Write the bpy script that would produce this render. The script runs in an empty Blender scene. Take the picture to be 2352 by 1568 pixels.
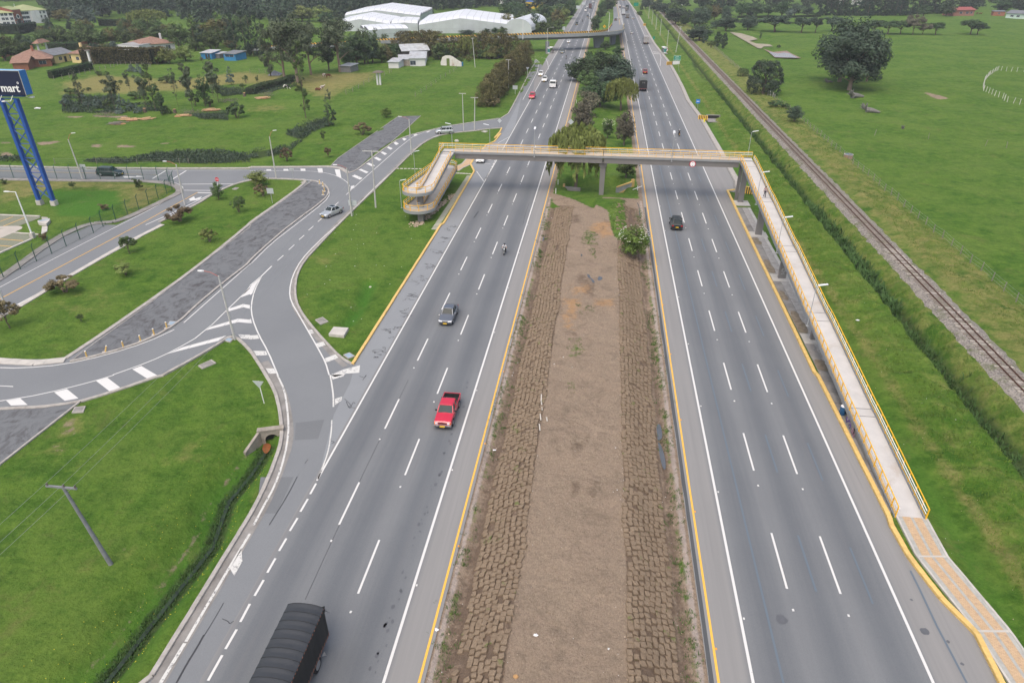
import bpy, math, random
import numpy as np
from math import sin, cos, pi, radians, atan, sqrt
from mathutils import Vector, Matrix
from mathutils.geometry import tessellate_polygon
C = bpy.context.scene.collection
SC = bpy.context.scene
# ---------------------------------------------------------------- camera, sky, sun, exposure
CAM_H, F_PX = 38.8, 1568.0                # metres above the road; focal length for a 2352 px wide survey frame
PITCH = atan(880 / F_PX); YAW = atan(225 / (F_PX * cos(PITCH) + 880 * sin(PITCH)))
cd = bpy.data.cameras.new('camera'); cam = bpy.data.objects.new('camera', cd); C.objects.link(cam)
cam.location = (0, 0, CAM_H); cam.rotation_euler = (pi / 2 - PITCH, 0, YAW)
cd.sensor_width = 36; cd.lens = 24; cd.clip_start = 0.5; cd.clip_end = 6000; SC.camera = cam
SUN_EL, SUN_ROT = radians(62), radians(200)
w = bpy.data.worlds.new('World'); SC.world = w; w.use_nodes = True
nt = w.node_tree; bg = nt.nodes['Background']; sky = nt.nodes.new('ShaderNodeTexSky')
sky.sky_type = 'NISHITA'; sky.sun_disc = False; sky.sun_elevation = SUN_EL; sky.sun_rotation = SUN_ROT
sky.air_density = 1.0; sky.dust_density = 6.0; sky.ozone_density = 0.6
nt.links.new(sky.outputs[0], bg.inputs[0]); bg.inputs[1].default_value = 0.15
sd = bpy.data.lights.new('sun', 'SUN'); sd.energy = 1.0; sd.angle = radians(100); sd.color = (1.0, 0.97, 0.94)
sun = bpy.data.objects.new('sun', sd); C.objects.link(sun)
sdir = Vector((sin(SUN_ROT) * cos(SUN_EL), cos(SUN_ROT) * cos(SUN_EL), sin(SUN_EL)))
sun.rotation_euler = sdir.to_track_quat('Z', 'Y').to_euler(); sun.location = (0, 0, 200)
SC.view_settings.view_transform = 'Standard'; SC.view_settings.look = 'None'
SC.view_settings.exposure = 0.40; SC.view_settings.gamma = 1.0
SC.render.engine = 'CYCLES'
# ---------------------------------------------------------------- survey: plan of the place read off as frames, resolved to metres
FR = dict(FB=(1580,540,.2552),TW=(0,240,.1913),FO=(2080,100,.1871),GH=(1400,40,.2976),RR=(2850,580,.3189),FT=(2000,0,.2551),
          MD=(2200,240,.2551),NW=(0,0,.2104),N2=(400,0,.2551),R3=(2480,0,.3401),R4=(3280,0,.3469),N5=(1000,0,.2551),
          W6=(0,560,.3443),W7=(250,250,.4252),M8=(2200,700,.2551),PP=(0,0,1.7415))
for i_, r_ in enumerate('ABCDE'):
    for c_ in range(4):
        FR[r_ + str(c_)] = (c_ * 1000, [0,400,900,1500,2100][i_], (1096 if c_ == 3 else 1000) / 2352)
def G(t, u, v, z=0.0):
    x0, y0, s = FR[t]
    x = (x0 + u * s) / 1.7415 - 1176; y = 784 - (y0 + v * s) / 1.7415
    dx, dy, dz = x, F_PX * cos(PITCH) + y * sin(PITCH), -F_PX * sin(PITCH) + y * cos(PITCH)
    k = (z - CAM_H) / dz
    X, Y = dx * k, dy * k
    return (X * cos(YAW) - Y * sin(YAW), X * sin(YAW) + Y * cos(YAW))
def ZH(t, u, v, Y):
    """height above the road of a surveyed point that stands at distance Y"""
    lo, hi = -6.0, 38.0
    for _ in range(40):
        m = (lo + hi) / 2
        if G(t, u, v, m)[1] > Y: lo = m
        else: hi = m
    return lo
def GP(s, z=0.0):
    """'A0 12,34 56,78 B1 9,9' -> list of plan points"""
    out, t = [], None
    for w_ in s.split():
        if ',' in w_:
            a, b = w_.split(','); out.append(G(t, float(a), float(b), z))
        else: t = w_
    return out
# ---------------------------------------------------------------- small helpers
def lerp(a, b, t): return a + (b - a) * t
def tag(o, label=None, cat=None, group=None, kind=None):
    if label: o['label'] = label
    if cat: o['category'] = cat
    if group: o['group'] = group
    if kind: o['kind'] = kind
    return o
def empty(name, loc=(0,0,0), rz=0.0, label=None, cat=None, group=None):
    o = bpy.data.objects.new(name, None); o.empty_display_size = .3; C.objects.link(o)
    o.location = loc; o.rotation_euler = (0, 0, rz); return tag(o, label, cat, group)
def copy_tree(o, parent=None):
    c = o.copy(); C.objects.link(c); c.parent = parent
    for ch in o.children: copy_tree(ch, c)
    return c
class MB:
    def __init__(s): s.v = []; s.f = []; s.m = []; s.ci = 0
    def add(s, vs, fs):
        n = len(s.v); s.v.extend([tuple(v) for v in vs]); s.f.extend([tuple(i + n for i in f) for f in fs]); s.m.extend([s.ci] * len(fs)); return s
    def box(s, x0, x1, y0, y1, z0, z1):
        return s.add([(x0,y0,z0),(x1,y0,z0),(x1,y1,z0),(x0,y1,z0),(x0,y0,z1),(x1,y0,z1),(x1,y1,z1),(x0,y1,z1)],
                     [(3,2,1,0),(4,5,6,7),(0,1,5,4),(1,2,6,5),(2,3,7,6),(3,0,4,7)])
    def bbox(s, x0, x1, y0, y1, z0, z1, b=.02):
        """box with chamfered upright edges and top"""
        def ring(i, z): return [(x0+i,y0+i+b,z),(x0+i+b,y0+i,z),(x1-i-b,y0+i,z),(x1-i,y0+i+b,z),(x1-i,y1-i-b,z),(x1-i-b,y1-i,z),(x0+i+b,y1-i,z),(x0+i,y1-i-b,z)]
        return s.loft([ring(0,z0), ring(0,z1-b), ring(b,z1)])
    def loft(s, rings, cap=True, closed=True):
        n = len(rings[0]); vs = [p for r in rings for p in r]; fs = []
        for k in range(len(rings) - 1):
            for i in range(n if closed else n - 1):
                j = (i + 1) % n; fs.append((k*n+i, k*n+j, (k+1)*n+j, (k+1)*n+i))
        if cap: fs.append(tuple(range(n-1, -1, -1))); fs.append(tuple(range((len(rings)-1)*n, len(rings)*n)))
        return s.add(vs, fs)
    def tube(s, a, b, r0, r1=None, n=8, cap=True):
        r1 = r0 if r1 is None else r1
        a, b = Vector(a), Vector(b); d = (b - a).normalized()
        u = d.orthogonal().normalized(); v = d.cross(u)
        R = [[tuple(p + (u * cos(2*pi*i/n) + v * sin(2*pi*i/n)) * r) for i in range(n)] for p, r in ((a, r0), (b, r1))]
        return s.loft(R, cap)
    def bar(s, a, b, w, h):
        """rectangular bar: w across (horizontal), h the other way"""
        a, b = Vector(a), Vector(b); d = (b - a).normalized()
        u = Vector((-d.y, d.x, 0)); u = u.normalized() if u.length > 1e-4 else Vector((1,0,0))
        v = d.cross(u).normalized()
        R = [[tuple(p + u*(sx*w/2) + v*(sy*h/2)) for sx, sy in ((-1,-1),(1,-1),(1,1),(-1,1))] for p in (a, b)]
        return s.loft(R)
    def path(s, pts, r, n=6):
        for a, b in zip(pts[:-1], pts[1:]): s.tube(a, b, r, r, n)
        return s
    def poly(s, pts, z):
        """flat filled outline"""
        tr = tessellate_polygon([[Vector((p[0], p[1], 0)) for p in pts]])
        return s.add([(p[0], p[1], z) for p in pts], tr)
    def prism(s, pts, z0, z1):
        a = sum(pts[i][0]*pts[(i+1)%len(pts)][1]-pts[(i+1)%len(pts)][0]*pts[i][1] for i in range(len(pts)))
        if a < 0: pts = pts[::-1]
        n = len(pts); tr = tessellate_polygon([[Vector((p[0], p[1], 0)) for p in pts]])
        vs = [(p[0],p[1],z0) for p in pts] + [(p[0],p[1],z1) for p in pts]
        return s.add(vs, [tuple(i + n for i in t) for t in tr] + [tuple(t[::-1]) for t in tr] + [(i,(i+1)%n,(i+1)%n+n,i+n) for i in range(n)])
    def mesh(s, name, mats, smooth=False):
        me = bpy.data.meshes.new(name); me.from_pydata(s.v, [], s.f)
        for m in (mats if isinstance(mats, (list, tuple)) else [mats]): me.materials.append(m)
        if any(s.m): me.polygons.foreach_set('material_index', s.m)
        if smooth: me.polygons.foreach_set('use_smooth', [True] * len(me.polygons))
        me.update(); return me
    def build(s, name, mats, parent=None, smooth=False, loc=None):
        o = bpy.data.objects.new(name, s.mesh(name, mats, smooth)); C.objects.link(o)
        if parent: o.parent = parent
        if loc: o.location = loc
        return o
def fix_normals(o):
    import bmesh
    bm = bmesh.new(); bm.from_mesh(o.data); bmesh.ops.recalc_face_normals(bm, faces=bm.faces); bm.to_mesh(o.data); bm.free(); return o
# ---------------------------------------------------------------- materials (all procedural)
def N(nt, t, **k):
    n = nt.nodes.new(t)
    for a, b in k.items():
        if a.startswith('i'): n.inputs[int(a[1:])].default_value = b
        else: setattr(n, a, b)
    return n
def mixc(nt, fac, a, b, mode='MIX'):
    n = nt.nodes.new('ShaderNodeMix'); n.data_type = 'RGBA'; n.blend_type = mode
    for i, x in ((0, fac), (6, a), (7, b)):
        if hasattr(x, 'links') or isinstance(x, bpy.types.NodeSocket): nt.links.new(x, n.inputs[i])
        else: n.inputs[i].default_value = x if i == 0 else (*x[:3], 1)
    return n.outputs[2]
def mth(nt, op, a, b=0.0, c=0.0, clamp=False):
    n = nt.nodes.new('ShaderNodeMath'); n.operation = op; n.use_clamp = clamp
    for i, x in enumerate((a, b, c)):
        if isinstance(x, bpy.types.NodeSocket): nt.links.new(x, n.inputs[i])
        else: n.inputs[i].default_value = x
    return n.outputs[0]
def ramp(nt, x, lo, hi):
    n = nt.nodes.new('ShaderNodeMapRange'); n.clamp = True; nt.links.new(x, n.inputs[0]); n.inputs[1].default_value = lo; n.inputs[2].default_value = hi
    return n.outputs[0]
def noise(nt, vec, scale, detail=4, rough=.55, dist=0):
    n = N(nt, 'ShaderNodeTexNoise'); n.inputs['Scale'].default_value = scale; n.inputs['Detail'].default_value = detail
    n.inputs['Roughness'].default_value = rough; n.inputs['Distortion'].default_value = dist; nt.links.new(vec, n.inputs['Vector']); return n.outputs['Fac']
def pos(nt, scale=None):
    g_ = nt.nodes.new('ShaderNodeNewGeometry').outputs['Position']
    if scale is None: return g_
    m = nt.nodes.new('ShaderNodeVectorMath'); m.operation = 'MULTIPLY'; nt.links.new(g_, m.inputs[0]); m.inputs[1].default_value = scale; return m.outputs[0]
def bump(nt, h, strength, dist, bsdf):
    b = nt.nodes.new('ShaderNodeBump'); b.inputs['Strength'].default_value = strength; b.inputs['Distance'].default_value = dist
    nt.links.new(h, b.inputs['Height']); nt.links.new(b.outputs[0], bsdf.inputs['Normal'])
def newmat(name, rough=.85, metal=0.0, spec=.4):
    m = bpy.data.materials.new(name); m.use_nodes = True; nt = m.node_tree; b = nt.nodes['Principled BSDF']
    b.inputs['Roughness'].default_value = rough; b.inputs['Metallic'].default_value = metal; b.inputs['Specular IOR Level'].default_value = spec
    return m, nt, b
MC = {}
def M(name, col, rough=.8, var=.12, scale=2.0, metal=0.0, bmp=0.0, spec=.4, stain=None, coat=0.0):
    if name in MC: return MC[name]
    m, nt, b = newmat(name, rough, metal, spec)
    tc = nt.nodes.new('ShaderNodeTexCoord').outputs['Object']
    n = noise(nt, tc, scale, 6, .6)
    f = ramp(nt, n, .3, .7)
    c = mixc(nt, f, [x * (1 - var) for x in col], [min(1, x * (1 + var)) for x in col])
    if stain:
        n2 = noise(nt, tc, scale * .35, 8, .7, .4); c = mixc(nt, ramp(nt, n2, .55, .75), c, stain)
    nt.links.new(c, b.inputs['Base Color'])
    if coat: b.inputs['Coat Weight'].default_value = coat; b.inputs['Coat Roughness'].default_value = .08
    if bmp: bump(nt, noise(nt, tc, scale * 6, 5, .6), bmp, .02, b)
    MC[name] = m; return m
# ---------------------------------------------------------------- terrain
def vnoise(x, y, s, seed=0):
    x = np.asarray(x) / s; y = np.asarray(y) / s
    xi, yi = np.floor(x), np.floor(y); fx, fy = x - xi, y - yi
    fx = fx*fx*(3-2*fx); fy = fy*fy*(3-2*fy)
    def hsh(a, b):
        t = np.sin(a * 127.1 + b * 311.7 + seed * 74.7) * 43758.5453; return t - np.floor(t)
    return (hsh(xi,yi)*(1-fx)+hsh(xi+1,yi)*fx)*(1-fy) + (hsh(xi,yi+1)*(1-fx)+hsh(xi+1,yi+1)*fx)*fy
def sstep(a, b, x):
    t = np.clip((x - a) / (b - a), 0, 1); return t*t*(3-2*t)
def dpoly(x, y, pts):
    """distance to an open polyline"""
    d = np.full(np.shape(x), 1e9)
    for (ax, ay), (bx, by) in zip(pts[:-1], pts[1:]):
        L = (bx-ax)**2 + (by-ay)**2; t = np.clip(((x-ax)*(bx-ax)+(y-ay)*(by-ay))/L, 0, 1)
        d = np.minimum(d, np.hypot(x-ax-t*(bx-ax), y-ay-t*(by-ay)))
    return d
def inpoly(x, y, pts):
    r = np.zeros(np.shape(x), bool); n = len(pts)
    for i in range(n):
        ax, ay = pts[i]; bx, by = pts[(i+1) % n]
        if ay == by: continue
        r ^= ((ay > y) != (by > y)) & (x < (bx-ax)*(y-ay)/(by-ay)+ax)
    return r
def soft(x, y, pts, wd=1.0):
    d = dpoly(x, y, pts + [pts[0]]); return np.where(inpoly(x, y, pts), 1-.5*np.exp(-d/wd), .5*np.exp(-d/wd))
DITCH = GP('D1 165,700 70,860 D0 2352,960 2150,1200 E0 2000,215 1720,570 1420,950 1180,1260 1000,1484', -1.2); DITCH += [(DITCH[-1][0]-6, DITCH[-1][1]-16)]
DITCH2 = GP('C1 1120,570 1060,740 930,940', -.5)
MOUND_TOP = 1.0
def h(x, y):
    x = np.asarray(x, float); y = np.asarray(y, float)
    z = np.full(x.shape, -.03)
    # median bank with turf-block slopes
    end = 1 - sstep(115, 121, y + np.where(x > 0, -5, 1))
    up = sstep(-7.2, -4.0, x) * (1 - sstep(3.9, 7.1, x))
    lump = (vnoise(x, y, 1.1, 3)-.5)*.12 + (vnoise(x, y, 3.5, 4)-.5)*.22
    z += (up * MOUND_TOP + lump * up * 1.0) * end
    inmed = (x > -8.3) & (x < 8.3)
    z -= .28 * np.exp(-((x + 7.45) / .45)**2) * end + .28 * np.exp(-((x - 7.5) / .45)**2) * end
    far = inmed & (y > 118)
    pit = sstep(-6.2, -4.5, x) * (1 - sstep(4.5, 6.2, x)) * sstep(128.5, 130.5, y) * (1 - sstep(136, 140, y))
    z = np.where(inmed, z - 1.5 * pit, z)
    medg = sstep(-8, -5, x) * (1 - sstep(5, 8, x)) * sstep(139, 146, y)
    z -= .6 * medg * (1 - sstep(325, 340, y))
    # left ditches
    d = dpoly(x, y, DITCH); left = x < np.interp(y, [p[1] for p in DITCH[::-1]], [p[0] for p in DITCH[::-1]])
    wd = np.where(left, 3.4, 1.7); t = np.clip(1 - (d - .35) / wd, 0, 1)
    z -= 1.25 * t*t*(3-2*t) * ((y < 62) & (x < -24))
    d2 = dpoly(x, y, DITCH2); z -= .75 * np.clip(1 - (d2 - .2) / 1.7, 0, 1)**1.5
    # right verge: swale, berm, canal, railway bank, field
    R_ = x > 27.4
    zr = -.35*np.exp(-((x-29.3)/1.2)**2) + .75*sstep(30.5, 35.5, x) - 2.5*sstep(37.0, 38.6, x) + 1.9*sstep(39.4, 42.6, x) + .35*sstep(47.4, 49.0, x) - .55*sstep(52, 56, x)
    zr += (vnoise(x, y, 1.6, 7)-.5)*.55*sstep(30.5, 32, x)*(1-sstep(41.6, 42.6, x)) + (vnoise(x, y, .75, 8)-.5)*.34*sstep(31, 33, x)*(1-sstep(41.6, 42.6, x))
    zr += ((vnoise(x, y, 1.7, 9)-.5)*.5 + (vnoise(x, y, .8, 19)-.5)*.34)*sstep(48, 49.5, x)*(1-sstep(54, 57, x))
    zr += ((vnoise(x, y, 3, 10)-.5)*.22 + (vnoise(x, y, 9, 11)-.5)*.4)*sstep(55, 58, x)
    z = np.where(R_, z + zr * sstep(27.4, 28.4, x), z)
    # open fields on the left
    L_ = sstep(0, 4, y - np.interp(x, [-170, -100, -60, -46, -40, -30], [137, 138, 137, 165, 185, 190])) * (x < -26)
    st1 = GP('B1 690,660 820,540 1390,140 1640,135 1700,290 1330,430 1000,690 850,690')
    L_ = L_ * (1 - soft(x, y, st1, 1.5))
    z += L_ * ((vnoise(x, y, 2.2, 12)-.5)*.35 + (vnoise(x, y, 7, 13)-.5)*.5) * (1 - sstep(300, 500, y)*.5)
    return z
def axis(segs):
    out = [segs[0][0]]
    for a, b, s0, s1 in segs:
        p = a
        while p < b - 1e-6:
            st = lerp(s0, s1, (p - a) / (b - a)); p = min(b, p + st); out.append(p)
    return np.array(out)
xs = axis([(-1500,-700,200,60),(-700,-170,60,3),(-170,-112,3,.8),(-112,-30,.8,.55),(-30,-8.6,.5,.5),(-8.6,8.6,.25,.25),(8.6,27.5,2,.6),(27.5,57,.34,.34),(57,90,.5,1.2),(90,250,1.2,8),(250,700,8,60),(700,1500,60,200)])
ys = axis([(-40,14,8,.6),(14,95,.36,.42),(95,145,.42,.6),(145,260,.6,1.6),(260,520,1.6,5),(520,1100,5,40),(1100,2600,60,300)])
GX, GY = np.meshgrid(xs, ys); gx, gy = GX.ravel(), GY.ravel(); gz = h(gx, gy)
nx, ny = len(xs), len(ys)
import bisect
XL, YL, ZL = xs.tolist(), ys.tolist(), gz.tolist()
def HZ(x, y):
    """ground height at a point, read off the ground sheet"""
    i = min(max(bisect.bisect_right(XL, x) - 1, 0), nx-2); j = min(max(bisect.bisect_right(YL, y) - 1, 0), ny-2)
    a = (x-XL[i])/(XL[i+1]-XL[i]); b_ = (y-YL[j])/(YL[j+1]-YL[j]); k = j*nx + i
    return (ZL[k]*(1-a) + ZL[k+1]*a)*(1-b_) + (ZL[k+nx]*(1-a) + ZL[k+nx+1]*a)*b_
me = bpy.data.meshes.new('ground'); me.vertices.add(nx*ny); me.vertices.foreach_set('co', np.stack([gx, gy, gz], 1).ravel().astype('f'))
ii = (np.arange(ny-1)[:,None]*nx + np.arange(nx-1)[None,:]).ravel()
quads = np.stack([ii, ii+1, ii+nx+1, ii+nx], 1).astype('i')
me.loops.add(quads.size); me.loops.foreach_set('vertex_index', quads.ravel()); me.polygons.add(len(quads))
me.polygons.foreach_set('loop_start', np.arange(len(quads), dtype='i')*4); me.polygons.foreach_set('use_smooth', [True]*len(quads)); me.update()
# what grows or lies where (dry stalks, bare soil, rank dark growth, gravel)
dry = np.zeros(gx.shape); soil = np.zeros(gx.shape); lush = np.zeros(gx.shape); weed = np.zeros(gx.shape)
med = (np.abs(gx) < 9.2)
endm = 1 - sstep(117, 121, gy + np.where(gx > 1.2, -6, 1))
soil = np.maximum(soil, np.where(med, endm, 0))
tuft = np.exp(-((np.abs(gx) - 8.0)/.45)**2); soil = np.where(med & (gy < 120), soil - tuft*.5*(vnoise(gx, gy, 2.4, 21) > .38), soil)
for s_ in ('M8 0,250 300,330 640,470 700,700 420,800 330,560 60,420',):
    soil = np.maximum(soil, soft(gx, gy, GP(s_, .3), .6))
soil = np.maximum(soil, np.where(med & (np.abs(gx) > 7.6) & (gy > 118), .75 * np.exp(-((np.abs(gx) - 8.8)/.8)**2) + .2, 0))
for s_, f_ in (('C2 640,1080 760,1050 800,1180 740,1290 620,1250', .62), ('C2 770,30 920,40 930,200 760,180', .6), ('C2 840,190 900,230 900,310 850,300', .75), ('C2 700,740 880,760 900,830 760,850', .5),
              ('M8 640,330 1150,330 1230,800 1160,1010 1010,990 930,760 900,560 760,480', 1.0), ('M8 560,360 1100,300 1180,420 700,450', 1.0), ('C2 860,1080 900,1070 900,1120 860,1110', .6), ('D2 640,60 720,70 700,170 650,160', .4), ('E2 650,580 900,640 930,900 720,900', .3)):
    k = soft(gx, gy, GP(s_, 1.0), .35); soil = np.where(med, soil * (1 - k * f_ * .8), soil)
dark = np.zeros(gx.shape)
for s_ in ('D2 620,430 690,410 720,470 640,480', 'D2 650,650 790,600 850,520 860,590 790,710 680,760', 'D2 640,1010 740,980 760,1130 660,1160', 'D2 850,980 930,990 900,1150 830,1130', 'M8 330,620 470,620 470,740 340,760', 'C2 600,1010 720,1000 720,1040 620,1050', 'C2 500,780 590,760 590,840 520,850', 'C2 700,470 760,440 900,560 880,680 800,650'):
    dark = np.maximum(dark, .9*soft(gx, gy, GP(s_, 1.0), .6))
band = ((np.abs(gx + 5.4) < 1.75) | (np.abs(gx - 5.4) < 1.75)) & (gy < 119); dark = np.maximum(dark, band*1.0)  # shade of the gaps between turf blocks painted into the soil colour
for sx in (-7.45, 7.45): dark = np.maximum(dark, np.exp(-((gx - sx)/.5)**2) * (gy < 120) * .8)
straw = np.zeros(gx.shape)
for s_ in ('M8 700,760 850,720 980,740 970,870 1060,930 820,980 730,900 600,860', 'C2 690,590 830,560 820,620 700,640', 'C2 570,700 740,690 740,780 700,880 600,860 640,780', 'C2 900,700 1060,700 1050,770 900,760', 'C2 600,880 660,890 660,970 600,960'):
    straw = np.maximum(straw, soft(gx, gy, GP(s_, 1.0), .8))
# right verge
lush = np.maximum(lush, np.exp(-((gx-29.2)/1.5)**2) * (gy < 200) * .5)
dry = np.maximum(dry, np.where(gx > 30, np.exp(-((gx-31.8)/.9)**2)*.55, 0)); dry = np.maximum(dry, np.where(gx > 30, .26*sstep(31.5,33,gx)*(1-sstep(37,38,gx)), 0))
dry = np.maximum(dry, np.where(gx > 39, .42*sstep(39.5,41,gx)*(1-sstep(55,57,gx)) + .16*sstep(47,49,gx)*(1-sstep(53,56,gx)), 0)); weed = np.maximum(weed, np.exp(-((gx-39.5)/1.7)**2)*(gx>37.6)*.9)
soil = np.maximum(soil, np.where(gx > 40, .30*np.exp(-((gx-43.0)/.7)**2), 0))
# left lawns
lush = np.maximum(lush, np.where((gx < -24) & (gy < 62), .7*np.exp(-(dpoly(gx, gy, DITCH)/2.6)**2), 0))
left_ = gx < np.interp(gy, [p[1] for p in DITCH[::-1]], [p[0] for p in DITCH[::-1]]); dd = dpoly(gx, gy, DITCH); weed = np.maximum(weed, np.where((gx < -24) & (gy < 62), 1.0*np.exp(-((dd/1.0)**2)), 0)); soil = np.maximum(soil, np.where((gx < -24) & (gy < 62), .44*np.exp(-((dd-1.5)/.5)**2)*left_, 0))
lush = np.maximum(lush, .8*np.exp(-(dpoly(gx, gy, DITCH2)/1.3)**2))
for s_, f_ in (('B0 0,740 900,760 1500,800 1640,840 1450,960 1150,1130 1180,1020 1110,860 900,830 500,840 0,990', .75), ('D0 560,380 820,420 700,620 520,800 330,780 520,560', .55), ('C0 550,620 1200,600 1000,900 500,900', .35), ('E0 900,240 1230,220 1150,330 700,370', .5), ('C1 480,620 540,640 560,900 500,820', .5), ('C1 520,300 900,240 800,380 560,370', .45), ('D0 1500,560 1980,560 1900,800 1580,830', .4)):
    dry = np.maximum(dry, f_*soft(gx, gy, GP(s_), 1.2))
for s_ in ('D0 600,380 780,400 700,600 560,560', 'D0 480,640 600,640 560,760 440,740', 'E0 1040,240 1220,220 1170,300 1060,290', 'E0 870,640 1040,620 980,700 880,710'):
    soil = np.maximum(soil, .62*soft(gx, gy, GP(s_), .9))
for s_ in ('B0 480,860 1100,850 1130,960 900,1100 560,1090 480,1000',):
    lush = np.maximum(lush, soft(gx, gy, GP(s_), 1.0))
# fields behind
for s_, f_ in (('W7 0,190 340,110 800,150 1100,170 1700,80 2200,150 2200,190 1500,210 1150,260 600,290 0,300', .95), ('N5 560,1290 980,1160 1960,1130 1960,1250 1500,1400 1250,1568 950,1480', .85), ('N5 0,1200 330,1150 700,1200 560,1320 0,1470', .7), ('B1 0,60 300,40 330,100 0,120', .7), ('W7 1730,410 1960,410 1980,470 1750,470', .6)):
    dry = np.maximum(dry, f_*soft(gx, gy, GP(s_), 3))
for s_ in ('B0 860,420 960,420 960,450 860,450', 'B0 1090,430 1280,425 1270,450 1100,450', 'B0 330,400 560,370 560,400 370,430', 'B0 0,390 100,390 100,420 0,420', 'B0 1500,395 1590,395 1590,415 1500,415', 'W7 290,500 620,510 640,530 300,520', 'W7 20,505 200,505 200,522 20,522', 'B0 0,490 90,500 150,530 0,540', 'R4 680,455 820,465 800,472 690,465', 'A3 1470,795 1540,795 1720,850 1600,857'):
    soil = np.maximum(soil, .8*soft(gx, gy, GP(s_), .8))
for s_ in ('B0 760,580 960,530 1200,560 1500,480 2100,480 2352,520 2352,580 1900,600 1500,580 1100,600', 'B1 0,500 350,440 480,380 330,330 480,230 700,190 760,240 620,280 400,450 240,520 0,560', 'W7 1200,500 1560,470 1560,540 1300,530', 'R3 830,700 940,790 900,830 1000,950 960,950 850,800', 'B3 450,780 620,1073 720,1073 560,850'):
    weed = np.maximum(weed, soft(gx, gy, GP(s_), 1.2))
for X0, X1, Y0, Y1 in ((58, 400, 60, 640),): lush = np.maximum(lush, np.where((gx > 57), .12*vnoise(gx, gy, 14, 31), 0))
a1 = me.color_attributes.new('zone', 'FLOAT_COLOR', 'POINT'); a1.data.foreach_set('color', np.stack([dry, soil, lush, weed], 1).ravel().astype('f'))
a2 = me.color_attributes.new('zone_two', 'FLOAT_COLOR', 'POINT'); a2.data.foreach_set('color', np.stack([dark, straw, np.where(gy < 124, np.exp(-((np.abs(gx) - 8.30)/.22)**2), 0), np.ones_like(dark)], 1).ravel().astype('f'))
def ground_material():
    m, nt, b = newmat('ground_cover', .95, 0, .15); P = pos(nt)
    za = N(nt, 'ShaderNodeAttribute', attribute_name='zone'); zs = nt.nodes.new('ShaderNodeSeparateColor'); nt.links.new(za.outputs['Color'], zs.inputs[0])
    zb = N(nt, 'ShaderNodeAttribute', attribute_name='zone_two'); zt = nt.nodes.new('ShaderNodeSeparateColor'); nt.links.new(zb.outputs['Color'], zt.inputs[0])
    big = noise(nt, P, .07, 8, .68); mid = noise(nt, P, .45, 6, .65, .3); fin = noise(nt, P, 3.0, 7, .75); vf = noise(nt, P, 14, 3, .8)
    sx = nt.nodes.new('ShaderNodeSeparateXYZ'); nt.links.new(P, sx.inputs[0])
    g1 = mixc(nt, ramp(nt, mid, .36, .64), (.052, .128, .013), (.120, .212, .028))
    g1 = mixc(nt, mth(nt, 'MULTIPLY', ramp(nt, big, .44, .58), .62), g1, (.150, .225, .040))
    g1 = mixc(nt, ramp(nt, fin, .36, .7), mixc(nt, 1.0, g1, (.58,.64,.58), 'MULTIPLY'), g1)
    g1 = mixc(nt, mth(nt, 'MULTIPLY', ramp(nt, vf, .5, .8), .35), g1, (.15, .23, .05))
    tf = noise(nt, pos(nt, (1, 1.5, 1)), .95, 8, .72, .4); g1 = mixc(nt, mth(nt, 'MULTIPLY', ramp(nt, tf, .52, .66), .55), g1, mixc(nt, 1.0, g1, (.42,.60,.42), 'MULTIPLY')); g1 = mixc(nt, mth(nt, 'MULTIPLY', ramp(nt, tf, .46, .34), .30), g1, (.16, .24, .045))  # hummock shading painted into the grass colour: darker and brighter tufts
    lsh = mixc(nt, fin, (.034, .118, .012), (.070, .185, .022))
    c = mixc(nt, mth(nt, 'MULTIPLY', ramp(nt, mth(nt, 'ADD', zs.outputs[2], mth(nt, 'MULTIPLY', mid, .5)), .5, 1.0), .8), g1, lsh)
    hay = mixc(nt, ramp(nt, fin, .3, .7), (.15, .14, .04), (.33, .27, .12))
    dsum = mth(nt, 'ADD', zs.outputs[0], mth(nt, 'MULTIPLY', mth(nt, 'SUBTRACT', mid, .5), 1.6))
    c = mixc(nt, mth(nt, 'MULTIPLY', ramp(nt, dsum, .28, .85), .8), c, hay)
    # scattered thin places in every lawn
    thin = mth(nt, 'MULTIPLY', ramp(nt, noise(nt, P, .23, 8, .78, .5), .55, .72), .62)
    c = mixc(nt, thin, c, mixc(nt, fin, (.10, .085, .035), (.20, .19, .07)))
    wd = mixc(nt, ramp(nt, fin, .35, .65), (.018, .036, .012), (.060, .085, .030))
    wsum = mth(nt, 'ADD', za.outputs['Alpha'], mth(nt, 'MULTIPLY', mth(nt, 'SUBTRACT', fin, .5), 1.0))
    c = mixc(nt, mth(nt, 'MULTIPLY', ramp(nt, wsum, .42, .75), .9), c, wd)
    # bare soil with dead stalks
    fib = noise(nt, pos(nt, (1, .55, 1)), 9, 6, .75, 1.2)
    sl = mixc(nt, ramp(nt, fib, .3, .68), (.160, .122, .086), (.355, .282, .208))
    sl = mixc(nt, mth(nt, 'MULTIPLY', ramp(nt, mid, .35, .7), .35), sl, (.27, .20, .15))
    sl = mixc(nt, mth(nt, 'MULTIPLY', ramp(nt, mth(nt, 'ADD', zt.outputs[0], mth(nt, 'MULTIPLY', mth(nt, 'SUBTRACT', noise(nt, P, 1.5, 8, .78), .5), 2.2)), .35, .85), .6), sl, (.072, .045, .032))
    sl = mixc(nt, mth(nt, 'MULTIPLY', ramp(nt, mth(nt, 'ADD', zt.outputs[1], mth(nt, 'MULTIPLY', mth(nt, 'SUBTRACT', noise(nt, P, 1.2, 8, .78), .5), 2.4)), .30, .85), .85), sl, mixc(nt, fib, (.24,.12,.055), (.50,.33,.17)))
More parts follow.
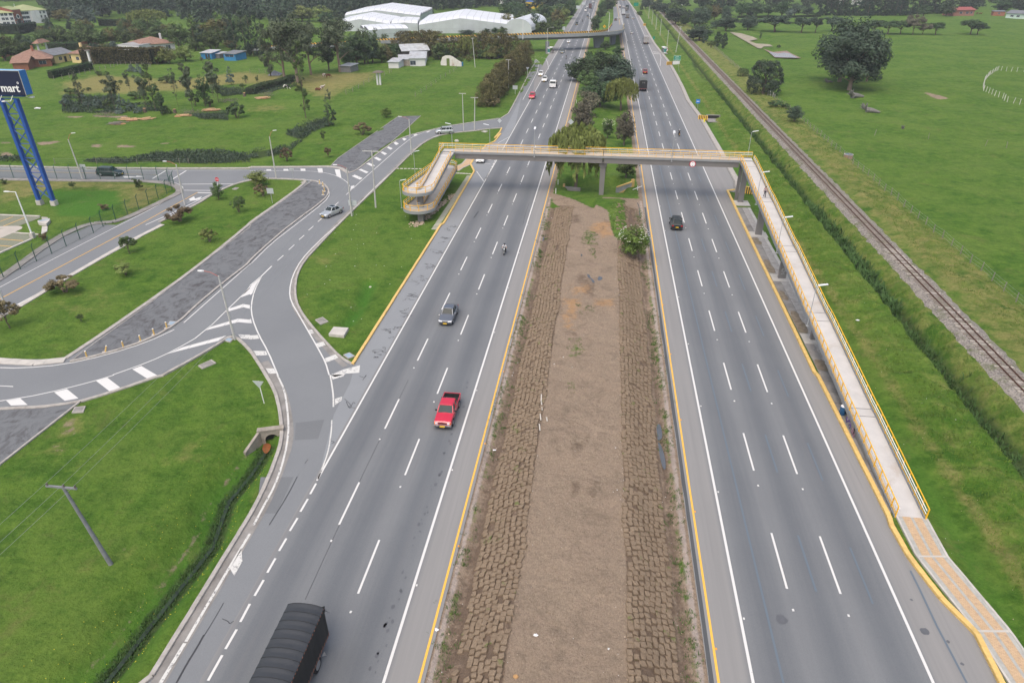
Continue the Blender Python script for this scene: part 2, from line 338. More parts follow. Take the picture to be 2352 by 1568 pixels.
    sl = mixc(nt, mth(nt, 'MULTIPLY', ramp(nt, mth(nt, 'ADD', zt.outputs[2], mth(nt, 'MULTIPLY', mth(nt, 'SUBTRACT', noise(nt, P, 1.4, 6, .7), .5), 1.2)), .35, .7), .8), sl, mixc(nt, vf, (.30,.26,.23), (.46,.40,.36)))
    sl = mixc(nt, mth(nt, 'MULTIPLY', ramp(nt, noise(nt, P, .42, 8, .76, .6), .50, .68), .62), sl, (.125,.095,.070)); sl = mixc(nt, mth(nt, 'MULTIPLY', ramp(nt, noise(nt, P, .33, 7, .74, .5), .56, .70), .5), sl, (.40,.31,.23)); sl = mixc(nt, mth(nt, 'MULTIPLY', ramp(nt, noise(nt, P, 26, 2, .9), .66, .74), .5), sl, (.48,.40,.32))
    ssum = mth(nt, 'ADD', zs.outputs[1], mth(nt, 'MULTIPLY', mth(nt, 'SUBTRACT', noise(nt, P, 1.3, 7, .7), .5), .9))
    c = mixc(nt, ramp(nt, ssum, .40, .56), c, sl)
    nt.links.new(c, b.inputs['Base Color'])
    hh = mth(nt, 'ADD', mth(nt, 'MULTIPLY', fin, 1.0), mth(nt, 'MULTIPLY', noise(nt, P, 1.1, 5, .6), 2.4))
    bump(nt, mth(nt, 'ADD', hh, mth(nt, 'MULTIPLY', vf, .35)), .9, .16, b)
    return m
me.materials.append(ground_material())
ground = bpy.data.objects.new('ground', me); C.objects.link(ground); tag(ground, 'green grass verges, lawns and fields around the motorway', None, None, 'structure')
# ---------------------------------------------------------------- road surfaces
def asphalt(name, tone, lanes=None, worn=False, warm=0.0):
    m, nt, b = newmat(name, .88, 0, .3); P = pos(nt); sx = nt.nodes.new('ShaderNodeSeparateXYZ'); nt.links.new(P, sx.inputs[0])
    gr = noise(nt, P, 22, 3, .8); st = noise(nt, pos(nt, (1.5, .035, 1)), 1.0, 6, .6); bl = noise(nt, P, .12, 5, .6)
    c = mixc(nt, ramp(nt, gr, .25, .75), [tone*.82, tone*.87, tone*.91], [tone*1.10, tone*1.17, tone*1.21])
    c = mixc(nt, ramp(nt, bl, .3, .7), c, mixc(nt, 1.0, c, (.90,.90,.91), 'MULTIPLY'))
    if lanes:
        x0, wl, xa, xb = lanes
        ph = mth(nt, 'MULTIPLY', mth(nt, 'SUBTRACT', sx.outputs[0], x0), 2*pi/wl)
        k = mth(nt, 'MULTIPLY_ADD', mth(nt, 'COSINE', ph), .5, .5)              # 1 on the lane lines
        k = mth(nt, 'ADD', mth(nt, 'MULTIPLY', k, .75), mth(nt, 'MULTIPLY', mth(nt, 'SUBTRACT', st, .5), 1.1))
        c = mixc(nt, ramp(nt, k, .0, .9), mixc(nt, 1.0, c, (.77,.785,.81), 'MULTIPLY'), mixc(nt, 1.0, c, (1.07,1.06,1.05), 'MULTIPLY'))
        ed = mth(nt, 'MAXIMUM', ramp(nt, mth(nt, 'SUBTRACT', xa, sx.outputs[0]), -.25, .35), ramp(nt, mth(nt, 'SUBTRACT', sx.outputs[0], xb), -.25, .35))
        c = mixc(nt, ed, c, mixc(nt, ramp(nt, st, .3, .7), (tone*1.18, tone*1.18, tone*1.16), (tone*1.42, tone*1.40, tone*1.36)))
        wet = ramp(nt, mth(nt, 'ADD', st, mth(nt, 'MULTIPLY', mth(nt, 'COSINE', mth(nt, 'MULTIPLY', ph, 2.0)), .06)), .60, .72)
        c = mixc(nt, mth(nt, 'MULTIPLY', wet, .35), c, (tone*.75, tone*.76, tone*.8))
    if worn:
        sw = noise(nt, pos(nt, (1, .8, 1)), .35, 8, .65, 2.5); fi = noise(nt, pos(nt, (1.6, .5, 1)), 1.2, 7, .7, 1.5)
        c = mixc(nt, ramp(nt, mth(nt, 'ADD', sw, mth(nt, 'MULTIPLY', fi, .5)), .70, .95), c, (tone*.42, tone*.40, tone*.42))
        c = mixc(nt, mth(nt, 'MULTIPLY', ramp(nt, noise(nt, P, .2, 6, .7), .6, .72), .3), c, (tone*1.6, tone*1.55, tone*1.5))
    nt.links.new(c, b.inputs['Base Color']); bump(nt, gr, .25, .01, b); return m
A_L = asphalt('asphalt_left', .178, (-22.06, 3.65, -22.15, -11.0)); A_R = asphalt('asphalt_right', .178, (11.43, 3.66, 11.3, 22.5)); A_RAMP = asphalt('asphalt_ramp', .200); A_OLD = asphalt('asphalt_disused', .16, worn=True)
A_EDGE = asphalt('asphalt_old_edge', .085)
def sheet(name, pts, z, m, holes=(), kind='structure', parent=None):
    loops = [pts] + list(holes); fl = [p for l in loops for p in l]
    tr = tessellate_polygon([[Vector((p[0], p[1], 0)) for p in l] for l in loops])
    vs = [(p[0], p[1], z) for p in fl]; fs = []
    for t in tr:
        a, b_, c_ = (vs[i] for i in t); cr = (b_[0]-a[0])*(c_[1]-a[1]) - (b_[1]-a[1])*(c_[0]-a[0]); fs.append(t if cr > 0 else t[::-1])
    mb = MB(); mb.add(vs, fs); o = mb.build(name, m, parent)
    if kind: o['kind'] = kind
    return o
def offset(pts, d):
    out = []
    for i, p in enumerate(pts):
        a = Vector(pts[max(0, i-1)][:2]); b_ = Vector(pts[min(len(pts)-1, i+1)][:2]); q = Vector(p[:2])
        n1 = (q - a) if i else (b_ - q); n2 = (b_ - q) if i < len(pts)-1 else n1
        n1.normalize(); n2.normalize(); t = (n1 + n2).normalized(); k = 1 / max(.5, t.dot(n1))
        out.append((q.x - t.y*d*k, q.y + t.x*d*k))
    return out
def smooth_line(pts, n=2):
    for _ in range(n):
        q = [pts[0]]
        for a, b_ in zip(pts[:-1], pts[1:]): q += [tuple(lerp(a[i], b_[i], .25) for i in range(2)), tuple(lerp(a[i], b_[i], .75) for i in range(2))]
        pts = q + [pts[-1]]
    return pts
def ribbon(mb, pts, w_, z, off=0.0):
    a, b_ = offset(pts, off + w_/2), offset(pts, off - w_/2)
    n = len(pts); return mb.add([(*p, z) for p in a] + [(*p, z) for p in b_], [(i+n, i+1+n, i+1, i) for i in range(n-1)])
def resample(pts, step):
    out = [pts[0]]; acc = 0
    for a, b_ in zip(pts[:-1], pts[1:]):
        L = math.dist(a, b_); t = step - acc
        while t < L: out.append((lerp(a[0], b_[0], t/L), lerp(a[1], b_[1], t/L))); t += step
        acc = L - (t - step)
    return out + [pts[-1]]
def kerb(name, pts, w_, hgt, m, z0=-.05, joint=1.0, bev=.03, parent=None, kind='structure'):
    """row of kerb stones with a small gap and jitter at each joint"""
    mb = MB(); pts = resample(pts, joint); rng = random.Random(len(pts))
    for a, b_ in zip(pts[:-1], pts[1:]):
        d = Vector((b_[0]-a[0], b_[1]-a[1])); L = d.length
        if L < .05: continue
        d /= L; n_ = Vector((-d.y, d.x)); j = rng.uniform(-.008, .008); zt = hgt + rng.uniform(-.012, .008)
        def q(s_, o, z): p = Vector(a) + d*s_ + n_*o; return (p.x, p.y, z)
        R = [[q(s_, -w_/2+j, z0), q(s_, -w_/2+j, zt-bev), q(s_, -w_/2+bev+j, zt), q(s_, w_/2-bev+j, zt), q(s_, w_/2+j, zt-bev), q(s_, w_/2+j, z0)] for s_ in (.004, L-.004)]
        mb.loft(R)
    o = mb.build(name, m, parent); fix_normals(o)
    if kind: o['kind'] = kind
    return o
CONC = M('kerb_concrete', (.36,.34,.31), .9, .2, 1.6, stain=(.20,.185,.165), bmp=.3)
CONC2 = M('pale_concrete', (.47,.45,.41), .9, .14, .9, stain=(.33,.31,.27), bmp=.2)
CONC_D = M('old_concrete', (.24,.23,.215), .9, .25, .7, stain=(.13,.12,.105), bmp=.3)
YEL_K = M('yellow_kerb_paint', (.64,.44,.15), .75, .12, 2.5, stain=(.42,.30,.12), bmp=.2)
# --- outlines
ISLAND_F = (GP('C1 965,1310 1795,0 B1 1815,1176 2110,672 2075,605 2105,560') + GP('FB 1240,380 1430,160 1560,105 1660,-20') + GP('B1 2300,360 2352,300 B2 15,265')
    + GP('B1 2352,270 2250,272 2150,290 1900,312 1750,345 1640,400 1550,470 1370,650 1180,840 1050,960 830,1176 C1 640,200 510,340 440,470 420,640 455,780 560,930 700,1090 850,1250'))
LAWN_N = GP('C0 2190,1025 2352,1175 C1 80,1300 D1 150,0 235,150 275,300 296,450 302,560 285,680 245,790 165,1000 50,1240 E0 2300,0 1850,735 1390,1484'); LAWN_N += [(LAWN_N[-1][0]-3.5, LAWN_N[-1][1]-12), (-60, 8), (-60, 30)]
LAWN_N += GP('D0 -60,900 0,845 740,260 1040,165 1480,15 C0 1540,1411 1900,1215 2090,1100')
LAWN_M = GP('B0 2352,762 2200,792 2000,885 1850,985 1500,1150 C0 1530,0 1230,150 640,490 200,755 -60,895 -60,1262 400,1262 620,1250 900,1070 1390,730 1850,400 2345,-5 B1 0,1155 280,965 545,768 480,752 170,742 60,745')
STRIP_2 = GP('C0 650,1282 900,1095 1390,742 2352,10 B1 10,1160 290,960 570,765 655,778 720,820 745,870 700,940 380,1176 C1 200,150 0,330 C0 2352,350 2080,560 1830,770 1680,920 1400,1080 1000,1210')
STRIP_1 = GP('B1 748,632 830,550 1400,155 1605,150 1450,290 1330,392 1180,490 1000,655 925,680 850,645')
RAMP_OUT = GP('A2 330,560 300,640 150,941 B2 80,130 0,180 B1 2352,175 2100,212 1850,250 1650,297 1500,335 1380,380 1250,470 1000,665 925,692 850,645 740,632 400,638 0,640 B0 2352,655 1500,655 700,650 0,632 -700,620')
RAMP_OUT += GP('B0 -700,745 0,742 780,755 1250,758 1500,765 1650,795 1700,830 1705,880 1600,935 1100,1176 C0 880,-5 560,130 0,530 -100,600 -300,1700 D0 -500,1500')
RAMP_OUT += [(-70, 5), (-22.2, 5), (-22.2, 290)]
sheet('ramp_road', RAMP_OUT, .016, A_RAMP, [ISLAND_F, LAWN_N, LAWN_M])
sheet('disused_road', STRIP_2, .026, A_OLD); sheet('disused_road', STRIP_1, .026, A_OLD)
sheet('disused_road', GP('D0 -60,335 0,332 400,310 735,262 0,835 -60,880'), .026, A_OLD)
def spans(x0, x1, y0, y1, st=40): return [(x0, y) for y in np.arange(y0, y1+1, st)] + [(x1, y) for y in np.arange(y1, y0-1, -st)]
sheet('motorway_left', [(-8.62, 2), (-8.62, 1200), (-25.3, 1200), (-25.3, 330), (-24.6, 262), (-22.4, 235), (-22.35, 2)], .024, A_L)
SH_L = GP('D1 800,380 C1 965,1330 1795,20 B1 2110,690 B1 2075,615 2110,540'); sheet('road_shoulder', [(-22.3, 48)] + GP('D1 660,900 790,370 940,80') + GP('C1 990,1315 1800,20 B1 1825,1176 2120,675 2085,605') + GP('FB 1245,385 1435,165 1565,110 1665,-10 B2 35,300 205,-40') + [(-22.3, 185)], .020, asphalt('asphalt_shoulder', .25))
RIGHT_EDGE = GP('E3 2250,1560 2150,1354 1935,930 1650,650 1360,275 1205,0 D3 1190,1225 575,0 C3 560,1288 0,120 B2 2140,860')
RIGHT_FAR = GP('B2 2210,870 2200,760 2060,500 1880,180 1750,0 A2 1700,820 1640,700 1580,590 1510,500 1440,410 1380,300 1300,150 1190,0')
sheet('motorway_right', [(8.72, 2), (28, 2)] + RIGHT_EDGE + RIGHT_FAR + [(24.5, 1200), (8.72, 1200)], .024, A_R)
# ---------------------------------------------------------------- kerbs and pavements
kerb('kerb', GP('C1 965,1312 1795,2 B1 1815,1176 2110,672 2075,605 2105,560'), .34, .20, YEL_K); kerb('kerb', GP('FB 1240,380 1430,162 1560,107 1660,-18') + GP('B1 2300,360 2352,302 B2 15,268'), .34, .20, YEL_K)
kerb('kerb', smooth_line(GP('B2 15,265 B1 2352,268 2250,272 2150,290 1900,312 1750,345 1640,400 1550,470 1370,650 1180,840 1050,960 830,1176 C1 640,200 510,340 440,470 420,640 455,780 560,930 700,1090 850,1250 965,1312'), 1), .30, .15, CONC)
mb_ = MB(); ribbon(mb_, smooth_line(GP('B1 2250,272 1900,312 1750,345 1640,400 1550,470 1370,650 1180,840 1050,960 830,1176 C1 640,200 510,340 440,470 420,640 455,780 560,930 700,1090 850,1250 930,1318'), 1), .62, .028, -.42); gut = mb_.build('gutter', CONC_D); fix_normals(gut); gut['kind'] = 'structure'
kerb('kerb', smooth_line(GP('C0 1540,1414 1900,1216 2090,1101 2190,1026 2352,1176 C1 80,1301 D1 150,0 235,150 275,300 296,450 302,560 285,680 245,790 165,1000 50,1240 E0 2300,0 1850,735 1390,1484'), 1) + [(-32.5, 18)], .34, .18, CONC)
mb_ = MB(); ribbon(mb_, smooth_line(GP('C1 80,1301 D1 150,0 235,150 275,300 296,450 302,560 285,680 245,790 165,1000 50,1240 E0 2300,0 1850,735 1390,1484'), 1), .9, .028, .62); gut = mb_.build('gutter', CONC_D); fix_normals(gut); gut['kind'] = 'structure'
kerb('kerb', GP('D0 -60,325 0,318 400,300 740,255 1040,165 1480,15 C0 1540,1414'), .42, .12, CONC)
kerb('kerb', GP('D0 -60,905 0,840 740,262'), .22, .12, CONC)
kerb('kerb', smooth_line(GP('C0 620,1255 900,1072 1390,732 1850,402 2345,-3 B1 0,1155 280,962 545,765 480,750 170,740 60,743 B0 2200,792 2000,885 1850,985 1500,1150')) , .55, .13, CONC)
kerb('kerb', GP('B1 575,768 290,965 10,1165 C0 2352,22 1390,752 900,1105 660,1285'), .12, .09, CONC)
kerb('pavement_edge', GP('C0 -60,1275 60,1285 340,1300 620,1270'), 1.1, .13, CONC2)
kerb('kerb', GP('C0 1530,-2 1230,150 640,490 200,755 -60,897'), .75, .10, CONC2)
kerb('kerb', smooth_line(GP('B1 570,760 655,772 720,812 748,868 704,942 380,1180 C1 200,155 0,338 C0 2352,355 2080,565 1830,775 1680,925 1400,1086 1000,1215 660,1290'), 1), .30, .20, CONC)
kerb('kerb', GP('B1 925,690 1000,665 1250,470 1380,380 1500,335 1650,297 1850,250 2100,212 2352,175 B2 0,180 80,130 A2 150,941 300,640 335,590'), .35, .16, CONC)
kerb('kerb', GP('B1 752,628 830,547 1400,152'), .14, .08, CONC); kerb('kerb', GP('B1 1605,150 1450,292 1330,395'), .14, .08, CONC)
kerb('pavement_edge', GP('B1 925,688 850,642 740,628 400,632 0,634 B0 2352,645 1500,646 700,640 0,624 -400,615'), .9, .14, CONC)
kerb('pavement_edge', smooth_line(GP('C0 -100,560 0,512 560,100 880,-25 B0 1100,1160 1590,925 1690,875 1690,835 1640,800 1500,772 1250,762 780,760 0,748')), 1.3, .14, CONC_D)
kerb('kerb', RIGHT_EDGE, .38, .26, YEL_K); kerb('kerb', GP('RR 182,578 278,568'), .35, .24, YEL_K)
kerb('kerb', RIGHT_FAR, .30, .14, CONC_D)
mb_ = MB(); ribbon(mb_, RIGHT_FAR, 1.0, .030, -.7); fix_normals(tag(mb_.build('gutter', CONC), kind='structure'))
# concrete apron under the long ramp, and gravel strips along the median
def slabs(name, x0, x1, y0, y1, n, m, gap=.03, z=.05, seed=1):
    mb = MB(); r = random.Random(seed); ye = [y0 + (y1-y0)*i/n for i in range(n+1)]
    for a, b_ in zip(ye[:-1], ye[1:]): mb.box(x0, x1, a+gap, b_-gap, -.05, z + r.uniform(-.015, .015))
    return tag(mb.build(name, m), kind='structure')
for x0, x1, n, m, s_ in ((24.95, 26.0, 30, CONC_D, 2), (26.03, 27.0, 22, CONC, 4), (27.03, 27.5, 34, CONC2, 5)):
    slabs('sidewalk', x0, x1, 60, 122, n, m, seed=s_)
slabs('sidewalk', 24.95, 26.7, 44.5, 60, 3, CONC_D, z=.03)
mb_ = MB()
for y, d in ((124.5, 3), (108.2, 2.4), (91, 2.4), (73.4, 2.4)): mb_.box(25.0, 27.7, y-d/2, y+d/2, -.02, .10)
tag(mb_.build('sidewalk', CONC2), kind='structure')
# brick footpath
def brick_mat(rot):
    m, nt, b = newmat('footpath_bricks', .9, 0, .2); mp = N(nt, 'ShaderNodeMapping'); nt.links.new(pos(nt), mp.inputs[0]); mp.inputs['Rotation'].default_value = (0, 0, rot)
    br = N(nt, 'ShaderNodeTexBrick'); nt.links.new(mp.outputs[0], br.inputs[0]); br.inputs['Scale'].default_value = 2.2; br.inputs['Mortar Size'].default_value = .012
    br.inputs['Color1'].default_value = (.46,.33,.20,1); br.inputs['Color2'].default_value = (.53,.38,.24,1); br.inputs['Mortar'].default_value = (.30,.22,.15,1)
    ck = N(nt, 'ShaderNodeTexVoronoi'); ck.inputs['Scale'].default_value = 1.9; ck.inputs['Randomness'].default_value = .25; nt.links.new(mp.outputs[0], ck.inputs[0])
    c = mixc(nt, mth(nt, 'MULTIPLY', ramp(nt, ck.outputs['Distance'], .20, .14), .6), br.outputs[0], (.36,.25,.18)); nt.links.new(c, b.inputs['Base Color']); return m
PATHC = [tuple((a[i]+b_[i])/2 for i in range(2)) for a, b_ in zip(GP('D3 1262,1222 E3 1435,262 1950,905 2300,1354'), GP('D3 1508,1232 E3 1690,288 2225,928 2460,1354'))]
PATHC += [(PATHC[-1][0]+.4, PATHC[-1][1]-8)]
PATHW = 2.15
mb_ = MB(); ribbon(mb_, PATHC, PATHW, .10); foot = mb_.build('footpath', M('path_border', (.36,.36,.33), .9, .15, 3)); fix_normals(foot); foot['kind'] = 'structure'
for off in (.42, -.42):
    mb_ = MB(); ribbon(mb_, PATHC, .62, .112, off); fix_normals(tag(mb_.build('footpath_paving', brick_mat(.35)), kind='structure'))
for off in (1.12, -1.12): kerb('kerb', offset(PATHC, off), .16, .14, CONC2, bev=.015)
for y_ in (PATHC[1], PATHC[2]):
    tag(MB().box(-1.05, 1.05, -.08, .08, .10, .122).build('footpath_joint', CONC2, loc=(y_[0], y_[1], 0)), kind='structure').rotation_euler.z = .12
PATH2 = [tuple((a[i]+b_[i])/2 for i in range(2)) for a, b_ in zip(GP('FB 1140,360 1045,455 925,505 915,520'), GP('FB 1262,360 1190,462 1060,520 935,602'))]
mb_ = MB(); ribbon(mb_, PATH2, 2.2, .05); fix_normals(tag(mb_.build('footpath', M('path_border', (.4,.4,.4))), kind='structure'))
mb_ = MB(); ribbon(mb_, PATH2, 1.6, .06); fix_normals(tag(mb_.build('footpath_paving', brick_mat(.1)), kind='structure'))
# ---------------------------------------------------------------- painted markings
def paint(name, col, wear):
    m, nt, b = newmat(name, .7, 0, .3); P = pos(nt); n_ = noise(nt, P, 5, 8, .75); n2 = noise(nt, P, .8, 4, .6)
    f = ramp(nt, mth(nt, 'ADD', n_, mth(nt, 'MULTIPLY', n2, .4)), wear, wear+.08)
    nt.links.new(mixc(nt, f, mixc(nt, noise(nt, P, 30, 2), [c*.85 for c in col], col), (.17,.17,.175)), b.inputs['Base Color']); return m
WHITE_P = paint('white_road_paint', (.66,.66,.64), .86); WHITE_W = paint('worn_white_road_paint', (.62,.62,.59), .74); YEL_P = paint('yellow_road_paint', (.80,.47,.08), .95); BLUE_P = paint('faded_blue_paint', (.13,.165,.20), .96)
ZM = .036
wm, ww, yl, bl = MB(), MB(), MB(), MB()
def vline(mb, x, y0, y1, w_=.17): mb.add([(x-w_/2,y0,ZM),(x+w_/2,y0,ZM),(x+w_/2,y1,ZM),(x-w_/2,y1,ZM)], [(0,1,2,3)])
def dashes(mb, x, ph, per, ln, y1, w_=.16):
    y = ph
    while y < y1: vline(mb, x, y, y+ln, w_); y += per
vline(wm, -22.06, 42.5, 1100); vline(wm, -11.1, 5, 1100, .19); vline(yl, -8.94, 5, 1100, .16); vline(yl, 9.33, 5, 1100, .16); vline(wm, 11.43, 5, 1100, .19); vline(wm, 22.4, 5, 1100, .19)
dashes(wm, -18.41, 37.69-25.2, 12.62, 5.0, 900); dashes(wm, -14.80, 31.4-12.6, 12.66, 5.1, 900); dashes(wm, 15.1, 35.6-12.8, 12.83, 5.4, 900); dashes(wm, 18.72, 35.6-12.8, 12.83, 5.5, 900)
vline(bl, G('E3', 130, 700)[0], 5, 300, .15); dashes(bl, G('E3', 490, 330)[0], 35.6-12.8, 12.83, 5.4, 300, .16); dashes(bl, G('E3', 930, 370)[0], 35-12.8, 12.83, 5.2, 300, .14)
def pl(mb, s, w_=.14, sm=0, z=ZM):
    p = GP(s); p = smooth_line(p, sm) if sm else p; ribbon(mb, p, w_, z)
def quadsm(mb, s, z=ZM):
    p = GP(s)
    for i in range(0, len(p), 4): mb.poly(p[i:i+4], z)
pl(bl, 'E3 1375,390 1450,540 1600,860 1860,1354', .14)
for s in ('D1 622,1020 567,1120','D1 545,1165 475,1285','D1 448,1345 E1 375,55','E1 343,125 274,243','E1 240,312 164,447','E1 130,515 44,665','E0 2352,740 2262,910','E0 2228,980 2122,1165','E0 2092,1222 1958,1462','E0 1930,1510 1850,1650'): pl(wm, s, .17)
pl(wm, 'C1 820,0 620,180 480,330 400,480 370,620 385,720 480,880 560,1020 640,1160 710,1290 745,1411', .15, 1)
pl(ww, 'D1 755,0 775,120 785,200 785,300', .16, 1); pl(wm, 'B1 1860,308 1760,333 1620,410 1400,620 1210,790 1050,950 830,1165', .14, 1)
pl(ww, 'D1 770,425 765,540 740,700 710,800 640,980', .12, 1)
pl(wm, 'C1 205,388 110,480 0,572', .2); pl(wm, 'C0 2352,592 2250,690 1900,1030 1640,1180 1400,1290 1060,1411', .15, 1); pl(wm, 'D0 1075,0 900,55 400,182 0,246 -100,255', .15, 1)
pl(wm, 'C1 108,485 40,620 10,760 22,880 80,1030 170,1190 262,1411', .15, 1); pl(ww, 'D1 258,0 325,140 350,300 365,480 350,650 300,860 230,1050 130,1230 35,1411', .18, 1); pl(ww, 'E0 2352,80 2200,330 1960,735 1750,1095', .2); pl(ww, 'E0 1740,1110 1510,1484', .24)
for s in ('C1 315,287 258,337','C1 417,188 365,235','C1 510,98 462,140','C1 598,12 550,52','B1 833,962 800,993','B1 675,1115 640,1147'): pl(wm, s, .16)
pl(wm, 'B1 905,893 1060,750 1500,365 1600,320 1700,290 1850,255', .14, 1); pl(wm, 'B1 938,815 925,785 870,742 780,702 640,675 470,668 0,668', .14, 1)
pl(wm, 'B1 0,722 170,735 350,738 560,750 690,792 745,850 752,890 705,960 430,1176 C1 200,175 0,378 C0 2352,368 1730,920', .14, 1); pl(wm, 'C0 1640,985 1380,1105 1000,1225 600,1315 200,1348 -80,1340', .15, 1)
quadsm(wm, 'B1 957,718 985,705 1060,737 1035,752 1018,657 1045,650 1117,680 1095,692 1093,602 1118,592 1177,618 1155,630 1163,547 1190,538 1239,562 1215,575 1226,494 1248,487 1290,507 1268,520 1283,447 1305,440 1344,458 1322,470 1345,402 1370,395 1402,413 1375,427 1430,367 1448,357 1475,370 1450,385 1535,332 1560,320 1579,328 1550,343 1655,307 1680,290 1702,292 1672,308')
quadsm(wm, 'B1 950,812 985,805 965,840 940,862 155,655 198,655 200,668 155,668 315,651 360,651 362,668 315,668 475,648 520,648 523,670 478,670 633,645 680,645 687,686 645,686 797,655 845,655 860,735 815,718')
quadsm(wm, 'C0 2352,572 2352,652 2268,682 2300,640 C0 2288,745 2352,755 2352,790 2290,775 C0 2288,745 2290,775 2110,825 2150,790 C0 2240,882 2352,892 2352,925 2240,915 C0 2240,882 2240,915 1935,992 1975,962')
quadsm(wm, 'C1 108,485 60,560 20,650 0,660 C1 108,485 0,660 0,585 40,540 C0 1575,1213 1720,1150 2130,1040 2060,1090 C1 -2,888 10,885 18,925 -2,925')
quadsm(ww, 'C1 0,1040 72,1035 88,1070 0,1078 C1 30,1185 150,1187 166,1225 60,1230 C1 148,1350 225,1350 247,1395 180,1400 C0 2238,1030 2352,1035 2352,1075 2270,1070')
quadsm(wm, 'C0 1245,1357 1330,1327 1490,1421 1400,1455 D0 905,56 1010,25 1148,130 1040,160 D0 510,162 630,132 740,220 610,243 D0 55,237 190,218 262,282 105,288 D0 -30,98 125,105 125,113 -30,103')
quadsm(ww, 'C1 550,990 585,985 600,1018 570,1025 C1 620,1115 690,1098 712,1130 645,1153 C1 697,1258 805,1218 832,1250 715,1295 C1 760,1411 880,1360 900,1402 800,1430 C1 880,1360 1035,1320 1030,1390 900,1400 D1 765,0 890,-5 880,12 775,45 D1 800,225 868,203 862,240 800,283 E0 2270,215 2282,340 2205,478 2165,410')
pl(yl, 'C0 -80,745 0,697 1305,0 B0 1860,870', .13); pl(wm, 'C0 -80,630 0,586 560,290 1130,0 B0 1400,1040 1690,880 1725,845 1715,810 1640,775 1500,757', .13, 1)
for s, w_ in (('B0 1710,794 2205,791', .25), ('B0 1725,851 1980,853', .25), ('B0 1860,873 1985,876', .45), ('B0 1435,742 1560,666', .3), ('B0 1622,748 1752,667', .3), ('B0 0,645 1390,665 2352,661', .13), ('B0 1370,1176 1600,1075 1990,885', .2), ('C0 165,750 640,495 1500,12', .25), ('B1 2133,673 2205,776', .14), ('B1 2215,571 2280,563', .14), ('B1 2205,600 2262,605', .14), ('B2 -20,407 90,347', .13), ('A2 335,557 368,585 350,680 300,780 215,941', .15), ('A2 325,537 430,553 448,590 458,655', .15), ('A2 1115,60 1140,190 1200,390', .15)): pl(wm, s, w_)
pl(yl, 'B0 0,668 1480,705', .10)
for i in range(10): pl(wm, 'B1 %d,%d %d,%d' % (lerp(2222,2352,i/10), lerp(745,478,i/10), lerp(2230,2360,i/10), lerp(728,462,i/10)), .16)
wm.poly(GP('B0 1750,978 1793,950 1775,935 1825,908 1835,930 1900,910 1880,935 1850,945 1800,950'), ZM); wm.poly(GP('B0 1158,720 1225,722 1280,725 1285,715 1365,722 1285,728 1215,733 1170,733'), ZM)
quadsm(ww, 'FO 745,600 810,603 805,606 740,604 FO 735,615 800,618 795,622 730,619 FO 722,632 788,636 783,640 718,636 R3 385,612 465,618 465,622 385,617 R3 392,630 468,636 468,640 393,635')
pl(wm, 'R3 470,625 482,680 472,778', .14); pl(wm, 'R3 340,525 475,745 640,1050', .0001)
for x, ph in ((-18.41, 36), (-14.8, 29.9), (15.1, 33.8), (18.72, 33.8)):
    for k in range(26): y = ph + k*12.7; wm.box(x-.07, x+.07, y-.09, y+.09, .03, .06)
for x in (-10.9, 11.65): 
    for k in range(24): wm.box(x-.06, x+.06, 20+k*12.6, 20.15+k*12.6, .03, .06)
yst = MB()
for k in range(24): yst.box(-8.72, -8.60, 24+k*12.6, 24.15+k*12.6, .03, .06); yst.box(9.42, 9.54, 30+k*12.6, 30.15+k*12.6, .03, .06)
for nm, mb, m in (('lane_markings', wm, WHITE_P), ('lane_markings', ww, WHITE_W), ('edge_lines', yl, YEL_P), ('old_lane_markings', bl, BLUE_P), ('road_studs', yst, M('amber', (.75,.33,.05)))): fix_normals(tag(mb.build(nm, m), kind='structure'))
# tar-sealed cracks on the left shoulder, long crack lines and patches
cr = MB(); rg = random.Random(5)
for u, v in ((1895,38),(1838,145),(1772,258),(1705,375),(1618,512),(1530,660),(1445,825),(1332,1000),(1212,1205)):
    cx, cy = G('C1', u, v)
    for _ in range(9):
        p = [(cx + rg.uniform(-.8,.8), cy + rg.uniform(-1.3,1.3))]
        for _ in range(5): p.append((p[-1][0] + rg.uniform(-.42,.42), p[-1][1] + rg.uniform(-.28,.28)))
        ribbon(cr, smooth_line(p, 1), .05, .033)
for s in ('D1 1030,10 1080,30 1100,-10 1060,50', 'D1 890,225 960,290 910,300 990,310', 'D1 760,620 800,630 770,645', 'D1 905,250 940,330 970,250 990,270'): ribbon(cr, smooth_line(GP(s), 2), .06, .033)
for s, w_ in (('E0 2105,730 1990,930 1920,1040', .05), ('E0 1920,1030 1860,1140 1760,1300 1660,1484', .12), ('D1 445,955 350,1140 180,1411', .07), ('D1 548,793 515,832', .05), ('E0 2090,880 2150,905 2160,930 2200,900', .05), ('D1 1490,45 1430,170 1270,500', .03), ('D1 1230,590 1150,755 1050,960 E1 730,240 520,700', .035), ('B2 275,970 235,1080 215,1176', .05), ('B1 2150,1050 2105,1110', .16)): ribbon(cr, smooth_line(GP(s), 1), w_, .033)
fix_normals(tag(cr.build('crack_sealing', M('tar', (.045,.046,.05), .6)), kind='structure'))
st = MB()
for k in range(60):
    y = rg.uniform(20, 60); x = -12.0 + rg.uniform(-.35,.35); r = rg.uniform(.05,.16); a0 = rg.random()
    st.add([(x + r*rg.uniform(.6,1.1)*cos(2*pi*i/7), y + 1.7*r*rg.uniform(.6,1.1)*sin(2*pi*i/7), .032) for i in range(7)], [tuple(range(7))])
for u, v, r in ((270,812,.42),(1500,912,.3),(1700,1000,.12),(1820,1190,.12),(1385,640,.1)):
    x, y = G('E3', u, v); st.add([(x + r*rg.uniform(.8,1.1)*cos(2*pi*i/12), y + r*rg.uniform(.8,1.1)*sin(2*pi*i/12), .032) for i in range(12)], [tuple(range(12))])
